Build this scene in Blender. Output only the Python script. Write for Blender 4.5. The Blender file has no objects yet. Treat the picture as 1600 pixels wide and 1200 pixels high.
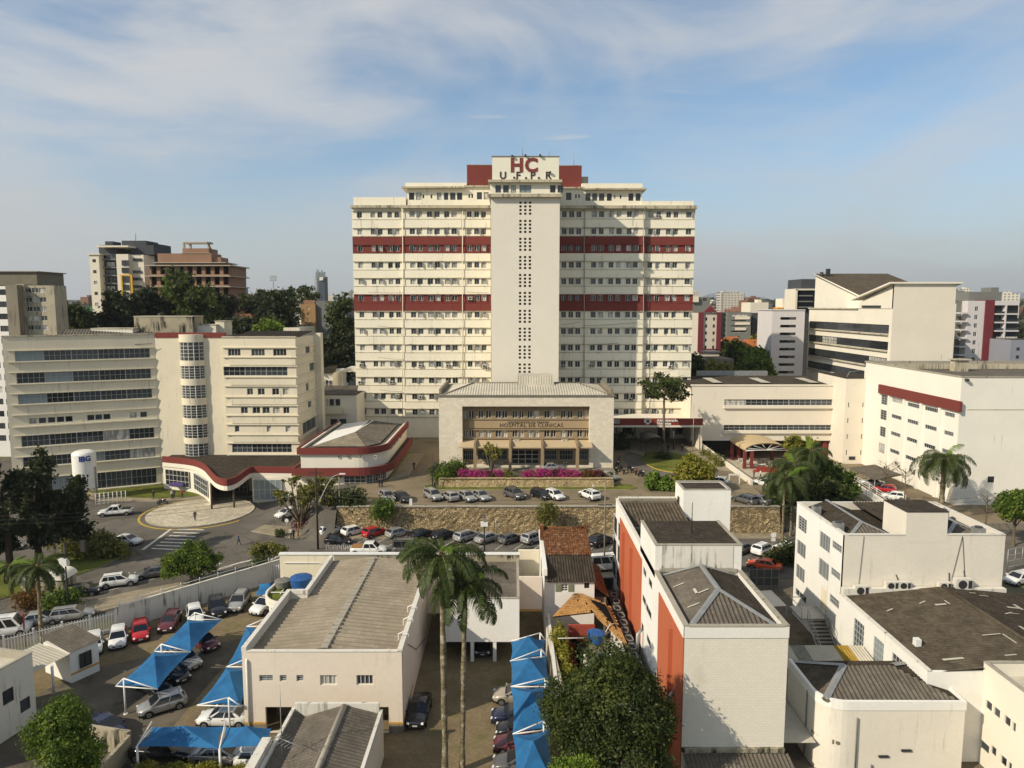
import bpy,bmesh,math,random
import numpy as np
from mathutils import Vector,Matrix
R=math.radians
rnd=random.Random(7)
scene=bpy.context.scene
COL=scene.collection

# ---------------------------------------------------------------- camera
CAM_H=35.0
FPX=1109.0                      # focal length in photo pixels (1600 wide)
PITCH=math.atan((600 -478)/FPX)
cam_d=bpy.data.cameras.new('camera')
cam=bpy.data.objects.new('camera',cam_d)
COL.objects.link(cam)
cam.location=(0,0,CAM_H)
cam.rotation_euler=(math.pi/2 -PITCH,0,0)
cam_d.sensor_width=36.0
cam_d.lens=36.0*FPX/1600.0
cam_d.clip_start=0.5
cam_d.clip_end=30000
scene.camera=cam

# ---------------------------------------------------------------- sky and sun
TO_SUN=Vector((-8.1,-5.2,6.6)).normalized()
SUN_EL=math.asin(TO_SUN.z)
SUN_AZ=math.atan2(TO_SUN.x,TO_SUN.y)          # clockwise from +Y
world=bpy.data.worlds.new('World')
scene.world=world
world.use_nodes=True
wn=world.node_tree.nodes;wl=world.node_tree.links
wn.clear()
w_out=wn.new('ShaderNodeOutputWorld')
w_bg=wn.new('ShaderNodeBackground');w_bg.inputs['Strength'].default_value=0.145
w_sky=wn.new('ShaderNodeTexSky');w_sky.sky_type='NISHITA';w_sky.sun_disc=False
w_sky.sun_elevation=SUN_EL;w_sky.sun_rotation=SUN_AZ
w_sky.altitude=900;w_sky.air_density=1.0;w_sky.dust_density=1.0;w_sky.ozone_density=1.5
w_tc=wn.new('ShaderNodeTexCoord')
def wmath(op,a,b=None,clamp=False):
    n=wn.new('ShaderNodeMath');n.operation=op;n.use_clamp=clamp
    for i,v in enumerate((a,b)):
        if v is None:continue
        if isinstance(v,(int,float)):n.inputs[i].default_value=v
        else:wl.new(v,n.inputs[i])
    return n.outputs[0]
w_sep=wn.new('ShaderNodeSeparateXYZ');wl.new(w_tc.outputs['Generated'],w_sep.inputs[0])
zz=wmath('MAXIMUM',w_sep.outputs[2],0.0)
den=wmath('ADD',zz,0.15)
w_cmb=wn.new('ShaderNodeCombineXYZ')
wl.new(wmath('DIVIDE',w_sep.outputs[0],den),w_cmb.inputs[0])
wl.new(wmath('DIVIDE',w_sep.outputs[1],den),w_cmb.inputs[1])
def cloud_layer(rot,scl,loc,scale,det,lo,hi,dist=0.6,dome=False):
    mp=wn.new('ShaderNodeMapping');wl.new(w_tc.outputs['Generated'] if dome else w_cmb.outputs[0],mp.inputs[0])
    mp.inputs['Rotation'].default_value=(0,R(rot),0) if dome else (0,0,R(rot));mp.inputs['Scale'].default_value=scl
    mp.inputs['Location'].default_value=loc
    nz=wn.new('ShaderNodeTexNoise');wl.new(mp.outputs[0],nz.inputs['Vector'])
    nz.inputs['Scale'].default_value=scale;nz.inputs['Detail'].default_value=det
    nz.inputs['Roughness'].default_value=0.55;nz.inputs['Distortion'].default_value=dist
    mr=wn.new('ShaderNodeMapRange');mr.interpolation_type='SMOOTHSTEP'
    wl.new(nz.outputs[0],mr.inputs[0])
    mr.inputs[1].default_value=lo;mr.inputs[2].default_value=hi
    return mr.outputs[0]
c1=cloud_layer(-24,(0.8,0.8,2.3),(0.9,0.2,0.35),2.1,8,0.35,0.62,0.8,True)
c2=cloud_layer(-50,(0.6,2.4,1),(4.0,1.0,0),1.1,9,0.42,0.72,1.1)
c3=cloud_layer(10,(1.6,7.0,1),(1.0,7.3,0),1.2,6,0.64,0.78,0.3)
cm=wmath('ADD',wmath('MULTIPLY',c1,0.78),wmath('MULTIPLY',c2,0.14))
cm=wmath('ADD',cm,wmath('MULTIPLY',c3,0.35),clamp=True)
w_mix=wn.new('ShaderNodeMix');w_mix.data_type='RGBA'
wl.new(cm,w_mix.inputs[0])
w_hs=wn.new('ShaderNodeHueSaturation');w_hs.inputs['Saturation'].default_value=0.95;w_hs.inputs['Value'].default_value=0.86
wl.new(w_sky.outputs[0],w_hs.inputs['Color'])
w_tint=wn.new('ShaderNodeMix');w_tint.data_type='RGBA';w_tint.blend_type='MULTIPLY';w_tint.inputs[0].default_value=1.0
wl.new(w_hs.outputs[0],w_tint.inputs[6]);w_tint.inputs[7].default_value=(0.84,1.0,1.02,1)
wl.new(w_tint.outputs[2],w_mix.inputs[6])
w_mix.inputs[7].default_value=(4.1,4.12,4.15,1)
# thick low haze towards the horizon
hz=wn.new('ShaderNodeMapRange');hz.interpolation_type='SMOOTHERSTEP'
wl.new(zz,hz.inputs[0]);hz.inputs[1].default_value=0.0;hz.inputs[2].default_value=0.26
hz.inputs[3].default_value=0.72;hz.inputs[4].default_value=0.0
w_mix2=wn.new('ShaderNodeMix');w_mix2.data_type='RGBA'
wl.new(hz.outputs[0],w_mix2.inputs[0]);wl.new(w_mix.outputs[2],w_mix2.inputs[6])
w_mix2.inputs[7].default_value=(3.3,3.25,3.1,1)
wl.new(w_mix2.outputs[2],w_bg.inputs['Color'])
wl.new(w_bg.outputs[0],w_out.inputs[0])

sun_d=bpy.data.lights.new('sun','SUN')
sun_d.energy=4.4;sun_d.angle=R(0.53);sun_d.color=(1.0,0.90,0.745)
sun=bpy.data.objects.new('sun',sun_d);COL.objects.link(sun)
sun.rotation_euler=TO_SUN.to_track_quat('Z','Y').to_euler()
sun.location=TO_SUN*300

vs=scene.view_settings
vs.view_transform='Standard';vs.look='None';vs.exposure=0.13;vs.gamma=1.0
vs.use_curve_mapping=False
scene.cycles.max_bounces=5;scene.cycles.diffuse_bounces=3;scene.cycles.glossy_bounces=2
scene.cycles.transmission_bounces=2;scene.cycles.transparent_max_bounces=6;scene.cycles.volume_bounces=0
scene.cycles.caustics_reflective=False;scene.cycles.caustics_refractive=False
scene.cycles.use_adaptive_sampling=True;scene.cycles.adaptive_threshold=0.012
scene.cycles.use_denoising=True

# ---------------------------------------------------------------- measuring helpers (photo pixel -> world)
_c,_s=math.cos(PITCH),math.sin(PITCH)
def _ray(px,py):
    v=(600 -py)/FPX
    return ((px -800)/FPX,_c+v*_s,-_s+v*_c)
def P(px,py,z=0.0):
    d=_ray(px,py);t=(z -CAM_H)/d[2]
    return Vector((d[0]*t,d[1]*t,z))
def D(px,py,Y):
    d=_ray(px,py);t=Y/d[1]
    return Vector((d[0]*t,Y,CAM_H+d[2]*t))
def DX(px,Y,z=20):                       # world x of a pixel column at depth Y, height z
    dep=Y*_c -(z -CAM_H)*_s
    return (px -800)/FPX*dep

# ---------------------------------------------------------------- mesh builder
class MB:
    def __init__(s):
        s.v=[];s.f=[];s.m=[];s.sm=[]
    def face(s,pts,m=0,smooth=False):
        n=len(s.v);s.v.extend([tuple(p) for p in pts])
        s.f.append(tuple(range(n,n+len(pts))));s.m.append(m);s.sm.append(smooth)
    def faces(s,pts,fs,m=0,smooth=False):
        n=len(s.v);s.v.extend([tuple(p) for p in pts])
        for f in fs:
            s.f.append(tuple(n+i for i in f));s.m.append(m);s.sm.append(smooth)
    def box(s,x0,x1,y0,y1,z0,z1,m=0,mt=None,skip=''):
        p=[(x0,y0,z0),(x1,y0,z0),(x1,y1,z0),(x0,y1,z0),(x0,y0,z1),(x1,y0,z1),(x1,y1,z1),(x0,y1,z1)]
        fs={'b':(0,3,2,1),'t':(4,5,6,7),'f':(0,1,5,4),'r':(1,2,6,5),'k':(2,3,7,6),'l':(3,0,4,7)}
        n=len(s.v);s.v.extend(p)
        for k,f in fs.items():
            if k in skip:continue
            s.f.append(tuple(n+i for i in f));s.m.append(mt if (k == 't' and mt is not None) else m);s.sm.append(False)
        return s
    def obox(s,c,u,hw,hd,z0,z1,m=0):              # box turned about z: centre c, unit x direction u
        u=Vector((u[0],u[1],0)).normalized();w=Vector((-u.y,u.x,0));c=Vector((c[0],c[1],0))
        q=[c -u*hw -w*hd,c+u*hw -w*hd,c+u*hw+w*hd,c -u*hw+w*hd]
        s.prism(q,z0,z1,m)
    def prism(s,poly,z0,z1,m=0,mt=None,caps=True,smooth=False):     # poly counter-clockwise
        n=len(s.v);k=len(poly)
        s.v.extend([(p[0],p[1],z0) for p in poly]);s.v.extend([(p[0],p[1],z1) for p in poly])
        for i in range(k):
            j=(i+1) % k
            s.f.append((n+i,n+j,n+k+j,n+k+i));s.m.append(m);s.sm.append(smooth)
        if caps:
            s.f.append(tuple(n+k+i for i in range(k)));s.m.append(m if mt is None else mt);s.sm.append(False)
            s.f.append(tuple(n+k -1 -i for i in range(k)));s.m.append(m);s.sm.append(False)
        return s
    def tube(s,p0,p1,r0,r1=None,n=8,m=0,caps=True,smooth=True):
        p0=Vector(p0);p1=Vector(p1);r1=r0 if r1 is None else r1
        d=(p1 -p0);d=d.normalized() if d.length > 1e-9 else Vector((0,0,1))
        a=d.orthogonal().normalized();b=d.cross(a)
        k=len(s.v)
        for p,r in ((p0,r0),(p1,r1)):
            for i in range(n):
                t=2*math.pi*i/n
                s.v.append(tuple(p+a*(r*math.cos(t))+b*(r*math.sin(t))))
        for i in range(n):
            j=(i+1) % n
            s.f.append((k+i,k+j,k+n+j,k+n+i));s.m.append(m);s.sm.append(smooth)
        if caps:
            s.f.append(tuple(k+n+i for i in range(n)));s.m.append(m);s.sm.append(False)
            s.f.append(tuple(k+n -1 -i for i in range(n)));s.m.append(m);s.sm.append(False)
        return s
    def path(s,pts,rs,n=6,m=0):                      # tube along points
        pts=[Vector(p) for p in pts]
        k=len(s.v);prev=None
        for i,p in enumerate(pts):
            d=(pts[min(i+1,len(pts) -1)] -pts[max(i -1,0)]).normalized()
            a=(d.orthogonal() if prev is None else (prev -d*prev.dot(d))).normalized();prev=a
            b=d.cross(a);r=rs[i] if hasattr(rs,'__len__') else rs
            for j in range(n):
                t=2*math.pi*j/n
                s.v.append(tuple(p+a*(r*math.cos(t))+b*(r*math.sin(t))))
        for i in range(len(pts) -1):
            for j in range(n):
                q=(j+1) % n
                s.f.append((k+i*n+j,k+i*n+q,k+(i+1)*n+q,k+(i+1)*n+j));s.m.append(m);s.sm.append(True)
        s.f.append(tuple(k+(len(pts) -1)*n+j for j in range(n)));s.m.append(m);s.sm.append(False)
        return s
    def facade(s,O,U,W,H,opens,depth=0.25,m=0,mr=None):
        O=Vector(O);U=Vector(U).normalized();Z=Vector((0,0,1));N=U.cross(Z)
        mr=m if mr is None else mr
        us=sorted({0.0,W} | {round(o[0],4) for o in opens} | {round(o[1],4) for o in opens})
        vsx=sorted({0.0,H} | {round(o[2],4) for o in opens} | {round(o[3],4) for o in opens})
        us=[u for u in us if -1e-6 <= u <= W+1e-6];vsx=[v for v in vsx if -1e-6 <= v <= H+1e-6]
        g={}
        def vid(i,j):
            if (i,j) not in g:
                g[(i,j)]=len(s.v);s.v.append(tuple(O+U*us[i]+Z*vsx[j]))
            return g[(i,j)]
        for j in range(len(vsx) -1):
            cv=(vsx[j]+vsx[j+1])/2
            row=[o for o in opens if o[2] < cv < o[3]]
            i=0
            while i < len(us) -1:
                cu=(us[i]+us[i+1])/2
                if not any(o[0] < cu < o[1] for o in row):
                    i2=i+1
                    if not row:i2=len(us) -1
                    s.f.append((vid(i,j),vid(i2,j),vid(i2,j+1),vid(i,j+1)));s.m.append(m);s.sm.append(False)
                    i=i2
                else:
                    i += 1
        for o in opens:
            a=O+U*o[0]+Z*o[2];b=O+U*o[1]+Z*o[2];c=O+U*o[1]+Z*o[3];d=O+U*o[0]+Z*o[3]
            q=-N*depth
            for (p1,p2) in ((a,b),(b,c),(c,d),(d,a)):
                s.face([p2,p1,p1+q,p2+q],mr)
        return s
    def corr(s,a,b,c,d,period=0.35,amp=0.05,m=0,n=None):
        """corrugated pitch: eave a->b, ridge d->c (c,d may coincide); waves run up the slope"""
        a,b,c,d=(Vector(p) for p in (a,b,c,d))
        e=b -a;L=e.length;e=e/L
        if abs(e.y) > abs(e.x):amp=min(amp,period*0.075)     # ribs seen side-on: keep both flanks in view
        sd=(d -a).dot(e);sc=(c -a).dot(e)
        up=(d -a) -e*sd
        if up.length < 1e-6:up=(c -a) -e*sc
        nn=e.cross(up).normalized()
        if nn.z < 0:nn=-nn
        cnt=max(4,int(round(L/period))*2)
        ts=sorted({i/cnt*L for i in range(cnt+1)} | {x for x in (sd,sc) if 0 < x < L})
        prev=None
        for t in ts:
            f=1.0
            if sd > 1e-6:f=min(f,t/sd)
            if L -sc > 1e-6:f=min(f,(L -t)/(L -sc))
            w=amp*math.cos(2*math.pi*t/(2*L/cnt)) if True else 0
            lo=a+e*t+nn*w;hi=a+e*t+up*max(f,0)+nn*w
            if prev is not None:
                s.face([prev[0],lo,hi,prev[1]],m,False)
            prev=(lo,hi)
        return s
    def mesh(s,name,mats):
        me=bpy.data.meshes.new(name)
        me.from_pydata(s.v,[],s.f)
        for mt in mats:me.materials.append(mt)
        me.polygons.foreach_set('material_index',s.m)
        me.polygons.foreach_set('use_smooth',s.sm)
        me.update()
        return me

def add(name,me,parent=None,loc=(0,0,0),rz=0.0,scale=None):
    o=bpy.data.objects.new(name,me);COL.objects.link(o)
    o.location=loc
    if rz:o.rotation_euler=(0,0,rz)
    if scale is not None:o.scale=scale if hasattr(scale,'__len__') else (scale,)*3
    if parent is not None:o.parent=parent
    return o
def tag(o,label=None,cat=None,group=None,kind=None):
    if label:o['label']=label
    if cat:o['category']=cat
    if group:o['group']=group
    if kind:o['kind']=kind
    return o
def empty(name,label,cat,loc=(0,0,0),rz=0.0,group=None):
    o=bpy.data.objects.new(name,None);COL.objects.link(o);o.empty_display_size=0.3
    o.location=loc;o.rotation_euler=(0,0,rz)
    return tag(o,label,cat,group,'thing')
def structure(name,mb,mats,label=None):
    o=add(name,mb.mesh(name,mats));o['kind']='structure'
    if label:o['label']=label
    return o
def copy_tree(o,parent=None):
    c=o.copy();COL.objects.link(c);c.parent=parent
    for ch in list(o.children):copy_tree(ch,c)
    return c

# ---------------------------------------------------------------- materials
def lin(r,g,b):
    f=lambda x:(x/255/12.92) if x/255 <= 0.04045 else ((x/255+0.055)/1.055) ** 2.4
    return (f(r),f(g),f(b))
class NT:
    def __init__(s,name):
        s.mat=bpy.data.materials.new(name);s.mat.use_nodes=True
        s.n=s.mat.node_tree.nodes;s.l=s.mat.node_tree.links
        s.b=s.n['Principled BSDF'];s.out=s.n['Material Output']
    def new(s,t,**kw):
        n=s.n.new(t)
        for k,v in kw.items():setattr(n,k,v)
        return n
    def pos(s,scale=(1,1,1),obj=False):
        if obj:v=s.new('ShaderNodeTexCoord').outputs['Object']
        else:v=s.new('ShaderNodeNewGeometry').outputs['Position']
        mp=s.new('ShaderNodeMapping');s.l.new(v,mp.inputs[0]);mp.inputs['Scale'].default_value=scale
        return mp.outputs[0]
    def noise(s,vec,scale,detail=3,rough=0.55,dist=0):
        n=s.new('ShaderNodeTexNoise');s.l.new(vec,n.inputs['Vector'])
        n.inputs['Scale'].default_value=scale;n.inputs['Detail'].default_value=detail
        n.inputs['Roughness'].default_value=rough;n.inputs['Distortion'].default_value=dist
        return n.outputs[0]
    def rng(s,v,a,b,c=0.0,d=1.0,smooth=True):
        n=s.new('ShaderNodeMapRange');s.l.new(v,n.inputs[0])
        n.interpolation_type='SMOOTHSTEP' if smooth else 'LINEAR'
        for i,x in enumerate((a,b,c,d)):n.inputs[i+1].default_value=x
        return n.outputs[0]
    def math(s,op,a,b=None):
        n=s.new('ShaderNodeMath',operation=op)
        for i,v in enumerate((a,b)):
            if v is None:continue
            if isinstance(v,(int,float)):n.inputs[i].default_value=v
            else:s.l.new(v,n.inputs[i])
        return n.outputs[0]
    def mix(s,f,a,b,blend='MIX'):
        n=s.new('ShaderNodeMix',data_type='RGBA',blend_type=blend)
        for i,v in ((0,f),(6,a),(7,b)):
            if isinstance(v,(int,float)):n.inputs[i].default_value=v
            elif isinstance(v,(tuple,list)):n.inputs[i].default_value=(*v[:3],1)
            else:s.l.new(v,n.inputs[i])
        return n.outputs[2]
    def color(s,v):
        if isinstance(v,(tuple,list)):s.b.inputs['Base Color'].default_value=(*v[:3],1)
        else:s.l.new(v,s.b.inputs['Base Color'])
    def set(s,rough=0.8,spec=0.3,metal=0.0):
        s.b.inputs['Roughness'].default_value=rough;s.b.inputs['Specular IOR Level'].default_value=spec
        s.b.inputs['Metallic'].default_value=metal
        return s
    def bump(s,h,strength=0.3,dist=0.05):
        n=s.new('ShaderNodeBump');s.l.new(h,n.inputs['Height'])
        n.inputs['Strength'].default_value=strength;n.inputs['Distance'].default_value=dist
        s.l.new(n.outputs[0],s.b.inputs['Normal'])

def paint(name,col,blotch=0.08,streak=0.25,stain=(0.10,0.085,0.06),spread=0.62,rough=0.85,fine=0.05):
    """weathered wall paint: broad tone changes, rain streaks, a little grit"""
    t=NT(name);t.set(rough,0.25)
    g=t.noise(t.pos(),0.22,4,0.6)
    c=t.mix(t.rng(g,0.3,0.7,0,blotch*2),col,tuple(x*0.72 for x in col))
    f=t.noise(t.pos(),3.5,4,0.65)
    c=t.mix(t.rng(f,0.35,0.75,0,fine*2),c,tuple(x*0.66 for x in col))
    if streak:
        k=t.noise(t.pos((1.3,1.3,0.09)),1.6,5,0.65)
        k2=t.noise(t.pos(),0.35,3,0.5)
        mk=t.math('MULTIPLY',t.rng(k,spread,spread+0.16),t.rng(k2,0.42,0.62))
        c=t.mix(t.math('MULTIPLY',mk,streak),c,stain)
    t.color(c)
    t.bump(f,0.15,0.02)
    return t.mat
def plain(name,col,rough=0.6,spec=0.4,metal=0.0,var=0.0,scale=1.5):
    t=NT(name);t.set(rough,spec,metal)
    if var:
        t.color(t.mix(t.rng(t.noise(t.pos(),scale,4,0.6),0.3,0.7,0,1),tuple(x*(1+var) for x in col),tuple(x*(1 -var) for x in col)))
    else:t.color(col)
    return t.mat
def roofing(name,col,light=None,dirt=0.6,scale=0.9,rough=0.95):
    """fibre-cement sheet roof with lichen blotches, soot and rows of sheet laps"""
    light=light or tuple(min(1,x*1.7) for x in col)
    t=NT(name);t.set(rough,0.1)
    a=t.noise(t.pos(),scale,6,0.7);b=t.noise(t.pos(),scale*5,5,0.7);d=t.noise(t.pos(),0.17,3,0.5)
    c=t.mix(t.rng(a,0.35,0.68),tuple(x*(1 -dirt*0.6) for x in col),col)
    c=t.mix(t.rng(b,0.52,0.74,0,0.55),c,light)
    c=t.mix(t.rng(d,0.45,0.65,0,0.35),c,tuple(x*0.55 for x in col))
    k=t.noise(t.pos((6,0.5,1)),1.0,4,0.7);c=t.mix(t.rng(k,0.55,0.75,0,0.4),c,light)
    k2=t.noise(t.pos((0.5,6,1)),1.0,4,0.7);c=t.mix(t.rng(k2,0.58,0.76,0,0.5),c,tuple(x*0.4 for x in col))
    t.color(c);t.bump(b,0.25,0.02)
    return t.mat
def glassmat(name,dark=(0.012,0.014,0.016),light=(0.62,0.59,0.52),p_light=0.3,rough=0.12,tint=None):
    """window pane: some rooms dark, some with a drawn curtain (chosen per window)"""
    t=NT(name);t.set(rough,0.5)
    r=t.new('ShaderNodeObjectInfo').outputs['Random']
    w=t.math('FRACT',t.math('MULTIPLY',r,17.3))
    base=t.mix(w,dark,tuple(min(1,x*4.0+0.02) for x in dark))
    v=t.noise(t.pos((1,1,0.25)),2.2,2,0.5)
    cur=t.mix(t.rng(v,0.35,0.65),light,tuple(x*0.45 for x in light))
    lt=t.math('LESS_THAN',r,p_light)
    t.color(t.mix(lt,base,cur))
    return t.mat

CREAM=paint('cream_wall_paint',lin(230,222,202),0.10,0.35)
CREAM_Y=paint('yellow_cream_wall_paint',lin(224,213,186),0.14,0.4,spread=0.54,fine=0.08)
CREAM_T=paint('tower_cream_paint',lin(238,230,206),0.12,0.4,spread=0.54,fine=0.08)
SHAFT=paint('shaft_cream_paint',lin(222,214,197),0.06,0.10)
BEIGE=paint('beige_wall_paint',lin(228,218,198),0.10,0.45)
WHITE=paint('white_wall_paint',lin(234,230,219),0.11,0.3,spread=0.58,fine=0.08)
WHITE_D=paint('dirty_white_wall_paint',lin(216,210,195),0.12,0.75,spread=0.52)
OFFW=paint('offwhite_render',lin(226,217,199),0.14,0.35,spread=0.56,fine=0.08)
PINKW=paint('pale_pinkish_render',lin(226,212,192),0.12,0.4,spread=0.55,fine=0.08)
RED=paint('dark_red_band_paint',lin(120,58,50),0.10,0.10)
ORANGE=paint('orange_red_wall_paint',lin(182,100,67),0.1,0.25,stain=(0.12,0.04,0.02))
CORN=paint('weathered_cornice',lin(192,182,156),0.25,0.9,spread=0.45)
CONC=paint('bare_concrete',lin(135,126,108),0.25,0.7,spread=0.5)
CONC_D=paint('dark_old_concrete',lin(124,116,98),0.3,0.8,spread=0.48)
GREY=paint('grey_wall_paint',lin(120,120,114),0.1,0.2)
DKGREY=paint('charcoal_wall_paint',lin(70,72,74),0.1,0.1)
TRAV=None
FRAME_W=plain('white_window_frame',lin(214,210,196),0.5)
FRAME_G=plain('grey_metal_window_frame',lin(168,170,166),0.5)
FRAME_D=plain('dark_window_frame',lin(60,60,58),0.5)
GLASS=glassmat('window_glass',p_light=0.16)
GLASS_C=glassmat('curtained_window_glass',p_light=0.42)
GLASS_D=glassmat('dark_window_glass',p_light=0.04)
GLASS_B=plain('pale_blue_grey_glazing',lin(128,140,142),0.25,0.5)
BLACK=plain('dark_interior',(0.008,0.007,0.006),0.9,0.1)
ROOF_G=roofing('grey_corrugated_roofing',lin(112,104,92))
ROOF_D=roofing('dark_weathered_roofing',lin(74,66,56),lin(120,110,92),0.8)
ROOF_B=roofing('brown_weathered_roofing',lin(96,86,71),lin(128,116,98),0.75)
ROOF_T=roofing('tan_corrugated_roofing',lin(156,143,122),lin(184,172,150),0.4,0.5)
ROOF_L=roofing('light_corrugated_roofing',lin(196,188,168),lin(214,206,188),0.25,0.6)
CAP=paint('parapet_cap',lin(168,160,142),0.25,0.7,spread=0.5)
METAL_W=plain('white_painted_metal',lin(222,220,212),0.45,0.5,var=0.06)
METAL_G=plain('grey_galvanised_metal',lin(150,150,146),0.45,0.5,0.4,var=0.12)
METAL_D=plain('dark_metal',lin(52,50,48),0.5,0.4,var=0.1)

# ---------------------------------------------------------------- windows
_wcache={}
def win_mesh(w,h,cols=2,rows=1,fm=None,gm=None,bar=0.05,edge=0.06,bd=0.05,name='window'):
    key=(round(w,2),round(h,2),cols,rows,fm.name,gm.name,bar,name)
    if key in _wcache:return _wcache[key]
    b=MB()
    b.face([(0,0.03,0),(w,0.03,0),(w,0.03,h),(0,0.03,h)],1)
    e=min(edge,w*0.12)
    b.box(0,e,-bd,0.03,0,h,0,skip='k');b.box(w -e,w,-bd,0.03,0,h,0,skip='k')
    b.box(e,w -e,-bd,0.03,0,e,0,skip='klr');b.box(e,w -e,-bd,0.03,h -e,h,0,skip='klr')
    for i in range(1,cols):
        x=w*i/cols;b.box(x -bar/2,x+bar/2,-bd*0.8,0.03,e,h -e,0,skip='ktb')
    for j in range(1,rows):
        z=h*j/rows;b.box(e,w -e,-bd*0.7,0.03,z -bar/2,z+bar/2,0,skip='klr')
    me=b.mesh(name,[fm,gm]);_wcache[key]=me
    return me
def win(parent,O,U,o,depth=0.2,cols=2,rows=1,fm=None,gm=None,name='window',bar=0.05):
    O=Vector(O);U=Vector(U).normalized();N=U.cross(Vector((0,0,1)))
    me=win_mesh(o[1] -o[0],o[3] -o[2],cols,rows,fm or FRAME_W,gm or GLASS,bar,name=name)
    return add(name,me,parent,O+U*o[0]+Vector((0,0,o[2])) -N*(depth -0.06),math.atan2(U.y,U.x))
def slot_paint(o,m,i=0):
    o.material_slots[i].link='OBJECT';o.material_slots[i].material=m
def text_mesh(txt,size,depth,m,align='LEFT',bold=0.0,space=1.0):
    c=bpy.data.curves.new('lettering','FONT');c.body=txt;c.size=size;c.extrude=depth;c.align_x=align
    c.space_character=space;c.offset=bold;c.resolution_u=3
    o=bpy.data.objects.new('lettering',c);COL.objects.link(o)
    dg=bpy.context.evaluated_depsgraph_get();dg.update()
    me=bpy.data.meshes.new_from_object(o.evaluated_get(dg))
    bpy.data.objects.remove(o);me.materials.clear();me.materials.append(m)
    rot=Matrix.Rotation(math.pi/2,4,'X');me.transform(rot)
    return me
_ac=None
def ac_unit(parent,loc,rz=0.0,s=1.0,name='air_conditioner'):
    global _ac
    if _ac is None:
        b=MB();b.box(-0.45,0.45,-0.35,0,0,0.6,0)
        b.tube((-0.1,-0.37,0.3),(-0.1,-0.345,0.3),0.24,n=12,m=1);b.box(0.22,0.42,-0.36,-0.34,0.08,0.52,1)
        b.box(-0.5,-0.44,-0.3,0,-0.08,0,1);b.box(0.44,0.5,-0.3,0,-0.08,0,1)
        _ac=b.mesh('air_conditioner',[plain('ac_casing',lin(205,200,188),0.6,var=0.08),METAL_D])
    return add(name,_ac,parent,loc,rz,s)
# ================================================================ ground
def ground_mat(name,col,var=0.25,scale=0.25,patch=None,rough=0.95,fine=6.0,crack=0.0):
    t=NT(name);t.set(rough,0.15)
    a=t.noise(t.pos(),scale,5,0.6);f=t.noise(t.pos(),fine,3,0.6)
    c=t.mix(t.rng(a,0.3,0.7),tuple(x*(1+var) for x in col),tuple(x*(1 -var) for x in col))
    if patch:
        b=t.noise(t.pos(),scale*2.3,4,0.65)
        c=t.mix(t.rng(b,0.52,0.66,0,0.8),c,patch)
    c=t.mix(t.rng(f,0.4,0.75,0,0.35),c,tuple(x*0.6 for x in col))
    if crack:
        v=t.new('ShaderNodeTexVoronoi',feature='DISTANCE_TO_EDGE');t.l.new(t.pos(),v.inputs['Vector']);v.inputs['Scale'].default_value=0.16
        c=t.mix(t.rng(v.outputs['Distance'],0.0,0.012,crack,0.0),c,tuple(x*0.35 for x in col))
    t.color(c);t.bump(f,0.2,0.02)
    return t.mat
def paver_mat(name,col,bw=0.24,bh=0.12,rot=0.0,moss=None):
    t=NT(name);t.set(0.95,0.1)
    mp=t.new('ShaderNodeMapping');t.l.new(t.new('ShaderNodeNewGeometry').outputs['Position'],mp.inputs[0])
    mp.inputs['Rotation'].default_value=(0,0,rot)
    br=t.new('ShaderNodeTexBrick');t.l.new(mp.outputs[0],br.inputs['Vector'])
    br.inputs['Scale'].default_value=1.0;br.inputs['Brick Width'].default_value=bw;br.inputs['Row Height'].default_value=bh
    br.inputs['Mortar Size'].default_value=0.012
    br.inputs['Color1'].default_value=(*[x*1.15 for x in col],1);br.inputs['Color2'].default_value=(*[x*0.8 for x in col],1)
    br.inputs['Mortar'].default_value=(*[x*0.45 for x in col],1)
    a=t.noise(t.pos(),0.22,5,0.65);b=t.noise(t.pos(),0.5,4,0.6)
    c=t.mix(t.rng(a,0.4,0.72,0,0.6),br.outputs[0],tuple(x*0.5 for x in col))
    if moss:c=t.mix(t.rng(b,0.52,0.7,0,0.7),c,moss)
    t.color(c);t.bump(br.outputs['Fac'],0.3,-0.01)
    return t.mat
ASPH=ground_mat('street_asphalt',lin(104,98,88),0.22,0.12,lin(84,79,71),crack=0.6)
ASPH_T=ground_mat('worn_tan_asphalt',lin(132,118,94),0.2,0.1,lin(112,100,80),crack=0.4)
WALK=ground_mat('pavement_concrete',lin(150,138,114),0.15,0.3,lin(128,118,98))
EARTH=ground_mat('city_ground',lin(92,90,66),0.3,0.02,lin(120,112,92))
CEMENT=ground_mat('cement_yard',lin(112,102,86),0.25,0.3,lin(84,78,66))
PAVER=paver_mat('interlocking_paving',lin(136,120,92),moss=lin(98,98,54))
PAVER_G=paver_mat('grey_setts',lin(104,96,80),0.4,0.2,0.6)
PLAZA=paver_mat('pale_plaza_paving',lin(196,185,160),0.6,0.3,0.4)
GRASSG=ground_mat('mown_grass',lin(92,98,38),0.35,0.35,lin(122,116,56),fine=9.0)
LINE_W=ground_mat('worn_white_road_paint',lin(205,200,186),0.15,1.5,lin(150,144,130))
LINE_Y=ground_mat('worn_yellow_road_paint',lin(190,160,70),0.15,1.5,lin(140,120,66))
KERB=ground_mat('kerb_stone',lin(158,148,126),0.15,1.0)

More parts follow.
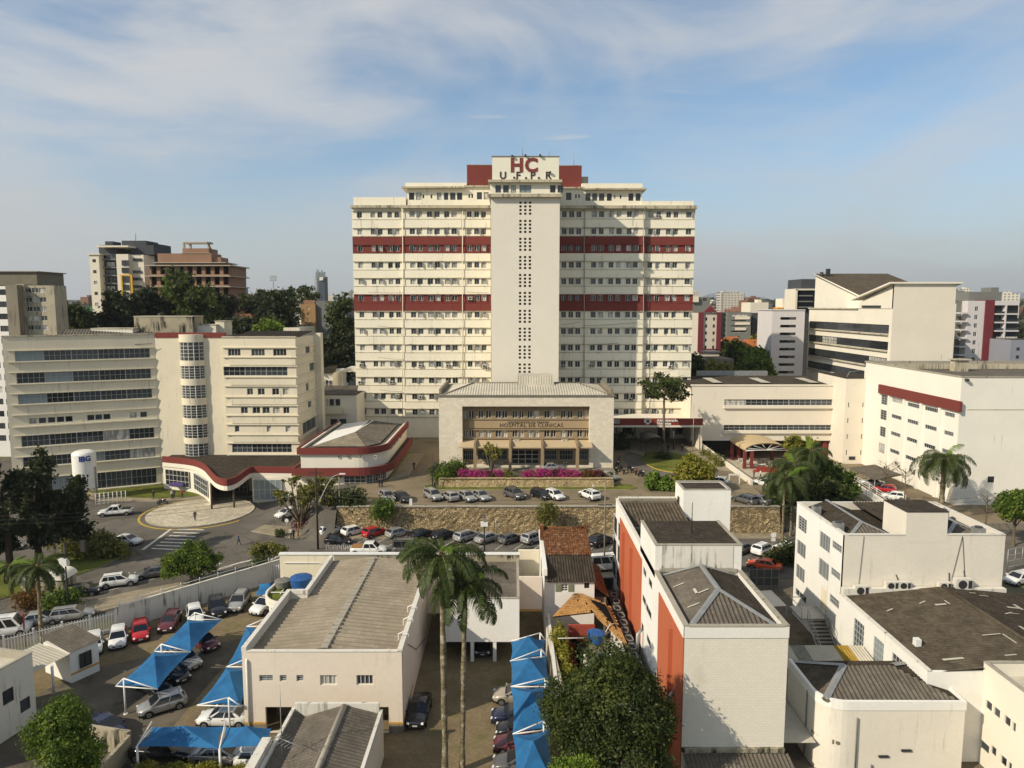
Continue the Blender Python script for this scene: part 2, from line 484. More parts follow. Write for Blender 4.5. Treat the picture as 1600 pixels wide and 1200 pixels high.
def sheet(name,pts,z,m,label=None):
    b=MB();b.face([(p[0],p[1],z) for p in pts]);return structure(name,b,[m],label)
def slab(name,pts,z0,z1,m,mk=None):
    b=MB();b.prism([(p[0],p[1]) for p in pts],z0,z1,1,0);return structure(name,b,[m,mk or KERB])
sheet('ground',[(-9000,-300),(9000,-300),(9000,14000),(-9000,14000)],-0.03,EARTH)
sheet('street',[(-200,20),(-62,60),(-31.0,90),(-26,88.5),(170,88.5),(170,109),(-26,109),(-40,150),(-110,160),(-200,150)],0.0,ASPH)
# raised terrace the hospital stands on, its left end falling away as a ramp
b=MB()
b.face([(-27,107,4),(41.5,107,4),(41.5,190,4),(-27,190,4)])
b.box(-27,41.5,107.3,190,0,3.99,0,skip='tb')
structure('terrace',b,[ASPH_T])
b=MB();nx,ny=26,34
sst=lambda t:(lambda t:t*t*(3 -2*t))(min(1,max(0,t)))
hz_=lambda x,y:4*sst((x+45)/17)*sst((y -(109 -5.5*sst((x+37)/8)))/(8 -4.5*sst((x+37)/8)))+0.006
def PG(px,py):
    p=P(px,py,0)
    for _ in range(12):
        p=P(px,py,hz_(p.x,p.y) if -45 < p.x < -27 else (4.0 if p.x >= -27 and p.y > 107 else 0.0))
    return p
pts=[(-45+18*i/nx,100+80*(j/ny) ** 1.6,hz_(-45+18*i/nx,100+80*(j/ny) ** 1.6)) for j in range(ny+1) for i in range(nx+1)]
b.faces(pts,[(j*(nx+1)+i,j*(nx+1)+i+1,(j+1)*(nx+1)+i+1,(j+1)*(nx+1)+i) for j in range(ny) for i in range(nx)],0,True)
structure('ramp_road',b,[ASPH])
sheet('lower_court',[(41.5,109),(130,109),(130,200),(41.5,200)],1.0,ASPH_T)
b=MB();b.box(41.6,130,108.6,109,0,1.0,0);structure('court_edge',b,[CONC])
# foreground lots
sheet('parking_lot',[(-60,40),(-9,40),(-9,88),(-31.2,88),(-45,73),(-60,58)],0.012,PAVER)
sheet('courtyard',[(-9,40),(4.3,40),(3.4,72),(3.4,80),(-9,80)],0.012,PAVER)
sheet('back_yard',[(4.3,40),(60,40),(60,88),(3.4,88)],0.008,CEMENT)
sheet('dark_tarmac_patch',[(-50,50),(-28.5,50),(-28,72),(-40,66)],0.018,ground_mat('lot_tarmac',lin(98,90,76),0.3,0.2,lin(70,66,58)))
# pavements
slab('pavement_under_wall',[(-26,104.2),(41.5,104.2),(41.5,107),(-26,107)],0.0,0.13,WALK)
slab('pavement_shop_side',[(-24,88.6),(31,88.6),(31,90.2),(-24,90.2)],0.0,0.13,WALK)
slab('fence_pavement',[(-62.5,64.2),(-45.0,80.2),(-30.2,90.2),(-31.8,93.4),(-46.5,84.2),(-66,68)],0.0,0.13,WALK)
slab('left_verge',[P(*q).xy for q in ((-120,985),(0,938),(95,908),(165,884),(196,868),(150,862),(60,872),(-120,905))],0.0,0.14,GRASSG)
slab('corner_pavement',[(-40.6,107.4),(-33.6,104.3),(-27.2,104.2),(-27.2,106.0),(-33.5,108.0),(-37,111.5),(-39.6,111)],0.0,0.14,WALK)
ring=lambda cx,cy,rx,ry,n=48:[(cx+rx*math.cos(2*math.pi*i/n),cy+ry*math.sin(2*math.pi*i/n)) for i in range(n)]
sheet('yellow_ring',ring(-53,118,9.7,9.6),0.010,LINE_Y)
sheet('ring_gap',ring(-53,118,9.35,9.25),0.016,ASPH)
slab('roundabout_island',ring(-53,118,8.6,8.5),0.0,0.16,PLAZA)
slab('lawn',[(-84,133.2),(-74,127.3),(-64,126.3),(-58,128),(-58,134),(-68.8,136.3)],0.0,0.14,GRASSG)
slab('entrance_pavement',[(-84,131),(-74.4,125.2),(-64,124.6),(-47,128.4),(-47,138),(-58,138),(-58,127.8),(-64,126.2),(-74,127.2),(-84,133)],0.0,0.12,WALK)
# zebra and stop line
def stripes(name,a,d,ln,wd,n,step,m,z=0.008):
    b=MB();d=Vector(d).normalized();w=Vector((-d.y,d.x));a=Vector(a)
    for i in range(n):
        p=a+w*(i*step)
        b.face([(*(p -w*wd/2),z),(*(p+d*ln -w*wd/2),z),(*(p+d*ln+w*wd/2),z),(*(p -w*wd/2*-1),z)][:4] if False else
               [(*(p -w*(wd/2)),z),(*(p+d*ln -w*(wd/2)),z),(*(p+d*ln+w*(wd/2)),z),(*(p+w*(wd/2)),z)])
    return structure(name,b,[m])
A=P(238,858);B_=P(262,826)
zz_=MB()
for k in range(7):
    f=k/6
    l=P(237+41*f,857 -30*f);r=P(280+38*f,859 -31*f)
    u=(r -l).normalized();w=Vector((-u.y,u.x,0))*0.22
    zz_.face([tuple(q+Vector((0,0,0.012))) for q in (l -w,r -w,r+w,l+w)])
structure('zebra_crossing',zz_,[LINE_W])
b=MB();l=P(223,859);r=P(271,824);u=(r -l).normalized();w=Vector((-u.y,u.x,0))*0.22
b.face([tuple(q+Vector((0,0,0.012))) for q in (l -w,r -w,r+w,l+w)])
structure('stop_line',b,[LINE_W])
b=MB()
for (x0,y0,x1,y1) in ((330,893,362,884),(345,888,372,880),(372,880,398,874),(318,893,345,880),(405,884,440,866),(415,890,440,878)):
    l=P(x0,y0);r=P(x1,y1);u=(r -l).normalized();w=Vector((-u.y,u.x,0))*0.2
    b.face([tuple(q+Vector((0,0,0.012))) for q in (l -w,r -w,r+w,l+w)])
structure('second_zebra_crossing',b,[LINE_W])
b=MB()
for k in range(17):                                    # angled parking bays below the stone wall
    x=-24.5+k*2.75
    b.face([(x,99.3,0.012),(x+0.13,99.3,0.012),(x+2.6,104.1,0.012),(x+2.47,104.1,0.012)])
structure('parking_bay_lines',b,[LINE_W])
b=MB();c0=P(112,938);c1=P(268,897);u=(c1 -c0).normalized();w=Vector((-u.y,u.x,0))*0.07
b.face([tuple(q+Vector((0,0,0.012))) for q in (c0 -w,c1 -w,c1+w,c0+w)])
for f in (0.17,0.6,0.95):
    p=c0.lerp(c1,f);q=p+Vector((-u.y,u.x,0))*2.2 -u*0.6
    b.face([(p.x,p.y,0.012),(p.x+0.15,p.y,0.012),(q.x+0.15,q.y,0.012),(q.x,q.y,0.012)])
structure('kerb_parking_lines',b,[LINE_W])

# ================================================================ building helper
class Bld:
    def __init__(s,name,label,cat,loc,group=None):
        s.o=empty(name,label,cat,loc,0.0,group);s.loc=Vector(loc)
    def part(s,name,mb,mats,parent=None,label=None):
        L=s.loc;mb.v=[(p[0] -L.x,p[1] -L.y,p[2] -L.z) for p in mb.v]
        o=add(name,mb.mesh(name,mats if isinstance(mats,(list,tuple)) else [mats]),parent or s.o)
        if label:o['label']=label
        return o
    def parts(s,name,mb,mats,parent=None):
        """each loose piece of the builder becomes a part of its own"""
        par=list(range(len(mb.v)))
        def find(i):
            while par[i] != i:par[i]=par[par[i]];i=par[i]
            return i
        for f in mb.f:
            a=find(f[0])
            for q in f[1:]:par[find(q)]=a
        gr={}
        for k,f in enumerate(mb.f):gr.setdefault(find(f[0]),[]).append(k)
        out=[]
        for ks in gr.values():
            n=MB();mp={}
            for k in ks:
                idx=[]
                for q in mb.f[k]:
                    if q not in mp:mp[q]=len(n.v);n.v.append(mb.v[q])
                    idx.append(mp[q])
                n.f.append(tuple(idx));n.m.append(mb.m[k]);n.sm.append(mb.sm[k])
            out.append(s.part(name,n,mats,parent))
        return out
    def win(s,O,U,o,depth=0.2,cols=2,rows=1,fm=None,gm=None,name='window',bar=0.05,parent=None):
        return win(parent or s.o,Vector(O) -s.loc,U,o,depth,cols,rows,fm,gm,name,bar)
    def obj(s,name,me,loc,rz=0.0,scale=None,parent=None):
        return add(name,me,parent or s.o,Vector(loc) -s.loc,rz,scale)
UX=Vector((1,0,0));UYm=Vector((0,-1,0));UY=Vector((0,1,0))
# facades: UX faces the camera; a left-facing wall runs along UYm from its back end; a right-facing wall along UY from its front end

# ================================================================ the main tower
Ysh,Ymd,Yot=153.6,166.0,166.9
tw=Bld('hospital_tower','tall cream hospital tower with two dark red bands and HC lettering on top','building',(3,166,4))
zrow=lambda y:D(800,y,Ymd).z
tops=[329.7,356.4,382.6,408.8,434.6,460.6,486.7,512.6,538.4,564.1,589.8,614.9,638.9]
Lc={'o':[(160,200),(270,308),(328,368),(410,448),(468,508)],'m':[(597,640),(655,700),(740,785),(800,845),(882,925),(940,985)],'i':[(1068,1108),(1128,1168),(1185,1225)]}
Rc={'i':[(410,448),(470,510),(530,570)],'m':[(655,695),(715,755),(800,840),(860,900),(945,985),(1000,1040)],'o':[(1128,1168),(1190,1230),(1275,1315),(1335,1375),(1440,1485)]}
secs=[]
for base,C,edges in ((530,Lc,{'o':(552,629.5),'m':(629.5,722.5),'i':(722.5,767)}),(800,Rc,{'i':(873,913),'m':(913,1005.5),'o':(1005.5,1084)})):
    for k in ('o','m','i'):
        e=edges[k]
        secs.append((k,DX(e[0],Ymd,35),DX(e[1],Ymd,35),[(DX(base+a/5.333,Ymd,35),DX(base+c/5.333,Ymd,35)) for a,c in C[k]]))
zc=zrow(322)                                   # underside of main cornice
win_list=[];spand=MB();redp=MB();ledge=MB();redl=MB()
for k,x0,x1,cols in secs:
    tower_wall=MB()
    Y=Yot if k == 'o' else (Ymd if k == 'm' else Ymd+0.12)
    ops=[]
    for r,t in enumerate(tops):
        z1=zrow(t) -0.06;z0=z1 -1.32
        for (a,c) in cols:
            ops.append((a -x0,c -x0,z0 -4,z1 -4));win_list.append((r,Vector((x0,Y,4)),ops[-1]))
    # the wall is cut into bands so that the two red storeys are wall of their own colour
    zred=[(zrow(395.0),zrow(368.3)),(zrow(486.0),zrow(460.0))]
    cuts=[4.0]+[z for pr in sorted(zred) for z in pr]+[zc]
    for i in range(len(cuts) -1):
        lo,hi=cuts[i],cuts[i+1];mred=i in (1,3)
        sub=[(o[0],o[1],o[2]+4 -lo,o[3]+4 -lo) for o in ops if lo < (o[2]+o[3])/2+4 < hi]
        if mred:
            redw=MB();redw.facade((x0,Y,lo),UX,x1 -x0,hi -lo,sub,0.28);tw.part('red_wall',redw,[RED])
        else:tower_wall.facade((x0,Y,lo),UX,x1 -x0,hi -lo,sub,0.28)
    # raised plain panel between storeys and thin ledges above and below each window strip
    for r,t in enumerate(tops):
        zt=zrow(t);zs=zrow(t+12.3);red_r=r in (2,5)
        tgt=redl if red_r else ledge
        tgt.box(x0+0.05,x1 -0.05,Y -0.3,Y+0.02,zt,zt+0.13)
        tgt.box(x0+0.05,x1 -0.05,Y -0.22,Y+0.02,zs -0.1,zs)
        if r < len(tops) -1:
            zn=zrow(tops[r+1])+0.135
            (redp if r in (1,5) else spand).box(x0+0.06,x1 -0.06,Y -0.16,Y+0.02,zn,zs -0.105,skip='k')
    tower_wall.box(x0,x1,Y+0.31,Y+14,4,zc,skip='fb')
    tower_wall.face([(x0,Y,4),(x0,Y,zc),(x0,Y+0.31,zc),(x0,Y+0.31,4)]);tower_wall.face([(x1,Y,4),(x1,Y+0.31,4),(x1,Y+0.31,zc),(x1,Y,zc)])
    tw.part('wall',tower_wall,[CREAM_T])
tw.parts('spandrel',spand,[CREAM_T]);tw.parts('red_spandrel',redp,[RED]);tw.parts('ledge',ledge,[CORN]);tw.parts('red_ledge',redl,[RED])
seen=0;rest=MB()
for n,(r,O,o) in enumerate(win_list):
    if r == 12 and (-13 < O.x+o[0] < 20):continue
    red=r in (2,5)
    if seen < 300:
        tw.win(O,UX,o,0.24,rnd.choice((2,2,3)),1,FRAME_W if red else FRAME_G,GLASS_C,bar=0.07);seen += 1
    else:
        rest.box(O.x+o[0],O.x+o[1],O.y+0.18,O.y+0.26,O.z+o[2],O.z+o[3],1)
        mx=O.x+(o[0]+o[1])/2;rest.box(mx -0.05,mx+0.05,O.y+0.12,O.y+0.17,O.z+o[2],O.z+o[3],0)
        rest.box(O.x+o[0],O.x+o[0]+0.08,O.y+0.12,O.y+0.175,O.z+o[2],O.z+o[3],0)
    # tilted shutter leaf beside many panes
o_=tw.part('upper_windows',rest,[FRAME_G,GLASS_C]);o_['kind']='stuff'
b=MB()                                               # opened sash leaves throw the slanted shadows
for (r,O,o) in win_list:
    if rnd.random() < 0.62:
        x=O.x+o[rnd.choice((0,1,1))];z0=O.z+o[2];z1=O.z+o[3];w=rnd.uniform(0.3,0.5);s=rnd.choice((-1,1))
        b.box(x -0.03,x+0.03,O.y -w,O.y -0.005,z0+0.05,z1 -0.1)
o_=tw.part('open_sash',b,[FRAME_G]);o_['kind']='stuff'
# main cornice, parapets, set-back top storey
def box_px(mb,p0,p1,y0,y1,Yf,dep,m=0,mt=None):
    a=D(p0,y1,Yf);c=D(p1,y0,Yf);mb.box(D(p0,y0,Yf).x,c.x,Yf,Yf+dep,a.z,c.z,m,mt)
b=MB()
box_px(b,547,632,320.5,324.5,Yot -0.9,14);box_px(b,627,768,320.5,325,Ymd -1.0,14.4);box_px(b,873,1008,320.8,325.5,Ymd -1.0,14.4)
box_px(b,1004,1090,320.8,326,Yot -0.9,14)
tw.parts('cornice',b,[CORN])
b=MB()
box_px(b,552,634,308,320.5,Yot+0.3,12);box_px(b,1002,1084,314,320.8,Yot+0.3,12)
tw.parts('parapet',b,[CREAM_T])
Yt=Ymd+1.5
za=D(800,321,Yt).z;zb=D(800,292,Yt).z
lx0,lx1=D(636,300,Yt).x,D(766,300,Yt).x;rx0,rx1=D(875,300,Yt).x,D(1003,300,Yt).x
lw=[(582,625,432,492),(640,685,432,492),(815,850,432,492),(873,908,432,492),(925,968,432,492),(982,1025,432,492),(1148,1190,428,488),(1205,1245,428,488),(693,708,448,480),(762,776,448,480),(1077,1090,445,476),(1102,1115,445,476)]
rw=[(450,495,432,494),(612,655,438,500),(668,710,438,500),(725,770,438,500),(790,832,438,500),(970,1012,438,500),(1030,1072,438,500),(526,540,445,476),(552,566,445,476),(848,862,450,482),(898,912,450,482)]
for (x0,x1,bs,wl_) in ((lx0,lx1,530,lw),(rx0,rx1,800,rw)):
    ops=[];b=MB()
    for (a,c,t,d_) in wl_:
        p0=D(bs+a/5.333,220+d_/5.333,Yt);p1=D(bs+c/5.333,220+t/5.333,Yt)
        ops.append((p0.x -x0,p1.x -x0,p0.z -za,p1.z -za))
    b.facade((x0,Yt,za),UX,x1 -x0,zb -za,ops,0.25)
    b.box(x0,x1,Yt+0.26,Yt+11,za,zb,skip='fb')
    b.face([(x0,Yt,za),(x0,Yt,zb),(x0,Yt+0.26,zb),(x0,Yt+0.26,za)]);b.face([(x1,Yt,za),(x1,Yt+0.26,za),(x1,Yt+0.26,zb),(x1,Yt,zb)])
    for o in ops:tw.win((x0,Yt,za),UX,o,0.22,1,1,FRAME_D,GLASS,name='attic_window')
    tw.part('attic_wall',b,[CREAM_T])
b=MB();box_px(b,627,726,291,293.5,Yt -1.2,13);box_px(b,912,1011,293.5,296,Yt -1.2,13);box_px(b,725,767,289.5,292,Yt -0.5,12);box_px(b,874,913,292,294.5,Yt -0.5,12)
tw.parts('attic_eave',b,[CORN])
b=MB();box_px(b,633,729,285.5,291,Yt+0.2,10);box_px(b,909,1004,286.5,293.5,Yt+0.2,10)
tw.parts('attic_parapet',b,[CREAM_T])
b=MB();box_px(b,729.5,769,258.0,290,Yt+1.5,8);box_px(b,872,909,259,292,Yt+1.5,8)
tw.parts('red_penthouse',b,[RED]);b=MB();box_px(b,729,769,257,258,Yt+1.45,8.1);box_px(b,872,909.5,258,259,Yt+1.45,8.1);box_px(b,908,919,276,288,Yt+3,5)
tw.parts('penthouse_cap',b,[CAP])
# central stair shaft
sx0,sx1=D(767.5,478,Ysh).x,D(873.5,478,Ysh).x
zs1=D(820,306,Ysh).z
hole=[]
for g in range(10):
    y0=(315,343.5,371.5,400,428,456,484,512,540,568)[g]
    for r in range(4):
        for c in range(3):
            p=D(811.5+7.5*c -g*0.12,y0+5.7*r,Ysh);hole.append((p.x -sx0,p.x -sx0+0.5,p.z -4 -0.46,p.z -4))
b=MB();b.facade((sx0,Ysh,4),UX,sx1 -sx0,zs1 -4,hole,0.35)
b.box(sx0,sx1,Ysh+0.36,Ymd+6,4,zs1,skip='fbt')
b.face([(sx0,Ysh,4),(sx0,Ysh,zs1),(sx0,Ysh+0.36,zs1),(sx0,Ysh+0.36,4)]);b.face([(sx1,Ysh,4),(sx1,Ysh+0.36,4),(sx1,Ysh+0.36,zs1),(sx1,Ysh,zs1)])
tw.part('stair_shaft',b,[SHAFT])
b=MB()
for h in hole:b.face([(sx0+h[0] -.02,Ysh+0.34,4+h[2] -.02),(sx0+h[1]+.02,Ysh+0.34,4+h[2] -.02),(sx0+h[1]+.02,Ysh+0.34,4+h[3]+.02),(sx0+h[0] -.02,Ysh+0.34,4+h[3]+.02)])
o_=tw.part('vent_blocks',b,[BLACK]);o_['kind']='stuff'
b=MB();Yc=Ysh -0.5
ops=[];z0_=D(820,303,Ysh).z;z1_=D(820,284.5,Ysh).z;ux0=D(765.5,290,Ysh).x;ux1=D(875.5,290,Ysh).x
for (a,c) in ((1302,1348),(1366,1412),(1430,1473),(1503,1600),(1757,1803),(1820,1867)):
    p0=D(530+a/5.333,220+432/5.333,Ysh -.3);p1=D(530+c/5.333,220+370/5.333,Ysh -.3);ops.append((p0.x -ux0,p1.x -ux0,p0.z -z0_,p1.z -z0_))
b.facade((ux0,Ysh -.3,z0_),UX,ux1 -ux0,z1_ -z0_,ops,0.25);b.box(ux0,ux1,Ysh -0.04,Ymd+7,z0_,z1_,skip='fb')
b.face([(ux0,Ysh -.3,z0_),(ux0,Ysh -.3,z1_),(ux0,Ysh -.04,z1_),(ux0,Ysh -.04,z0_)]);b.face([(ux1,Ysh -.3,z0_),(ux1,Ysh -.04,z0_),(ux1,Ysh -.04,z1_),(ux1,Ysh -.3,z1_)])
tw.part('shaft_top_storey',b,[CREAM_T])
for i,o in enumerate(ops):tw.win((ux0,Ysh -.3,z0_),UX,o,0.22,2 if i == 3 else 1,1,FRAME_D,GLASS_B if i == 3 else GLASS,name='shaft_window')
b=MB();box_px(b,763.5,877.5,311,314.5,Ysh -0.9,10) if False else None
box_px(b,763.5,877.5,303,307.5,Ysh -1.0,12);box_px(b,762.5,878.5,280.5,284.5,Ysh -1.3,13)
tw.parts('shaft_cornice',b,[CORN])
b=MB();box_px(b,769,873.5,245,280.5,Ysh -0.2,10);tw.part('sign_wall',b,[paint('sign_wall_paint',lin(232,226,204),0.08,0.35)])
b=MB();box_px(b,768.3,874.2,243.6,245,Ysh -0.3,10.2);tw.part('sign_wall_cap',b,[CONC_D])
LET_R=plain('red_sign_letters',lin(120,50,40),0.6,var=0.1);LET_D=plain('dark_sign_letters',lin(58,46,36),0.6)
p=D(797,268.0,Ysh -0.26);h_=D(796,245.5,Ysh -.26).z -p.z
tw.obj('lettering',text_mesh('HC',h_*1.32,0.05,LET_R,bold=0.15,space=1.12),p)
p=D(780.5,279.6,Ysh -0.42)
for ch,px in (('U',780.5),('F',806),('P',828.5),('R',852)):
    q=D(px,279.3,Ysh -0.25);tw.obj('lettering',text_mesh(ch,2.05,0.04,LET_D,bold=0.055),q)
lamp=MB();lamp.box(-.22,.22,-.35,0,-.2,.2);lamp_me=lamp.mesh('floodlight',[METAL_D])
for (px,py) in ((803.5,278),(822,278.5),(842,278.5),(859.5,269.5),(800.5,244),(821,243),(844,243)):
    tw.obj('floodlight',lamp_me,D(px,py,Ysh -0.45))
for px,y0,y1 in ((816.5,222,244),(897,240,259),(858,234,244)):
    b=MB();a=D(px,y1,Ysh+3);c=D(px,y0,Ysh+3);b.tube(a,c,0.06,0.03,5);tw.part('antenna',b,[METAL_G])
# air conditioners, pipes, cables on the tower
for (px,py) in ((565,570),(657,571),(700,571),(757,572),(761,575),(563,597),(612,597),(658,620),(735,466),(622,618),(879,572),(923,571),(1010,571),(1047,573),(1027,338),(985,624),(1018,650)):
    p=D(px,py,(Yot if px < 629 or px > 1006 else Ymd));ac_unit(tw.o,p -tw.loc -Vector((0,0,0.35)),0,1.15)
for px in (629.3,722.6,912.8,1005.6):
    b=MB();a=D(px,652,Ymd -0.35);c=D(px,326,Ymd -0.35);b.tube(a,c,0.09,0.09,6);tw.part('downpipe',b,[CREAM_T if px < 800 else CAP])
for (xa,ya,xb,yb) in ((575,456.5,630,457.5),(729,456,764,457.5),(590,509,628,512),(590,558,632,562),(592,609,628,612),(913,509,1000,503.5),(878,507,906,503),(925,538,966,536),(1010,586,1058,577),(1004,458,1034,459),(912,355.5,960,355),(1004,378,1036,379.5),(878,378.5,900,377.5),(1008,433,1035,432.5)):
    b=MB();a=D(xa,ya,Ymd -0.48);c=D(xb,yb,Ymd -0.48);b.path([a,a.lerp(c,.5) -Vector((0,0,.12)),c],0.035,5);tw.part('cable',b,[METAL_D])
b=MB();box_px(b,558,600,683,687,Yot -2.0,2.0);tw.part('door_canopy',b,[CAP])
# ground-floor wall panel with strip windows left of the annex
for (p0,p1) in ((714,733),(740,754)):
    a=D(p0,673.5,Ymd -.2);c=D(p1,666.5,Ymd -.2);tw.win((a.x,Ymd -.45,a.z),UX,(0,c.x -a.x,0,c.z -a.z),0.0,4,1,FRAME_D,GLASS_D)

# ================================================================ front annex with travertine portal
t=NT('rough_pale_stone_cladding');t.set(0.9,0.2)
g1=t.noise(t.pos(),1.2,6,0.75);g2=t.noise(t.pos((1,1,2.2)),3.5,4,0.7)
brk=t.new('ShaderNodeTexBrick');mp=t.new('ShaderNodeMapping');t.l.new(t.new('ShaderNodeNewGeometry').outputs['Position'],mp.inputs[0]);mp.inputs['Rotation'].default_value=(R(90),0,0)
t.l.new(mp.outputs[0],brk.inputs['Vector']);brk.inputs['Scale'].default_value=1.0;brk.inputs['Brick Width'].default_value=0.9;brk.inputs['Row Height'].default_value=0.45;brk.inputs['Mortar Size'].default_value=0.012
tc_=lin(232,221,198);brk.inputs['Color1'].default_value=(*tc_,1);brk.inputs['Color2'].default_value=(*[x*.86 for x in tc_],1);brk.inputs['Mortar'].default_value=(*[x*.62 for x in tc_],1)
t.color(t.mix(t.rng(g2,0.45,0.75,0,0.45),t.mix(t.rng(g1,0.35,0.7,0,.5),brk.outputs[0],lin(208,194,168)),lin(166,152,128)));t.bump(g2,0.5,0.03)
TRAV=t.mat
TAN=paint('tan_brown_wall_paint',lin(152,132,102),0.12,0.3)
Ya=132.0
an=Bld('hospital_annex','pale stone fronted annex with HOSPITAL DE CLINICAS lettering and corrugated hipped roof','building',(2.7,132,4))
za1=D(800,619.5,Ya).z;ax0,ax1=D(686,680,Ya).x,D(958.5,680,Ya).x
rx0_,rx1_=D(722.5,680,Ya).x,D(921,680,Ya).x;zr1=D(800,635,Ya).z;zb_=4.9
b=MB();b.facade((ax0,Ya,4),UX,ax1 -ax0,za1 -4,[(rx0_ -ax0,rx1_ -ax0,zb_ -4,zr1 -4)],1.6)
b.box(ax0,ax1,Ya+1.62,Ya+20,4,za1,skip='fbt')
b.face([(ax0,Ya,4),(ax0,Ya,za1),(ax0,Ya+1.62,za1),(ax0,Ya+1.62,4)]);b.face([(ax1,Ya,4),(ax1,Ya+1.62,4),(ax1,Ya+1.62,za1),(ax1,Ya,za1)])
an.part('stone_portal',b,[TRAV])
b=MB();b.box(ax0 -.25,ax1+.25,Ya -.2,Ya+20.2,za1,za1+0.22);an.part('eave',b,[CONC_D])
Yr=Ya+1.6;ops=[];W_=rx1_ -rx0_;zrel=lambda y:D(800,y,Yr).z -zb_
cx=lambda c:D(660+c/5.333,680,Yr).x -rx0_
for (row,y0,y1) in ((0,641.5,653.5),(1,672,683)):
    for (a,c) in ((343,372),(388,430),(468,508),(530,573),(610,655),(665,708),(750,790),(805,845),(875,915),(930,973),(1015,1058),(1070,1112),(1152,1192),(1208,1250),(1290,1332),(1350,1386)):
        ops.append((max(.02,cx(a)),min(W_ -.02,cx(c)),zrel(y1),zrel(y0)))
gf=[]
for (a,c) in ((332,425),(460,705),(1020,1120),(1145,1255),(1310,1386)):gf.append((max(.05,cx(a)),min(W_ -.05,cx(c)),zrel(718.5),zrel(703.5)))
door=(cx(745),cx(970),0.02,zrel(703))
b=MB();b.facade((rx0_,Yr,zb_),UX,W_,zr1 -zb_,ops+gf+[door],0.3);an.part('wall',b,[TAN])
for o in ops:an.win((rx0_,Yr,zb_),UX,o,0.24,2,1,FRAME_W,GLASS_C,bar=.09)
for o in gf:an.win((rx0_,Yr,zb_),UX,o,0.24,5,2,FRAME_G,GLASS_D,name='ground_floor_window')
dm=an.win((rx0_,Yr,zb_),UX,door,0.2,4,3,FRAME_W,GLASS_D,name='entrance_door',bar=.1)
b=MB()
for y in (640.3,654.8,671,684.5):b.box(rx0_+.01,rx1_ -.01,Yr -0.35,Yr+.01,zb_+zrel(y) -.08,zb_+zrel(y)+.08)
an.parts('ledge',b,[TAN])
b=MB();q0=D(733,669,Yr -.2);q1=D(920,656.5,Yr -.2);b.box(q0.x,q1.x,Yr -.18,Yr+.01,q0.z,q1.z);an.part('sign_panel',b,[paint('pinkish_tan_panel',lin(168,146,114),0.1,0.2)])
LET_B=plain('bronze_letters',lin(58,44,30),0.5)
p=D(780.5,667.2,Yr -.21);an.obj('lettering',text_mesh('HOSPITAL DE CLINICAS',1.02,0.025,LET_B,space=1.13),p)
p=D(793,661.2,Yr -.21);an.obj('lettering',text_mesh('UNIVERSIDADE DO PARANA',0.52,0.025,LET_B,space=1.22),p)
# canopy on slender fins
Yf=Ya -2.6;zc0=D(800,700.5,Yf).z
c0,c1=D(717.5,700,Yf).x,D(926,700,Yf).x
b=MB();b.faces([(c0,Yf,zc0),(c1,Yf,zc0),(c1,Yr -.01,zc0+.55),(c0,Yr -.01,zc0+.55),(c0,Yf,zc0+.28),(c1,Yf,zc0+.28),(c1,Yr -.01,zc0+.83),(c0,Yr -.01,zc0+.83)],
    [(0,3,2,1),(4,5,6,7),(0,1,5,4),(1,2,6,5),(3,0,4,7)]);an.part('canopy',b,[paint('canopy_paint',lin(196,174,138),0.15,.4)])
for px in (742,797,847.5,902.5):
    x=D(px,700,Yf -.1).x;b=MB();b.box(x -.28,x+.28,Yf -.3,Yf+.35,4.0,zc0 -.01);b.box(x -.2,x+.2,Yf -.3,Yr -.5,zc0+.29,zc0+1.05);an.part('column',b,[TAN])
for px,py in ((807,693),(882,693)):ac_unit(an.o,D(px,py,Yr -.4) -an.loc,0,1.3)
for c in (360,520,660,1055,1195):ac_unit(an.o,Vector((rx0_+cx(c),Yr -.02,zb_+zrel(727))) -an.loc,0,1.0)
b=MB();e=0.8;Yk=Ya+18;zr_=D(800,598.5,Ya+8).z;i0,i1=D(741,600,Ya+8).x,D(903,600,Ya+8).x
b.corr((ax0+e,Ya+.5,za1+.23),(ax1 -e,Ya+.5,za1+.23),(i1,Ya+8,zr_),(i0,Ya+8,zr_),0.5,0.05)
b.corr((ax0+e,Yk,za1+.23),(ax0+e,Ya+.5,za1+.23),(i0,Ya+8,zr_),(i0,Ya+8,zr_),0.5,0.05)
b.corr((ax1 -e,Ya+.5,za1+.23),(ax1 -e,Yk,za1+.23),(i1,Ya+8,zr_),(i1,Ya+8,zr_),0.5,0.05)
b.corr((ax1 -e,Yk,za1+.23),(ax0+e,Yk,za1+.23),(i0,Ya+8,zr_),(i1,Ya+8,zr_),0.5,0.05)
rf=an.part('roof',b,[ROOF_L])
b=MB();a=D(809,600,Ya+7.2);c=D(865,587.5,Ya+7.2);b.box(a.x,c.x,Ya+7.2,Ya+13,a.z -1,c.z,skip='f')
b.corr((a.x,Ya+6.6,a.z -.55),(c.x,Ya+6.6,a.z -.55),(c.x,Ya+7.2,c.z),(a.x,Ya+7.2,c.z),0.5,.04);an.part('roof_monitor',b,[ROOF_L],rf)
b=MB()
for (p,q) in (((ax0+.8,Ya+.5,za1+.3),(i0,Ya+8,zr_+.08)),((ax1 -.8,Ya+.5,za1+.3),(i1,Ya+8,zr_+.08)),((i0,Ya+8,zr_+.08),(i1,Ya+8,zr_+.08))):b.tube(p,q,.16,.16,6)
an.parts('ridge_cap',b,[CONC],rf)
b=MB();b.box(ax0 -.1,ax0+.35,Ya+2,Ya+18,za1+.2,za1+1.2);b.box(ax1 -.35,ax1+.1,Ya+2,Ya+18,za1+.2,za1+1.2);an.parts('side_parapet',b,[CONC])
b=MB();b.box(ax0+1,ax1+.0,Ya -3.4,Ya -.01,4,4.55);an.part('porch_floor',b,[CONC])

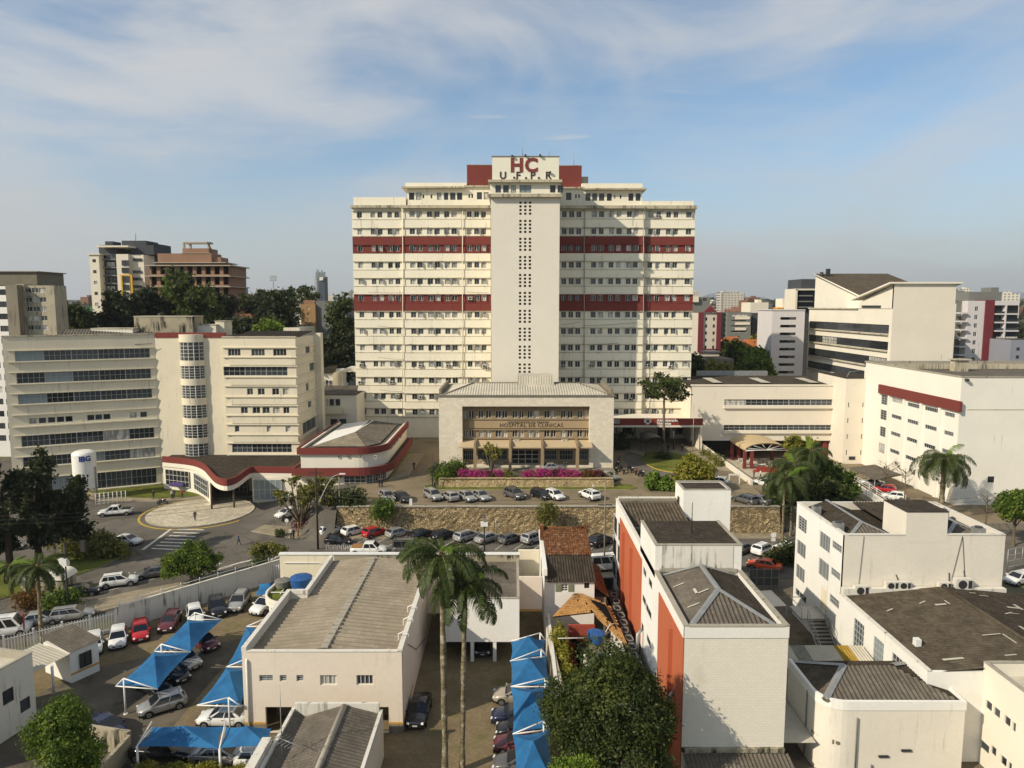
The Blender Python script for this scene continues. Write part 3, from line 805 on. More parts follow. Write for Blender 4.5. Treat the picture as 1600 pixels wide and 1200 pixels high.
# ================================================================ stone walls
def stone_mat(name,c1,c2,joint,scale=2.6):
    t=NT(name);t.set(0.95,0.1)
    wob=t.noise(t.pos(),1.5,3,.6)
    v=t.new('ShaderNodeTexVoronoi',feature='F1');v2=t.new('ShaderNodeTexVoronoi',feature='DISTANCE_TO_EDGE')
    ps=t.pos((1,1,1.35))
    for q in (v,v2):t.l.new(ps,q.inputs['Vector']);q.inputs['Scale'].default_value=scale;q.inputs['Randomness'].default_value=1
    sp=t.new('ShaderNodeSeparateColor');t.l.new(v.outputs['Color'],sp.inputs[0])
    c=t.mix(sp.outputs[0],c1,c2);c=t.mix(t.rng(t.noise(t.pos(),4,4,.7),.45,.75,0,.5),c,tuple(x*.5 for x in c1))
    big=t.noise(t.pos(),.25,4,.6);c=t.mix(t.rng(big,.5,.7,0,.55),c,tuple(x*.42 for x in c2))
    c=t.mix(t.rng(v2.outputs['Distance'],0.0,0.09,1,0),c,joint)
    t.color(c);t.bump(t.rng(v2.outputs['Distance'],0,.16),0.9,0.08)
    return t.mat
STONE=stone_mat('rubble_stone',lin(196,174,132),lin(136,118,88),lin(84,72,54),3.0)
STONE_Y=stone_mat('ochre_rubble_stone',lin(210,188,144),lin(172,150,110),lin(132,112,80),3.0)
def rough_wall(name,label,x0,x1,Yb,Yt,z0,z1,thick,m,mcap,seed,jit=0.09):
    r=random.Random(seed);b=MB();n=int((x1 -x0)/.55);k=max(2,int((z1 -z0)/.5));ps=[]
    for j in range(k+1):
        for i in range(n+1):
            f=j/k;ps.append((x0+(x1 -x0)*i/n,Yb+(Yt -Yb)*f+r.uniform(-jit,jit),z0+(z1 -z0)*f+(0 if j in (0,k) else r.uniform(-.08,.08))))
    b.faces(ps,[(j*(n+1)+i,j*(n+1)+i+1,(j+1)*(n+1)+i+1,(j+1)*(n+1)+i) for j in range(k) for i in range(n)],0,False)
    b.box(x0,x1,max(Yb,Yt)+.12,Yt+thick,z0,z1 -.02,0)
    e=empty(name,label,'wall',((x0+x1)/2,Yb,z0));b.v=[(p[0] -(x0+x1)/2,p[1] -Yb,p[2] -z0) for p in b.v]
    add('stonework',b.mesh(name,[m]),e)
    c=MB();c.box(x0,x1,Yt -.18,Yt+thick,z1 -.02,z1+.12);c.v=[(p[0] -(x0+x1)/2,p[1] -Yb,p[2] -z0) for p in c.v]
    add('coping',c.mesh('coping',[mcap]),e)
    return e
rough_wall('retaining_wall','long rough ochre stone retaining wall above the row of parked cars',-27.1,41.4,106.3,106.9,0.1,4.15,0.6,STONE,CAP,3)
rough_wall('flowerbed_wall','low yellowish stone wall under the pink flowers before the annex',-12.6,17.5,119.3,119.6,4.0,5.45,0.7,STONE_Y,STONE_Y,5,.06)
b=MB();b.box(-12.6,17.5,120.3,124.5,4,5.35);structure('flowerbed_soil',b,[EARTH])
slab('grass_verge',[(-14.5,117.6),(20,117.6),(21.5,118.8),(20.5,121),(17.6,121.5),(17.6,119.2),(-12.7,119.2),(-13.6,121.5),(-15.2,120)],4.0,4.1,GRASSG)
# ================================================================ left hospital wing with ribbon windows
def oledge(mb,O,U,u0,u1,z0,z1,proj,m=0):
    O=Vector(O);U=Vector(U).normalized();N=U.cross(Vector((0,0,1)))
    a=O+U*u0;c=O+U*u1
    mb.prism([(a+N*proj).xy,(c+N*proj).xy,(c -N*.02).xy,(a -N*.02).xy],O.z+z0,O.z+z1,m)
lb=Bld('ward_building','seven storey yellow cream ward building with long ribbon windows and a rounded glass stair bay','building',(-66,137,0))
Yl=137.0;aw=R(26);U1=Vector((math.cos(aw),math.sin(aw),0));Rend=Vector((D(248,640,Yl).x,Yl,0));WL=24.3;O1=Rend -U1*WL
zl=lambda y:D(248,y,Yl).z
zt1=zl(523)
ops=[];units=[]
for (y0,y1) in ((543.7,558.7),(575.5,591),(606.5,621),(667,683),(698,712.5),(730,754)):
    ops.append((1.7,23.3,zl(y1),zl(y0)))
small=[]
for c in (0.115,0.175,0.235,0.295,0.352,0.50,0.555,0.612,0.80,0.875):
    small.append((c*23.6+.4,c*23.6+1.6,zl(650.5),zl(642)))
N1=U1.cross(Vector((0,0,1)))
b=MB();b.facade(O1,U1,WL,zt1,ops+small,0.35)
bk=[O1 -N1*.36,O1+U1*WL -N1*.36,O1+U1*WL -N1*15,O1 -N1*15]
b.prism([p.xy for p in bk],0,zt1 -.5,0,1);b.prism([O1.xy,(O1 -N1*.01+U1*.01).xy,(O1 -N1*.37+U1*.01).xy,(O1 -N1*.37).xy],0,zt1)
lb.part('wall',b,[CREAM_Y,ROOF_D])
for (u0,u1,v0,v1) in ops:
    n=5
    for i in range(n):
        w=(u1 -u0)/n;q=rnd.random()
        lb.win(O1,U1,(u0+i*w+.02,u0+(i+1)*w -.02,v0,v1),.3,5,2,FRAME_G,GLASS_D if q < .9 else GLASS_B)
for o in small:lb.win(O1,U1,o,.3,1,1,FRAME_W,GLASS,name='small_window')
b=MB()
for o in ops:oledge(b,O1,U1,.6,WL -.3,o[2] -.2,o[2] -.02,.32);oledge(b,O1,U1,.6,WL -.3,o[3]+.02,o[3]+.16,.24)
oledge(b,O1,U1,.6,WL -.3,zl(655),zl(653),.32);oledge(b,O1,U1,.6,WL -.3,zl(637.5),zl(636),.24)
lb.parts('ledge',b,[CREAM_Y])
b=MB();b.prism([(O1+N1*.12 -U1*.1).xy,(O1+U1*(WL+.05)+N1*.12).xy,(O1+U1*(WL+.05) -N1*.5).xy,(O1 -U1*.1 -N1*.5).xy],zt1,zt1+.25);lb.part('parapet_cap',b,[CORN])
# flat stair wall and rounded bay
x0,x1=D(248,640,Yl).x,D(352,640,Yl -1).x;zt2=D(300,520,Yl).z
b=MB();b.box(x0+.01,x1,Yl,Yl+14,0,zt2 -.9,0,1);lb.part('stair_wall',b,[CREAM_Y,ROOF_D])
b=MB();b.box(x0+.1,x1+.3,Yl -.12,Yl+.3,zt2 -.95,zt2+.05);lb.part('red_parapet',b,[RED])
def arc(mb,cx,cy,r,a0,a1,n,z0,z1,m=0,smooth=True):
    ps=[(cx+r*math.cos(a0+(a1 -a0)*i/n),cy+r*math.sin(a0+(a1 -a0)*i/n)) for i in range(n+1)]
    mb.faces([(p[0],p[1],z0) for p in ps]+[(p[0],p[1],z1) for p in ps],[(i,i+1,n+2+i,n+1+i) for i in range(n)],m,smooth)
    return ps
bcx=D(301,640,Yl -1).x;br=2.62;bcy=Yl+.9
A0,A1=math.pi+.02,2*math.pi -.02
rows=[(535,563.5),(572,592),(602.5,622.5),(633.5,653.5),(664,684.5),(694,717)]
zb=[(D(300,y1,Yl -1.5).z,D(300,y0,Yl -1.5).z) for y0,y1 in rows]
edges=[zt2 -.3]+[v for z0,z1 in zb for v in (z1,z0)]+[5.0]
for i in range(0,len(edges),2):
    b=MB();hi,lo=edges[i],edges[i+1]
    arc(b,bcx,bcy,br,A0,A1,20,lo,hi)
    ps=[(bcx+br*math.cos(A0+(A1 -A0)*k/20),bcy+br*math.sin(A0+(A1 -A0)*k/20)) for k in range(21)]
    b.face([(p[0],p[1],hi) for p in ps],0);b.face([(p[0],p[1],lo) for p in reversed(ps)],0)
    lb.part('bay_spandrel',b,[CREAM_Y])
for z0,z1 in zb:
    b=MB();arc(b,bcx,bcy,br -.16,A0,A1,20,z0,z1,1)
    nv=8;nh=5
    for k in range(nv+1):
        t_=A0+(A1 -A0)*k/nv;x,y=bcx+(br -.1)*math.cos(t_),bcy+(br -.1)*math.sin(t_);b.box(x -.05,x+.05,y -.05,y+.05,z0,z1,0,skip='tb')
    for k in range(1,nh):
        zz2=z0+(z1 -z0)*k/nh;arc(b,bcx,bcy,br -.07,A0,A1,20,zz2 -.04,zz2+.04,0)
    lb.part('bay_window',b,[FRAME_W,GLASS_D])
# right section, facing the camera, with shadowed end wall
Yq=136.0;qx0,qx1=D(352,640,Yq).x,D(465,640,Yq).x;zq=D(400,527.5,Yq).z;zq_=lambda y:D(400,y,Yq).z
f2=lambda c:D(200+c/4,640,Yq).x -qx0
ops=[];sty=[]
for c0,c1,y0,y1,k in ((640,718,545,556,4),(785,868,545,556,4),(920,1002,545,556,4),(608,1005,573,587,0),
    (748,785,607,617,2),(815,858,607,617,2),(905,948,607,617,2),(970,1008,607,617,2),(705,748,636,646,2),(778,825,636,646,2),(840,885,636,646,2),(905,948,636,646,2),(970,1008,636,646,2),
    (662,690,665,675,1),(862,888,665,675,1),(980,1012,665,675,1),(640,1015,693.5,707,0)):
    ops.append((f2(c0),f2(c1),zq_(y1),zq_(y0)));sty.append(k)
b=MB();b.facade((qx0,Yq,0),UX,qx1 -qx0,zq,ops,.3);b.box(qx0,qx1,Yq+.31,Yq+15.5,0,zq -.5,0,1,skip='rf');b.box(qx0 -.0,qx0+.02,Yq,Yq+.31,0,zq,0,skip='fk')
lb.part('wall',b,[CREAM_Y,ROOF_D])
for o,k in zip(ops,sty):
    if k == 0:
        for i in range(3):w=(o[1] -o[0])/3;lb.win((qx0,Yq,0),UX,(o[0]+i*w+.02,o[0]+(i+1)*w -.02,o[2],o[3]),.25,4,2,FRAME_G,GLASS_D)
    else:lb.win((qx0,Yq,0),UX,o,.25,k,1,FRAME_W,GLASS_C)
b=MB()
for y in (543,558,572,589,603,620,633.5,649,663,679,692,710):b.box(qx0+.05,qx1+.3,Yq -.3,Yq+.01,zq_(y) -.09,zq_(y)+.09)
lb.parts('ledge',b,[CREAM_Y])
b=MB()
for (y,y2) in ((560,571),(591,602),(622,632.5),(651,662),(681,691)):b.box(qx0+1.2,qx1 -.05,Yq -.2,Yq+.01,zq_(y2)+.1,zq_(y) -.12)
lb.parts('spandrel',b,[CREAM_Y])
b=MB();b.box(qx0 -.05,qx1+.15,Yq -.15,Yq+.4,zq,zq+.25);lb.part('parapet_cap',b,[CORN])
# end wall (faces right, in shade)
ops=[];LE=15.0
for (y0,y1,u0,u1) in ((545,556,6.5,9.5),(573,587,9,12.6),(605,617,6,8),(634,646,7,9.5),(665,684,3,12.5)):ops.append((u0,u1,zq_(y1),zq_(y0)))
b=MB();b.facade((qx1,Yq,0),UY,LE,zq,ops,.3);lb.part('end_wall',b,[CREAM_Y])
for o in ops:lb.win((qx1,Yq,0),UY,o,.25,3,1,FRAME_G,GLASS_D)
b=MB()
for y in (543,558,572,589,603,620,633.5,649,663,686):b.box(qx1,qx1+.35,Yq+.3,Yq+12.9,zq_(y) -.1,zq_(y)+.1)
lb.parts('ledge',b,[CREAM_Y])
b=MB();b.box(qx1+.02,qx1+1.3,Yq+13,Yq+15,0,zq+.35);lb.part('end_pier',b,[CREAM_Y])
# roof clutter
b=MB();b.corr((qx0+.4,Yq+.6,zq -.3),(qx1 -.2,Yq+.6,zq -.3),(qx1 -.2,Yq+14,zq+.8),(qx0+.4,Yq+14,zq+.8),.5,.06);lb.part('roof',b,[ROOF_D])
b=MB();q0=O1+U1*8.5 -N1*1.0;q1=O1+U1*23.6 -N1*1.0
b.corr(q0+Vector((0,0,zt1 -.3)),q1+Vector((0,0,zt1 -.3)),q1 -N1*9+Vector((0,0,zt1+1)),q0 -N1*9+Vector((0,0,zt1+1)),.5,.06);lb.part('roof',b,[ROOF_G])
STAIN=paint('stained_tank_concrete',lin(170,160,135),0.25,1.0,stain=(.02,.017,.012),spread=.42)
for (p0,p1,y0,y1,Yb,dp,m,nm) in ((209,300,495,530,142,5,STAIN,'water_tank_block'),(142,207,514,530,139.5,4,CREAM,'plant_room'),(300,337,508,530,144,4,CREAM,'plant_room'),(336,350,502.5,530,145,4,CREAM_Y,'plant_room')):
    b=MB();box_px(b,p0,p1,y0,y1,Yb,dp);lb.part(nm,b,[m]);b=MB();box_px(b,p0 -1,p1+1,y0 -1.2,y0,Yb -.1,dp+.2);lb.part('roof_cap',b,[CORN])
b=MB();p=D(236,522,136.5)
b=MB();a=D(150,541.5,134.0);c=D(238,537,136.2);b.path([D(20,545,127.6),D(80,538.5,130),a.lerp(c,.2),c],.05,5);lb.part('cable',b,[METAL_D])

# ================================================================ wavy entrance hall and its canopy
eh=Bld('entrance_hall','low entrance hall with wavy dark red fascia and looped canopy on thin columns','building',(-50,128,0))
ZT=6.5
pl=[P(px,py,ZT) for px,py in ((253,713),(270,714.5),(290,716.5),(306,719.5),(318,725),(325,733),(331,740),(337,745),(346,748.5),(357,749),(367,746),(376,740.5),(384,734),(392,729),(405,729),(430,729.3),(474,730))]
def ribbon(mb,pts,z0,z1,th,m=0):
    n=len(pts);nr=[]
    for i in range(n):
        d=(pts[min(i+1,n -1)] -pts[max(i -1,0)]);d.z=0;d.normalize();nr.append(Vector((-d.y,d.x,0)))
    o=[p for p in pts];q=[pts[i]+nr[i]*th for i in range(n)]
    k=len(mb.v)
    for L,z in ((o,z0),(o,z1),(q,z0),(q,z1)):mb.v.extend([(p.x,p.y,z) for p in L])
    for i in range(n -1):
        for f in ((i,i+1,n+i+1,n+i),(2*n+i+1,2*n+i,3*n+i,3*n+i+1),(n+i,n+i+1,3*n+i+1,3*n+i),(i+1,i,2*n+i,2*n+i+1)):
            mb.f.append(tuple(k+x for x in f));mb.m.append(m);mb.sm.append(False)
def smoothline(pts,it=2):
    for _ in range(it):
        q=[pts[0]]
        for i in range(len(pts) -1):q += [pts[i].lerp(pts[i+1],.25),pts[i].lerp(pts[i+1],.75)]
        q.append(pts[-1]);pts=q
    return pts
pls=smoothline(pl,1)
b=MB();ribbon(b,pls,ZT -1.15,ZT,.3);eh.part('red_fascia',b,[RED])
b=MB();ribbon(b,[p+Vector((0,.04,0)) for p in pls],ZT -1.95,ZT -1.16,.3);eh.part('cream_fascia',b,[CREAM])
b=MB();b.face([(p.x,p.y+.1,ZT -.55) for p in pls]+[(pls[-1].x,137.3,ZT -.55),(pls[0].x,137.3,ZT -.55)]);b.face([(p.x,p.y+.1,ZT -1.9) for p in reversed(pls)]+[]);eh.part('roof',b,[ROOF_D])
wl_=pls[:13]
b=MB();ribbon(b,[p+Vector((0,.25,0)) for p in wl_[:12]],0,ZT -1.96,.2);b.box(pls[12].x,pls[-7].x,131.5,132,0,ZT -1.9);b.box(pls[-7].x -.2,pls[-1].x,pls[-1].y+.3,pls[-1].y+.6,0,ZT -1.96);eh.part('wall',b,[CREAM])
def panel_on(B,pts_px,z0,z1,cols,rows,fm,gm,name,off=.0):
    a,c=pts_px;d=(c -a);d.z=0;W=d.length;u=d.normalized()
    return B.win(Vector((a.x,a.y,z0)) ,u,(0,W,0,z1 -z0),off,cols,rows,fm,gm,name)
for i0,i1 in ((1,5),(6,10)):
    a=pls[i0]+Vector((0,.05,0));c=pls[i1]+Vector((0,.05,0));panel_on(eh,(a,c),1.0,ZT -2.4,6,3,FRAME_W,GLASS_D,'hall_window')
x_a,x_b=D(396,760,pls[-1].y).x,D(440,760,pls[-1].y).x
eh.win((x_a,pls[-1].y+.1,.6),UX,(0,x_b -x_a,0,3.6),0,5,2,FRAME_W,GLASS_B,'hall_window',.07)
eh.win((D(366,770,131).x,131.3,.1),UX,(0,2.6,0,3.6),0,3,4,FRAME_W,GLASS_D,'entrance_door',.12)
b=MB();b.box(D(335,770,131).x,D(352,770,131).x,131.2,131.45,.1,2.6);eh.part('dark_doorway',b,[BLACK])
COLM=plain('bronze_column',lin(96,80,60),.5,.5)
for px,py in ((325.6,779.5),(331,795),(366,793),(387,777.5)):
    p=P(px,py,.16);b=MB();b.tube((p.x,p.y,0.1),(p.x,p.y,ZT -1.9),.17,.17,10);eh.part('column',b,[COLM])

# ================================================================ two-storey annex with rounded red fascias
ra=Bld('rounded_annex','two storey cream annex with rounded corner, two dark red fascias and pale hipped roof','building',(-30,130,0))
Yf_=122.0
def plan(off):
    x0=D(470,720,Yf_).x -off;x1=-22.6+off;y0=Yf_ -off;r=5.0+off
    q=[Vector((x0,150,0)),Vector((x0,y0,0))]
    for i in range(11):t_=-math.pi/2+math.pi/2*i/10;q.append(Vector((x1 -r+r*math.cos(t_),y0+r+r*math.sin(t_),0)))
    q.append(Vector((x1,150,0)))
    return q
zf=lambda y:D(555,y,Yf_).z
b=MB();ribbon(b,plan(0),0,zf(700),.3);ra.part('wall',b,[CREAM])
b=MB();ribbon(b,plan(.5),zf(709.5),zf(699),.35);ra.part('upper_fascia',b,[RED],label='upper dark red fascia')
pl2=plan(1.3);b=MB();ribbon(b,pl2,zf(741),zf(729),.4);ra.part('lower_fascia',b,[RED],label='lower dark red fascia')
b=MB();q=plan(.2);b.face([(p.x,p.y,zf(703)) for p in q]);ra.part('flat_roof',b,[ROOF_G])
b=MB();q1=plan(1.2);q0=plan(.1);n=len(q0);b.faces([(p.x,p.y,zf(731)) for p in q1]+[(p.x,p.y,zf(731)) for p in q0],[(i,i+1,n+i+1,n+i) for i in range(n -1)]);ra.part('lower_eave',b,[ROOF_D])
zrf=zf(701);xa_,xb_=plan(0)[1].x+1.5,-24.0;rdg=D(545,672,137).z
b=MB();b.corr((xa_,124,zrf),(xb_ -2,124,zrf),(-30,134,zrf+.8),(-30,134,zrf+.8),.5,.04);rfa=ra.part('hipped_roof',b,[roofing('grey_beige_sheet',lin(160,148,126))])
b=MB();b.face([(xa_,124,zrf+.03),(-30,134,zrf+.83),(-29,148,zrf+.83),(xa_,148,zrf+.03)]);ra.part('white_roof_sheet',b,[plain('white_sheet_roof',lin(226,222,212),.6,var=.05)],rfa)
b=MB();b.corr((xb_,127,zrf),(xb_,148,zrf),(-29,148,zrf+.8),(-30,134,zrf+.8),.5,.04);b.face([(xb_ -2,124,zrf),(xb_,127,zrf),(-30,134,zrf+.8)]);ra.part('grey_roof_sheet',b,[ROOF_G],rfa)
for px in (530,545,564.5,586.5):
    a=D(px -2.2,716,Yf_ -.02);c=D(px+2.2,711.5,Yf_ -.02);ra.win((a.x,Yf_ -.05,a.z),UX,(0,c.x -a.x,0,c.z -a.z),0,2,1,FRAME_W,GLASS_D,'small_window')
pr=plan(.06)
for i0,i1 in ((2,4),(4,6),(6,8),(8,10)):panel_on(ra,(pr[i0],pr[i1]),zf(759.5),zf(743),3,3,FRAME_W,GLASS_D,'glazing')
a=D(538,759.5,Yf_ -.05);c=D(572,743,Yf_ -.05);ra.win((a.x,Yf_ -.05,a.z),UX,(0,c.x -a.x,0,c.z -a.z),0,4,3,FRAME_W,GLASS_D,'glazing')
a=D(520,746,Yf_ -.05);ra.win((a.x,Yf_ -.05,a.z),UX,(0,1.6,0,.6),0,2,1,FRAME_D,GLASS_D,'small_window')
for k,(yy) in enumerate((130,133.5,137,141)):ra.win((-22.55,yy,zf(716.5)),UY,(0,1.6,0,.9),0,2,1,FRAME_W,GLASS_D,'small_window')
b=MB();b.prism([(-22.0,124.5),(-18.9,127.5),(-18.4,147),(-21.9,147)],3.9,4.13);ra.part('side_path',b,[WALK])
# ================================================================ back wing between ward block and tower
bw=Bld('back_wing','small two storey cream wing with three dark windows behind the rounded annex','building',(-46,158,4))
b=MB();box_px(b,497,557,617.5,690,158,10,0,1);bw.part('wall',b,[CREAM,ROOF_G])
for px in (509,518.5,528):a=D(px -3.8,634,157.9);c=D(px+3.8,623,157.9);bw.win((a.x,157.9,a.z),UX,(0,c.x -a.x,0,c.z -a.z),0,1,1,FRAME_W,GLASS_D)
for px in (503,522,536):a=D(px -5,664,157.9);c=D(px+5,654.5,157.9);bw.win((a.x,157.9,a.z),UX,(0,c.x -a.x,0,c.z -a.z),0,2,1,FRAME_D,GLASS_D)
b=MB();a=D(497,646,157);c=D(540,636,157);b.box(a.x,c.x,156.4,158,a.z,c.z);bw.part('balcony_band',b,[CREAM_Y])
b=MB();a=D(496,617,157.6);c=D(557,604,163);b.corr((a.x,157.6,a.z+.05),(D(557,617,157.6).x,157.6,a.z+.05),(c.x,165,c.z),(D(497,604,165).x,165,c.z),.45,.06);bw.part('roof',b,[ROOF_G])
bw2=Bld('service_shed','long service shed with tiled roof seen behind the small cream wing','building',(-48,175,4))
b=MB();box_px(b,494,520,583,640,172,14);bw2.part('wall',b,[CREAM])
b=MB();a=D(494,582,171.5);c=D(516,570,186);b.corr((a.x,171.5,a.z),(D(523,582,171.5).x,171.5,a.z),(c.x+2,186,c.z),(c.x -3,186,c.z),.4,.06);bw2.part('roof',b,[ROOF_B])
for k in range(4):bw2.win((D(497+k*6,607,171.9).x,171.92,D(500,607,171.9).z),UX,(0,.7,0,2.0),0,1,2,FRAME_W,GLASS_D)
kk=Bld('canopy_shelter','pale canopy roof beside the tower, partly hidden by it','shelter',(-39,178,4))
b=MB();a=D(535,580,178);b.box(a.x,a.x+6,176,184,a.z,a.z+.25);b.box(a.x+1.2,a.x+5,177,183,a.z+.25,a.z+.9);kk.part('roof',b,[paint('pale_shelter_roof',lin(206,200,186))])
for x in (a.x+.2,a.x+5.6):b=MB();b.tube((x,177,4),(x,177,a.z),.1);kk.part('post',b,[METAL_W])

# ================================================================ administration canopy, link building, stair block
ad=Bld('admin_entrance','dark red entrance canopy reading Administração Visitantes at the foot of the tower','entrance',(33,152,4))
Yd=151.0;a=D(940,664.5,Yd);c=D(1098.5,654,Yd)
b=MB();b.box(a.x,c.x,Yd,Yd+.4,a.z,c.z);ad.part('red_fascia',b,[plain('red_sign_board',lin(128,50,36),.6,var=.06)])
d_=D(1000,667.5,Yd).z;b=MB();b.box(a.x,c.x+.1,Yd -.1,Ymd -.5,d_,a.z -.005);b.box(a.x,c.x,Yd+.41,Ymd -.5,a.z,a.z+.3);ad.part('canopy_slab',b,[BEIGE])
b=MB();q=D(1094,667,Yd);b.faces([(q.x,Yd,4),(q.x+.5,Yd,4),(q.x+.5,Yd,d_),(q.x,Yd,d_),(q.x,Ymd -1,4),(q.x+.5,Ymd -1,4),(q.x+.5,Ymd -1,d_),(q.x,Ymd -1,d_)],[(0,1,2,3),(1,5,6,2),(4,0,3,7),(5,4,7,6)]);ad.part('side_wall',b,[BEIGE])
b=MB();b.box(a.x,q.x,Ymd -1.2,Ymd -.5,4,d_);ad.part('back_wall',b,[CREAM])
for (p0,p1) in ((973,986),(1055,1072),(1027,1046),(985,993)):
    x0,x1=D(p0,680,Ymd -1.3).x,D(p1,680,Ymd -1.3).x;ad.win((x0,Ymd -1.3,4.1 if p0 == 1027 else 5.0),UX,(0,x1 -x0,0,2.6 if p0 == 1027 else 1.7),0,4,1,FRAME_D,GLASS_D)
for px in (963,1052.5):x=D(px,690,Yd+.8).x;b=MB();b.tube((x,Yd+.8,4),(x,Yd+.8,d_),.17);ad.part('column',b,[METAL_D])
LW=plain('white_letters',lin(232,228,216),.5)
p=D(1026.5,658.6,Yd -.06);ad.obj('lettering',text_mesh('Administração',.74,.05,LW,bold=.03,space=1.05),p)
p=D(1026.5,663.4,Yd -.06);ad.obj('lettering',text_mesh('Visitantes',.74,.05,LW,bold=.03,space=1.05),p)
b=MB();p=D(1012,658,Yd -.1)                       # cross emblem inside a ring of petals
for dx,dz,w,h in ((-.55,0,.22,.34),(.55,0,.22,.34),(0,.5,.34,.2),(0,-.5,.34,.2)):b.box(p.x+dx -w,p.x+dx+w,Yd -.16,Yd -.05,p.z+dz -h,p.z+dz+h)
ad.part('emblem',b,[LW])
a=D(962,660,Yd -.4);b=MB();b.box(a.x -.9,a.x+.9,Yd -.5,Yd -.02,a.z -.3,a.z+.6);ad.part('duct_box',b,[METAL_G]);
# arched porch roof over ticket kiosks
ps_=Bld('arched_porch','dark barrel roofed porch before the administration entrance','porch',(29.5,146,4))
b=MB();x0,x1=D(1006,680,146).x,D(1035,680,146).x;cxp=(x0+x1)/2;rp=(x1 -x0)/2
pr_=[(cxp -rp*math.cos(math.pi*i/12),7.0+1.3*math.sin(math.pi*i/12)) for i in range(13)]
for yy0,yy1 in ((143.5,150.8),):
    b.faces([(x,yy0,z) for x,z in pr_]+[(x,yy1,z) for x,z in pr_],[(i,i+1,14+i,13+i) for i in range(12)],0,True)
    b.faces([(x,yy0,z -.15) for x,z in pr_]+[(x,yy1,z -.15) for x,z in pr_],[(i+1,i,13+i,14+i) for i in range(12)],0,True)
ps_.part('roof',b,[plain('smoked_sheet',lin(66,62,58),.35,.5)])
for x in (x0+.1,x1 -.1):
    for yy in (143.7,150.4):b=MB();b.tube((x,yy,4),(x,yy,7),.07);ps_.part('post',b,[METAL_D])
lk=Bld('link_building','long beige link building with two strip windows above the dark underpass','building',(56,158,1))
Yk_=157.0;x0,x1=D(1080,640,Yk_).x,D(1304,640,Yk_).x;zlo=D(1200,688.5,Yk_).z;zhi=D(1200,603,Yk_).z;lz=lambda y:D(1200,y,Yk_).z
ops=[]
for y0,y1,p0,p1 in ((624,633.5,1132,1302),(664,672.5,1131,1300)):ops.append((D(p0,y0,Yk_).x -x0,x1 -x0 -.5,lz(y1) -zlo,lz(y0) -zlo))
b=MB();b.facade((x0,Yk_,zlo),UX,x1 -x0,zhi -zlo,ops,.4);b.box(x0,x1,Yk_+.41,Yk_+18,zlo,zhi -.2,0,skip='f');lk.part('wall',b,[BEIGE])
for o in ops:
    for i in range(5):w=(o[1] -o[0])/5;lk.win((x0,Yk_,zlo),UX,(o[0]+i*w,o[0]+(i+1)*w -.06,o[2],o[3]),.3,4,2,FRAME_G,GLASS)
b=MB()
for o in ops:b.box(x0+o[0] -.2,x1 -.2,Yk_ -.5,Yk_+.01,zlo+o[2] -.62,zlo+o[2] -.03)
lk.parts('sill',b,[BEIGE])
b=MB();b.corr((x0 -.5,Yk_+.4,zhi+.02),(x1 -.3,Yk_+.4,zhi+.02),(x1 -.3,Yk_+17,D(1200,587,Yk_+17).z),(x0 -.5,Yk_+17,D(1200,587,Yk_+17).z),.5,.06);lk.part('roof',b,[ROOF_D])
b=MB();b.box(x0 -.2,x1,Yk_ -.15,Yk_+.35,zhi,zhi+.3);lk.part('parapet_cap',b,[BEIGE])
for k in range(5):
    b=MB();xx=x0+5.5+k*5.5;q=D(1085+k*44,596,Yk_+9);b.face([(xx,Yk_+3,zhi+.42),(xx+(.9 if k % 2 else 2.2),Yk_+3,zhi+.42),(xx+(.9 if k % 2 else 2.2),Yk_+12,D(1200,587,Yk_+17).z*.68+zhi*.32+.2),(xx,Yk_+12,D(1200,587,Yk_+17).z*.68+zhi*.32+.2)])
    if k in (0,2,4):lk.part('pale_roof_sheet',b,[ROOF_L])
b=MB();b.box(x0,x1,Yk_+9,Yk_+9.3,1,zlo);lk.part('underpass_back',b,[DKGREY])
for px in (1153,1288):x=D(px,700,Yk_+1).x;b=MB();b.box(x -.5,x+.5,Yk_+.6,Yk_+1.6,1,zlo -.01);lk.part('column',b,[RED])
b=MB();a=D(1090,583,Yk_+18);c=D(1200,580,Yk_+18);b.box(a.x,c.x,Yk_+18.2,Yk_+19.2,zhi -2,c.z);lk.part('pipe_duct',b,[METAL_G])
sb=Bld('stair_block','plain beige stair block with narrow slit windows beside the white wing','building',(73,152,1))
Ys_=151.0;x0,x1=D(1319,660,Ys_).x,75.8;zs_=D(1330,592,Ys_).z
ops=[]
for (y,yb) in ((629,636.5),(653.5,661),(678.5,686),(703.5,711)):
    for px in (1325,1347.5):p=D(px -(y -629)*.045,yb,Ys_);q=D(px+2.2 -(y -629)*.045,y,Ys_);ops.append((p.x -x0,q.x -x0,p.z -1,q.z -1))
b=MB();b.facade((x0,Ys_,1),UX,x1 -x0,zs_ -1,ops,.35);b.box(x0,x1+4,Ys_+.36,Ys_+14,1,zs_,0,1,skip='f');b.box(x0,x0+.02,Ys_,Ys_+.36,1,zs_,skip='fk');sb.part('wall',b,[BEIGE,ROOF_D])
for o in ops:sb.win((x0,Ys_,1),UX,o,.3,1,1,FRAME_D,GLASS_D,'slit_window')
a=D(1326,718,Ys_);sb.win((a.x,Ys_ -.03,a.z),UX,(0,1.3,0,.7),0,3,2,FRAME_D,GLASS_D,'vent_grille')
b=MB();b.path([(x0+1,Ys_+2,zs_+.2),(x0+2.5,Ys_+4,zs_+1.1),(x0+5,Ys_+5,zs_+1.3),(x1+1,Ys_+5,zs_+1.1)],.09,6);sb.part('pipe',b,[METAL_G])

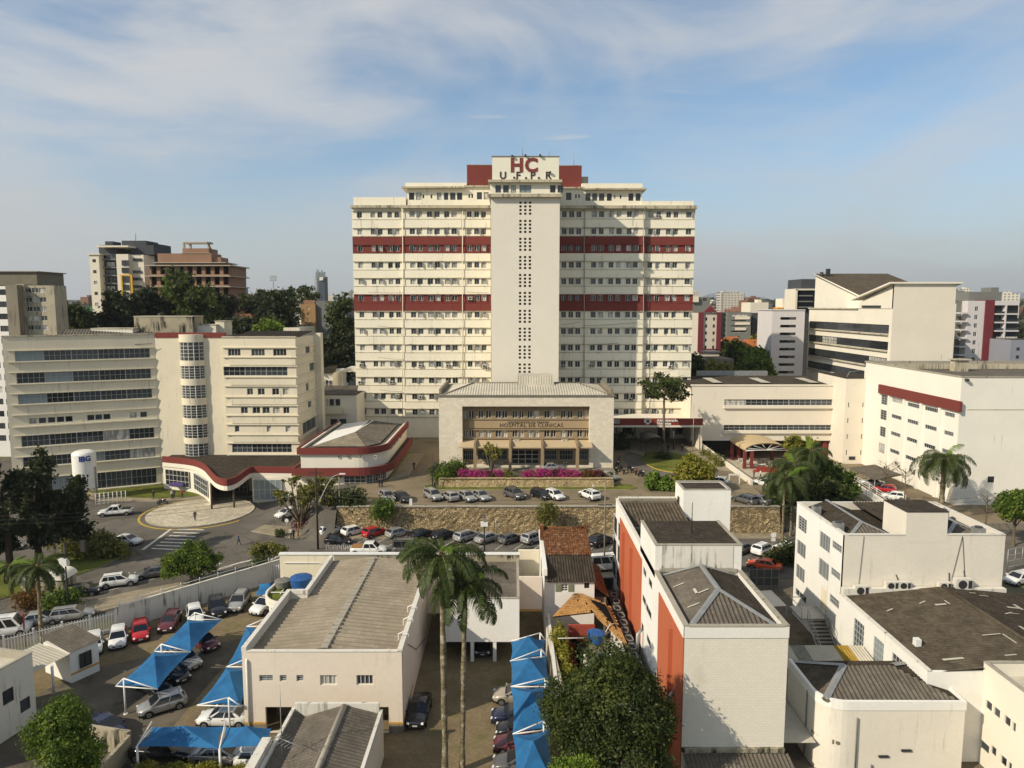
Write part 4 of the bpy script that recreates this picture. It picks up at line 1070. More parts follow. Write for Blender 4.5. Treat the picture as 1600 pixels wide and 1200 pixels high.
# ================================================================ white wing at right (clinic block)
CLIN=paint('clinic_wall_paint',lin(236,230,214),0.08,0.4)
cl=Bld('clinic_block','large cream clinic block with dark red band and short strip windows, palm before it','building',(76,119,1))
XL,Y0c,Y1c,zc_=75.8,119.0,152.0,D(1507,590,119).z
H_=zc_ -1;L_=Y1c -Y0c
def on_left(px,py):# point on the left facade plane X=XL -> (u from back end, v)
    d=_ray(px,py);t_=XL/d[0];return (Y1c -d[1]*t_,CAM_H+d[2]*t_ -1)
ops=[];kinds=[]
cp=lambda cx_,cy_:(1300+cx_/5.333,540+cy_/5.333)
for (c0x,c0y,c1x,c1y) in ((412,405,472,468),(405,530,466,607),(400,670,458,748),(390,805,452,888)):
    u0,v1=on_left(*cp(c0x,c0y));u1,v0=on_left(*cp(c1x,c1y));ops.append((u0,u1,v1 -2.0,v1));kinds.append((3,4))
for (c0x,c1x,cy) in ((500,605,432),(630,750,468),(775,905,500),(940,1082,545),(496,598,566),(628,742,605),(775,900,652),(934,1075,700),(490,590,708),(622,732,755),(767,890,806),(915,1066,850),(482,580,852),(612,726,905),(757,880,960),(905,1060,1010)):
    u0,v=on_left(*cp(c0x,cy));u1,_v=on_left(*cp(c1x,cy));u1=min(u1,L_ -1.2);ops.append((u0,u1,v -.8,v -.05));kinds.append((7,1))
b=MB();b.facade((XL,Y1c,1),UYm,L_,H_,ops,.25);cl.part('side_wall',b,[CLIN])
for o,k in zip(ops,kinds):cl.win((XL,Y1c,1),UYm,o,.2,k[0],k[1],FRAME_G,GLASS,'strip_window' if k[1] == 1 else 'window')
b=MB()
for cx_ in (485,612,757,915):u,v=on_left(*cp(cx_,440));b.box(XL -.35,XL+.01,Y1c -u -.35,Y1c -u+.35,1,1+H_ -5.2)
cl.parts('pilaster',b,[CLIN])
u0,v0=on_left(*cp(405,322));u1,v1=on_left(*cp(1088,475));vb=on_left(*cp(405,395))[1]
b=MB();b.box(XL -.45,XL+.01,Y1c -u1,Y1c -u0,1+vb,1+v0);cl.part('red_band',b,[RED])
ops=[];W_=60.0;fr=lambda cx_,cy_:(D(*cp(cx_,cy_),Y0c).x -XL,D(*cp(cx_,cy_),Y0c).z -1)
for (cy0,cy1,cx_) in ((582,632,1450),(750,800,1445),(918,966,1435),(1088,1140,1418)):u,v1=fr(cx_,cy0);_,v0=fr(cx_,cy1);ops.append((14.95,40,v0,v1))
u,v1=fr(1298,1090);u1,v0=fr(1352,1142);ops.append((u,u1,v0,v1))
b=MB();b.facade((XL,Y0c,1),UX,W_,H_,ops,.25);b.box(XL,XL+W_,Y0c+.26,Y1c,1,1+H_ -1.2,0,1,skip='fl');cl.part('front_wall',b,[CLIN,ROOF_G])
for o in ops[:4]:
    for i in range(7):w=(o[1] -o[0])/7;cl.win((XL,Y0c,1),UX,(o[0]+i*w,o[0]+(i+1)*w -.06,o[2],o[3]),.2,5,2,FRAME_W,GLASS_D,bar=.09)
cl.win((XL,Y0c,1),UX,ops[4],.2,2,2,FRAME_D,GLASS_D)
b=MB();b.box(XL+1.2,XL+40,Y0c -.05,Y0c+.01,fr(1140,536)[1]+1,fr(1140,536)[1]+1.12);b.box(XL+14.6,XL+14.75,Y0c -.06,Y0c+.01,1,fr(1450,575)[1]+1);cl.parts('joint_strip',b,[CORN])
b=MB();b.box(XL -.1,XL+.4,Y0c,Y1c,1+H_,1+H_+.2);b.box(XL,XL+W_,Y0c -.1,Y0c+.4,1+H_+.005,1+H_+.2);b.box(XL,XL+W_,Y1c -.4,Y1c,1+H_ -1,1+H_+.3);cl.parts('parapet_cap',b,[CAP])
b=MB();b.box(XL+.45,XL+W_,Y1c -3.4,Y1c -3,1+H_ -1.15,1+H_ -.1);b.box(XL+14,XL+16.5,Y1c -9,Y1c -7,1+H_ -1.2,1+H_+1.1);b.box(XL+13.6,XL+16.9,Y1c -9.4,Y1c -6.6,1+H_+1.1,1+H_+1.3);cl.parts('roof_upstand',b,[CORN])
b=MB()
for k in range(4):b.tube((XL+21+k*3.4,Y0c+14 -k,1+H_ -1.2),(XL+21+k*3.4,Y0c+14 -k,1+H_+.5),.35,.3,10)
cl.parts('roof_vent',b,[METAL_G])
q=D(1471,555,Y0c+20);b=MB();b.tube((q.x,q.y,1+H_ -1.2),(q.x,q.y,q.z),.05);b.tube((D(1529,540,150).x,150,1+H_ -1),(D(1529,540,150).x,150,D(1529,535,150).z),.06);cl.parts('antenna',b,[METAL_G])
p=D(1512,593,Y0c -.5);b=MB();b.box(p.x -.2,p.x+.2,Y0c -.7,Y0c -.01,p.z -.3,p.z+.1);cl.part('floodlight',b,[METAL_D])
for cx_,cy_ in ((1200 -1300+660,1010),(520,1035),(680,1120),(610,1160)):pass
for u in (12,16,21,25,29.5):
    p=Vector((XL -.4,Y1c -u,rnd.uniform(2.2,5)));ac_unit(cl.o,p -cl.loc,-math.pi/2,1.2)

# ================================================================ high block with shed roof and blank end wall
hb=Bld('shed_roof_block','tall cream block with ribbon windows, sloping brown roof and big blank end wall','building',(92,165,1))
XH=D(1394,520,166).x;YH0,YH1=166.0,213.0;XHr=D(1489.5,520,YH0).x
def onl(px,py,X):d=_ray(px,py);t_=X/d[0];return (YH1 -d[1]*t_,CAM_H+d[2]*t_)
zH=D(1440,444,YH0).z;zLow=onl(1300,481.5,XH)[1]
ops=[]
c7=lambda a,c:(1060+a/5.333,400+c/5.333)
for (a0,b0,b1) in ((1085,541,600),(1078,652,708),(1075,760,822),(1070,868,925)):
    u0,v1=onl(*c7(a0,b0),XH);_,v0=onl(*c7(a0,b1),XH);ops.append((max(u0,.5),45.5,v0 -1,v1 -1))
u0,v1=onl(*c7(1530,412),XH);u1,v0=onl(1376.5,498,XH);ops.append((u0,u1,v0 -1,v1 -1))
b=MB();b.facade((XH,YH1,1),UYm,YH1 -YH0,zLow -1,[o for o in ops[:4]],.3);hb.part('side_wall',b,[CREAM])
ug=onl(1343,470,XH)[0]
gz0,gz1=zLow,zH
b=MB();e0=YH1 -ug
b.facade((XH -.15,e0,zLow),UYm,e0 -YH0,ops[4][3]+1 -zLow+.4,[(ops[4][0] -ug,min(ops[4][1] -ug,e0 -YH0 -.3),max(.05,ops[4][2]+1 -zLow),ops[4][3]+1 -zLow)],.3)
zt_=ops[4][3]+1.4;b.faces([(XH -.15,e0,zt_),(XH -.15,YH0,zt_),(XH -.15,YH0,zH),(XH -.15,e0,zt_+.2)],[(0,1,2,3)]);hb.part('upper_side_wall',b,[CREAM])
for o in ops[:4]:
    for i in range(5):w=(o[1] -o[0])/5;hb.win((XH,YH1,1),UYm,(o[0]+i*w,o[0]+(i+1)*w -.05,o[2],o[3]),.25,9,2,FRAME_D,GLASS,'ribbon_window')
hb.win((XH -.15,e0,zLow),UYm,(ops[4][0] -ug,min(ops[4][1] -ug,e0 -YH0 -.3),max(.05,ops[4][2]+1 -zLow),ops[4][3]+1 -zLow),.25,7,2,FRAME_D,GLASS,'ribbon_window')
b=MB()
for o in ops[:4]:b.box(XH -.5,XH+.01,YH1 -o[1],YH1 -o[0],1+o[2] -.35,1+o[2] -.05)
b.box(XH -.4,XH+.01,e0+.2,YH1,zLow -.25,zLow+.1);hb.parts('ledge',b,[CORN])
b=MB();b.box(XH -.15,XHr,YH0,YH0+.5,1,zH);b.box(XH,XHr,YH0+.51,YH1,1,zLow+.05,skip='l');hb.part('end_wall',b,[BEIGE])
b=MB();b.faces([(XH -1.5,YH0 -.6,zH+.1),(XHr+1.2,YH0 -.6,zH+.1),(XHr+1.2,e0+1.5,zLow+2.0),(XH -1.5,e0+1.5,zLow+2.0),(XH -1.5,YH0 -.6,zH+.5),(XHr+1.2,YH0 -.6,zH+.5),(XHr+1.2,e0+1.5,zLow+2.4),(XH -1.5,e0+1.5,zLow+2.4)],[(0,3,2,1),(4,5,6,7),(0,1,5,4),(3,0,4,7),(2,3,7,6),(1,2,6,5)]);hb.part('front_roof',b,[CREAM])
# auditorium shed roof behind: high at far end, falling towards the viewer
gA=D(1272,428,222);gB=D(1345,473,196)
b=MB();b.faces([(XH+4,197,gB.z),(XHr+6,197,gB.z),(XHr+6,236,gA.z),(XH+4,236,gA.z)],[(0,1,2,3)]);
b=MB();xa2=D(1345,470,196).x -.5;xb2=xa2+22
xl_f=D(1272,428,236).x
b.corr((xl_f,197,D(1345,472,197).z),(xl_f+24,197,D(1345,472,197).z),(xl_f+24,236,D(1275,427.5,236).z),(xl_f,236,D(1275,427.5,236).z),1.0,.06);hb.part('auditorium_roof',b,[ROOF_B])
zA0=D(1345,472,197).z;zA1=D(1275,427.5,236).z
b=MB();b.faces([(xl_f+.4,197.3,10),(xl_f+.4,235.6,10),(xl_f+.4,235.6,zA1 -.3),(xl_f+.4,197.3,zA0 -.3)],[(1,0,3,2)]);b.box(xl_f+.5,xl_f+23.5,197.4,235.5,10,zA0 -.4);hb.part('auditorium_wall',b,[CREAM])
b=MB();b.tube((xl_f -.1,196.8,zA0 -.1),(xl_f -.1,236.2,zA1 -.1),.22,.22,6);hb.part('verge_trim',b,[CREAM])
b=MB();p=D(1284,424,232);b.tube((p.x,232,p.z -2),(p.x,232,p.z -.2),.7,.5,8);p=D(1294,421,232);b.box(p.x -.5,p.x+.5,231.4,232.6,p.z -2,p.z+.2);hb.parts('roof_vent',b,[METAL_D])
# ================================================================ near buildings below the street
def roof_gable_y(B,x0,x1,xr,y0,y1,ze,zr,m,period=.45,amp=.06,cap=None,name='roof'):
    """two corrugated pitches, ridge running away from the viewer"""
    b=MB();b.corr((x0,y1,ze),(x0,y0,ze),(xr,y0,zr),(xr,y1,zr),period,amp);r1=B.part(name,b,[m])
    b=MB();b.corr((x1,y0,ze),(x1,y1,ze),(xr,y1,zr),(xr,y0,zr),period,amp);B.part(name,b,[m])
    b=MB();b.tube((xr,y0,zr+.03),(xr,y1,zr+.03),.2,.2,8);B.part('ridge_cap',b,[cap or m])
def parapets(B,x0,x1,y0,y1,z0,z1,th=.3,m=None,sides='flrk',cap=None):
    m=m or WHITE;cap=cap or CAP
    d={'f':(x0,x1,y0,y0+th),'k':(x0,x1,y1 -th,y1),'l':(x0,x0+th,y0+th+.001,y1 -th -.001),'r':(x1 -th,x1,y0+th+.001,y1 -th -.001)}
    for k in sides:
        a=d[k];b=MB();b.box(*a,z0,z1);B.part('parapet',b,[m]);b=MB();b.box(a[0] -.04,a[1]+.04,a[2] -.04,a[3]+.04,z1,z1+.08);B.part('coping',b,[cap])
YELLOW=plain('yellow_skirting',lin(196,150,70),.7,var=.1)
# ---- long hall with tan corrugated roof
ha=Bld('corrugated_hall','large pinkish hall with tan corrugated gable roof beside the two tall palms','building',(-15.5,55,0))
hx0,hx1,hy0,hy1,hy2=-22.0,-8.98,55.04,67.0,76.6
c6=lambda a,c:D(400+a/5.333,1000+c/5.333,hy0)
ops=[];ks=[]
for a0,a1,c0,c1,k in ((28,140,293,345,2),(198,254,293,345,1),(338,394,293,345,1),(535,673,293,376,4),(838,975,293,376,4)):
    p=c6(a0,c1);q=c6(a1,c0);ops.append((p.x -hx0,q.x -hx0,p.z,q.z));ks.append(k)
p=c6(85,760);q=c6(1105,558);dooro=(p.x -hx0,q.x -hx0,0.02,q.z)
b=MB();b.facade((hx0,hy0,0),UX,hx1 -hx0,7.0,ops+[dooro],.3);ha.part('front_wall',b,[PINKW])
for o,k in zip(ops,ks):ha.win((hx0,hy0,0),UX,o,.22,k,3 if k < 3 else 1,FRAME_G if k < 3 else FRAME_W,GLASS_D,'louvre_window' if k < 3 else 'window')
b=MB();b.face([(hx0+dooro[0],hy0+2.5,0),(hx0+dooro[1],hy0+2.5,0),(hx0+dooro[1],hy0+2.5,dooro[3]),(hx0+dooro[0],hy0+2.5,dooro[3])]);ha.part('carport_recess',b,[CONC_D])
b=MB();b.box(hx0,hx0+.3,hy0+.31,hy1,0,7.0);b.box(hx0+.31,hx0+2,hy1 -.3,hy1,0,7.0);b.box(-20.3,-20,hy1+.01,hy2,0,7.0);ha.part('left_wall',b,[OFFW])
b=MB();b.box(hx1 -.3,hx1,hy0+.31,hy2,0,7.05);ha.part('side_wall',b,[PINKW],label='shaded pinkish side wall')
b=MB();b.box(hx1 -.35,hx1+.06,hy0+.0,hy2,7.06,7.25);b.box(hx0 -.04,hx0+.35,hy0,hy1,7.01,7.4);b.box(hx0+.4,-19.95,hy1 -.35,hy1+.05,7.01,7.4);b.box(-20.35,-19.95,hy1+.06,hy2,7.01,7.35);b.box(hx0+.36,hx1 -.36,hy0 -.04,hy0+.3,7.005,7.1);ha.parts('coping',b,[WHITE_D])
xr=-15.4
b=MB();b.corr((hx0+.3,hy1,6.5),(hx0+.3,hy0+.3,6.5),(xr,hy0+.3,7.12),(xr,hy1,7.12),.7,.12);b.corr((-20,hy2,6.66),(-20,hy1,6.66),(xr,hy1,7.12),(xr,hy2,7.12),.7,.12);ha.part('left_roof_pitch',b,[ROOF_T])
b=MB();b.corr((hx1 -.3,hy0+.3,6.5),(hx1 -.3,hy2,6.5),(xr,hy2,7.12),(xr,hy0+.3,7.12),.7,.12);ha.part('right_roof_pitch',b,[ROOF_T])
k=26
b=MB()
for i in range(k):
    y=hy0+.4+i*(hy2 -hy0 -.6)/k;b.box(xr -.3,xr+.3,y,y+.62,7.08,7.24+.03*(i % 2))
ha.parts('ridge_tile',b,[CAP])
b=MB();b.box(hx0 -.02,hx0+dooro[0],hy0 -.04,hy0 -.002,.78,.95);b.box(hx0+dooro[1],hx1+.02,hy0 -.04,hy0 -.002,.78,.95);b.box(hx1+.002,hx1+.03,hy0,hy1 -6,.78,.95);ha.parts('yellow_band',b,[YELLOW])
b=MB();b.box(hx0 -.015,hx0+dooro[0],hy0 -.03,hy0 -.002,0,.775);b.box(hx0+dooro[1],hx1+.015,hy0 -.03,hy0 -.002,0,.775);ha.parts('grey_plinth',b,[CONC])
p=D(385,1035,hy0 -.12);b=MB();b.path([(p.x,hy0+.1,p.z+.2),(p.x,hy0 -.12,p.z+.15),(p.x,hy0 -.12,.1)],.09,6);ha.part('downpipe',b,[METAL_W])
b=MB();b.path([(hx1+.08,58,6.2),(hx1+.08,63,3.2),(hx1+.08,70,1.0)],.03,5);ha.part('cable',b,[METAL_D])
for (yy) in (57.2,60.0,62.6):
    b=MB();n=10;b.path([(hx1 -.6,yy,7.0),(hx1 -.6,yy,7.5),(hx1 -.1,yy,7.75),(hx1+.25,yy,7.5),(hx1+.25,yy,7.1)],.05,6);ha.part('vent_bend',b,[METAL_W])
# rounded porch roof with blue water tanks
pt=Bld('rounded_porch','rounded flat porch roof carrying water tanks, behind the corrugated hall','porch',(-24,73,0))
b=MB();cx0,cy0=-23.2,73.3;pts=[(-20.4,70.0),(-20.4,77.4),(-25.9,77.4)]+[(cx0+3.1*math.cos(t_),cy0+3.3*math.sin(t_)) for t_ in [math.pi -.25+(math.pi/2+.35)*i/10 for i in range(11)]]
b.prism(pts,3.9,4.35,0,1);pt.part('roof_slab',b,[OFFW,GRASSG])
b=MB();ribbon(b,[Vector((p[0],p[1],0)) for p in pts[2:]],4.3,4.7,.2);pt.part('rim',b,[OFFW])
for (x,y) in ((-25.5,72),(-22.5,70.4)):b=MB();b.tube((x,y,0),(x,y,3.9),.16);pt.part('column',b,[WHITE])
TANKB=plain('blue_polyethylene',lin(38,84,140),.45,.4,var=.12)
def water_tank(loc,r,h,label,m=TANKB):
    e=empty('water_tank',label,'water tank',loc);b=MB()
    n=20;prof=[(r*.86,0),(r,h*.72),(r*1.03,h*.74),(r*1.03,h*.8),(r*.95,h*.84),(r*.3,h),(0.01,h)]
    for (r0,z0),(r1,z1) in zip(prof,prof[1:]):
        ps=[(r0*math.cos(2*math.pi*i/n),r0*math.sin(2*math.pi*i/n),z0) for i in range(n)]+[(r1*math.cos(2*math.pi*i/n),r1*math.sin(2*math.pi*i/n),z1) for i in range(n)]
        b.faces(ps,[(i,(i+1) % n,n+(i+1) % n,n+i) for i in range(n)],0,True)
    add('tank',b.mesh('tank',[m]),e)
    b=MB()
    for i in range(10):t_=2*math.pi*i/10;b.tube((r*.95*math.cos(t_),r*.95*math.sin(t_),h*.85),(r*.3*math.cos(t_),r*.3*math.sin(t_),h+.01),.02,n=4)
    o=add('lid_ribs',b.mesh('lid_ribs',[m]),e);o['kind']='stuff'
    return e
water_tank((-22.9,74.3,4.55),1.15,1.5,'large blue round water tank on the rounded porch roof')
water_tank((-25.0,74.6,4.55),.85,.9,'low grey round water tank beside the large blue one',plain('grey_tank',lin(118,116,106),.6))
b=MB();b.box(-25.8,-20.6,73.0,73.1,4.5,4.58);b.box(-25.8,-20.6,75.2,75.3,4.5,4.58);b.box(-24.8,-24.7,72.9,75.4,4.4,4.5);pt.parts('tank_beam',b,[METAL_W])
# ---- street boundary wall behind the hall
bwall=Bld('yard_wall','long capped wall behind the hall roof, stained stone towards the palms','wall',(-12,78,0))
b=MB();b.box(-26.4,-20.2,78,78.4,0,6.9);bwall.part('cream_wall',b,[CREAM_Y]);b=MB();b.box(-20.19,.85,78,78.4,0,6.9);bwall.part('stained_wall',b,[STAIN])
b=MB();b.box(-26.5,.9,77.9,78.5,6.91,7.06);bwall.part('coping',b,[METAL_W])
b=MB();b.path([(-25.9,77.9,6.0),(-22,77.9,6.0),(-20.9,77.9,5.7)],.06,5);bwall.part('pipe',b,[METAL_W])
# ---- white block on stilts
ws=Bld('white_carport_block','plain white block raised on posts over a dark carport, between palms and alley','building',(-3,67,0))
sx0,sx1,sy0,sy1=-6.85,.72,66.8,78.0;zu=D(750,1003,sy0).z
b=MB();b.box(sx0,sx1,sy0,sy1,zu,6.1,0,1);ws.part('body',b,[WHITE,ROOF_G]);parapets(ws,sx0,sx1,sy0,sy1,6.1,6.5,.2,WHITE,'flr')
for px in (692,738,773):x=D(px,1015,sy0+.2).x;b=MB();b.box(x -.17,x+.17,sy0+.05,sy0+.4,0,zu -.005);ws.part('post',b,[WHITE])
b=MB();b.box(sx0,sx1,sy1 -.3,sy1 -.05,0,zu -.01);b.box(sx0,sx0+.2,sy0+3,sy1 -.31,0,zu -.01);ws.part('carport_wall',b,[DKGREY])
b=MB();b.box(hx1+.01,sx0 -.01,72.2,72.5,2.9,6.6);b.box(hx1+.01,sx0 -.01,72.1,72.6,2.6,2.9);ws.part('passage_wall',b,[PINKW])
b=MB();b.box(sx1+.01,3.15,71.6,71.9,3.3,6.8);ws.part('alley_wall',b,[PINKW]);b=MB();b.box(sx1+.01,3.15,71.5,72,3.1,3.29);ws.part('yellow_beam',b,[YELLOW])
b=MB();b.box(sx1+.01,3.15,79.5,80,0,6.85);ws.part('alley_end_wall',b,[CREAM_Y])
# ---- long alley wall
aw_=Bld('alley_wall','tall narrow white boundary wall running along the blue shade sails','wall',(3.9,58,0))
b=MB();ribbon(b,[Vector((4.75,44,0)),Vector((4.3,52,0)),Vector((3.75,62,0)),Vector((3.35,70.5,0))],0,2.7,-.22);aw_.part('wall',b,[WHITE_D])
b=MB();ribbon(b,[Vector((4.8,44,0)),Vector((4.35,52,0)),Vector((3.8,62,0)),Vector((3.4,70.5,0))],2.7,2.8,-.32);aw_.part('coping',b,[CAP])
# ---- old house with tile roof
oh=Bld('tiled_house','narrow old white house with rusty clay tile roof and green shutters','house',(6.4,72.5,0))
o0x,o1x,oy0=3.45,8.75,72.5
c7_=lambda a,c:D(820+a/5.333,780+c/5.333,oy0)
p=c7_(303,768);q=c7_(360,708);w1=(p.x -o0x,q.x -o0x,p.z,q.z);p=c7_(495,742);q=c7_(538,697);w2=(p.x -o0x,q.x -o0x,p.z,q.z)
b=MB();b.facade((o0x,oy0,0),UX,o1x -o0x,5.9,[w1,w2],.2);b.box(o0x,o1x,oy0+.21,86,0,5.9,skip='fl');b.face([(o0x,86,0),(o0x,oy0,0),(o0x,oy0,6.6),(o0x,86,6.6)]);oh.part('wall',b,[WHITE])
oh.win((o0x,oy0,0),UX,w1,.15,2,3,FRAME_W,GLASS_D);oh.win((o0x,oy0,0),UX,w2,.15,2,2,FRAME_D,GLASS_D)
SHUT=plain('grey_green_shutter',lin(122,128,100),.7,var=.08)
for s_ in (-1,1):
    x=o0x+(w1[0] -.62 if s_ < 0 else w1[1]+.02);b=MB();b.box(x,x+.6,oy0 -.06,oy0 -.005,w1[2],w1[3])
    for i in range(9):zz3=w1[2]+.06+i*(w1[3] -w1[2] -.1)/9;b.box(x+.06,x+.54,oy0 -.075,oy0 -.061,zz3,zz3+.05)
    oh.part('shutter',b,[SHUT])
def tile_mat(name,c1,c2,c3):
    t=NT(name);t.set(.9,.1);r=t.new('ShaderNodeNewGeometry').outputs['Random Per Island']
    c=t.mix(r,c1,c2);n=t.noise(t.pos(),2.5,5,.7);c=t.mix(t.rng(n,.5,.72,0,.8),c,c3);t.color(c);return t.mat
TILE=tile_mat('rusty_clay_tile',lin(122,78,48),lin(84,56,37),lin(160,140,112));TILE_O=tile_mat('ochre_clay_tile',lin(194,150,92),lin(164,120,70),lin(120,100,74))
def tiled(B,a,b_,c,d,m,pw=.26,pl_=.42,name='roof',drop=0.0,seed=1):
    """rows of curved clay tiles on a pitch: eave a->b_, ridge d->c"""
    a,b_,c,d=(Vector(p) for p in (a,b_,c,d));rr=random.Random(seed);mb=MB()
    nrow=max(1,int((d -a).length/pl_));ncol=max(1,int((b_ -a).length/pw))
    n=(b_ -a).cross(d -a).normalized();n=n if n.z > 0 else -n
    g=lambda u,v:a.lerp(b_,u).lerp(d.lerp(c,u),v)
    for j in range(nrow):
        for i in range(ncol):
            if drop and rr.random() < drop:continue
            u0,u1=i/ncol,(i+1)/ncol;v0,v1=j/nrow -.12/nrow,(j+1)/nrow;um=(u0+u1)/2
            k=.05+rr.uniform(-.012,.012)
            mb.faces([g(u0,v0)+n*.03,g(um,v0)+n*(.03+k+.03),g(u1,v0)+n*.03,g(u0,v1),g(um,v1)+n*k,g(u1,v1)],[(0,1,4,3),(1,2,5,4)],0,True)
    o=B.part(name,mb,[m]);o['kind']='stuff';return o
zr8=8.6;b=MB();b.corr((o0x+.35,oy0 -.25,5.95),(o1x+.1,oy0 -.25,5.95),(o1x+.1,77.3,7.3),(o0x+.35,77.3,7.3),.3,.04);oh.part('grey_roof',b,[ROOF_D])
b=MB();b.face([(o0x+.35,77,7.2),(o1x+.1,77,7.2),(o1x+.1,82.5,zr8 -.06),(o0x+.35,82.5,zr8 -.06)]);b.face([(o0x+.35,82.5,zr8 -.06),(o1x+.1,82.5,zr8 -.06),(o1x+.1,87,6.6),(o0x+.35,87,6.6)]);oh.part('roof_deck',b,[BLACK])
tiled(oh,(o0x+.3,77,7.26),(o1x+.2,77,7.26),(o1x+.2,82.5,zr8),(o0x+.3,82.5,zr8),TILE,seed=4);tiled(oh,(o1x+.2,87,6.7),(o0x+.3,87,6.7),(o0x+.3,82.5,zr8),(o1x+.2,82.5,zr8),TILE,seed=5)
b=MB();b.tube((o0x+.2,82.5,zr8+.05),(o1x+.3,82.5,zr8+.05),.16,.16,7);oh.part('ridge_tiles',b,[TILE])
b=MB();b.box(o0x -.12,o0x+.28,oy0,86,6.6,7.3);oh.part('party_wall_top',b,[WHITE]);b=MB();b.box(o0x -.1,o0x+.3,81.8,83,7.31,9.1);b.box(o1x -.1,o1x+.35,82,83,7.5,9.1);oh.parts('chimney',b,[TILE])
b=MB();b.face([(o1x+.12,73,5.0),(10.2,73,4.0),(10.2,82,4.0),(o1x+.12,82,5.0)]);oh.part('lean_to_deck',b,[BLACK]);tiled(oh,(10.3,73,4.06),(10.3,82,4.06),(o1x+.12,82,5.06),(o1x+.12,73,5.06),TILE,name='lean_to_roof',seed=6)
b=MB();b.box(o1x+.02,10.1,73.2,81.8,0,3.9);oh.part('lean_to_wall',b,[CONC_D])
b=MB();q=(o0x+2.6,73.6,6.36)
for i in range(4):b.box(o0x+2.4+i*.28,o0x+2.54+i*.28,74.0,76.0,6.42,6.45)
for v in range(0):pass
# ---- tumbledown house with ochre tiles
rh=Bld('ruined_house','tumbledown house with patchy ochre tile roof and red inner wall','house',(7,66,0))
b=MB();b.box(3.7,3.95,57,71.5,0,2.9);b.box(10.2,10.4,57,70,0,3.4);b.box(6.6,10.2,62.2,62.5,0,3.0);b.box(8.3,10.2,64.2,64.4,0,3.3);rh.part('wall',b,[WHITE_D])
b=MB();b.box(5.6,8.2,67.2,67.45,0,3.6);b.box(5.5,7.0,63.5,67,0,.35);rh.part('red_wall',b,[paint('red_ochre_wall',lin(158,72,56),.15,.4)])
b=MB();b.box(5.9,6.4,67.12,67.19,1.9,2.4);b.box(6.3,8.0,64.6,66.9,.01,2.1);rh.parts('dark_opening',b,[BLACK])
pk=Vector((6.9,71.4,5.0));
b=MB();b.face([(4.0,68.2,3.9),(8.9,68.8,4.2),pk]);b.face([(8.9,68.8,4.2),(10.6,64.5,3.2),(9.6,70,4.5),pk]);rh.part('roof_deck',b,[BLACK])
tiled(rh,(4.0,68.2,4.0),(8.9,68.8,4.3),(7.3,71.4,5.1),(6.5,71.4,5.1),TILE_O,.3,.42,drop=.04,seed=11)
tiled(rh,(10.9,63.2,3.1),(10.2,71.3,3.9),(7.2,71.4,5.1),(8.4,67.6,4.2),TILE_O,.3,.42,drop=.18,seed=12)
water_tank((8.0,64.6,3.2),.85,1.1,'blue water tank with pipes over the tumbledown house');water_tank((8.15,60.8,2.6),.9,1.1,'lower blue water tank by the big dark tree')
b=MB();b.box(7.4,8.8,64.1,65.2,0,3.19);b.box(7.5,8.8,60.3,61.3,0,2.59);rh.parts('tank_plinth',b,[CONC]);b=MB();b.path([(4.2,64.8,3.4),(7.2,64.7,3.5)],.06,5);b.path([(8.7,64.8,3.6),(9.6,66.5,4.0),(10.3,67,3.9)],.05,5);rh.parts('pipe',b,[METAL_W])
# ---- dark gallery with pale rings and railings beside the red block
gl=Bld('dark_gallery','narrow dark sheet roof with a row of pale ring frames, beside the orange wall','gallery',(10.9,66,0))
b=MB();b.box(10.75,11.75,55,77.5,2.9,3.0);b.box(10.75,10.9,55,77.5,0,2.89);gl.part('roof',b,[plain('black_bitumen',lin(34,30,28),.8,var=.2)])
ring_b=MB();n=16;R1,R2=.42,.3
pts_o=[(.36*math.copysign(abs(math.cos(2*math.pi*i/n)) ** .55,math.cos(2*math.pi*i/n)),.62*math.copysign(abs(math.sin(2*math.pi*i/n)) ** .55,math.sin(2*math.pi*i/n))) for i in range(n)]
for h0,h1 in ((0,.1),):
    ring_b.faces([(x,y,h1) for x,y in pts_o]+[(x*.76,y*.85,h1) for x,y in pts_o]+[(x,y,h0) for x,y in pts_o]+[(x*.76,y*.85,h0) for x,y in pts_o],[(i,(i+1) % n,n+(i+1) % n,n+i) for i in range(n)]+[((i+1) % n,i,2*n+i,2*n+(i+1) % n) for i in range(n)]+[(n+i,n+(i+1) % n,3*n+(i+1) % n,3*n+i) for i in range(n)],0)
ring_me=ring_b.mesh('ring_frame',[plain('grey_pale_ring',lin(128,126,120),.7)])
for k in range(12):gl.obj('ring_frame',ring_me,(11.25+(.1 if k % 3 else -.05),57+k*1.72,3.01),rnd.uniform(-.1,.1))
for k in range(11):b=MB();y=56+k*2;b.tube((10.45,y,0),(10.45,y,2.7),.06);gl.part('rail_post',b,[METAL_G])
b=MB();b.tube((10.45,55.5,2.7),(10.45,77,2.7),.05);gl.part('handrail',b,[METAL_G])
gt=Bld('alley_gate','dark metal gate closing the alley between the tiled house and orange block','gate',(10.6,82,0))
b=MB();b.box(9.6,12.1,81.9,82.05,0,2.6);gt.part('panel',b,[METAL_D]);b=MB();b.box(9.5,12.2,81.8,82.1,2.61,2.75);gt.part('top_rail',b,[METAL_G])

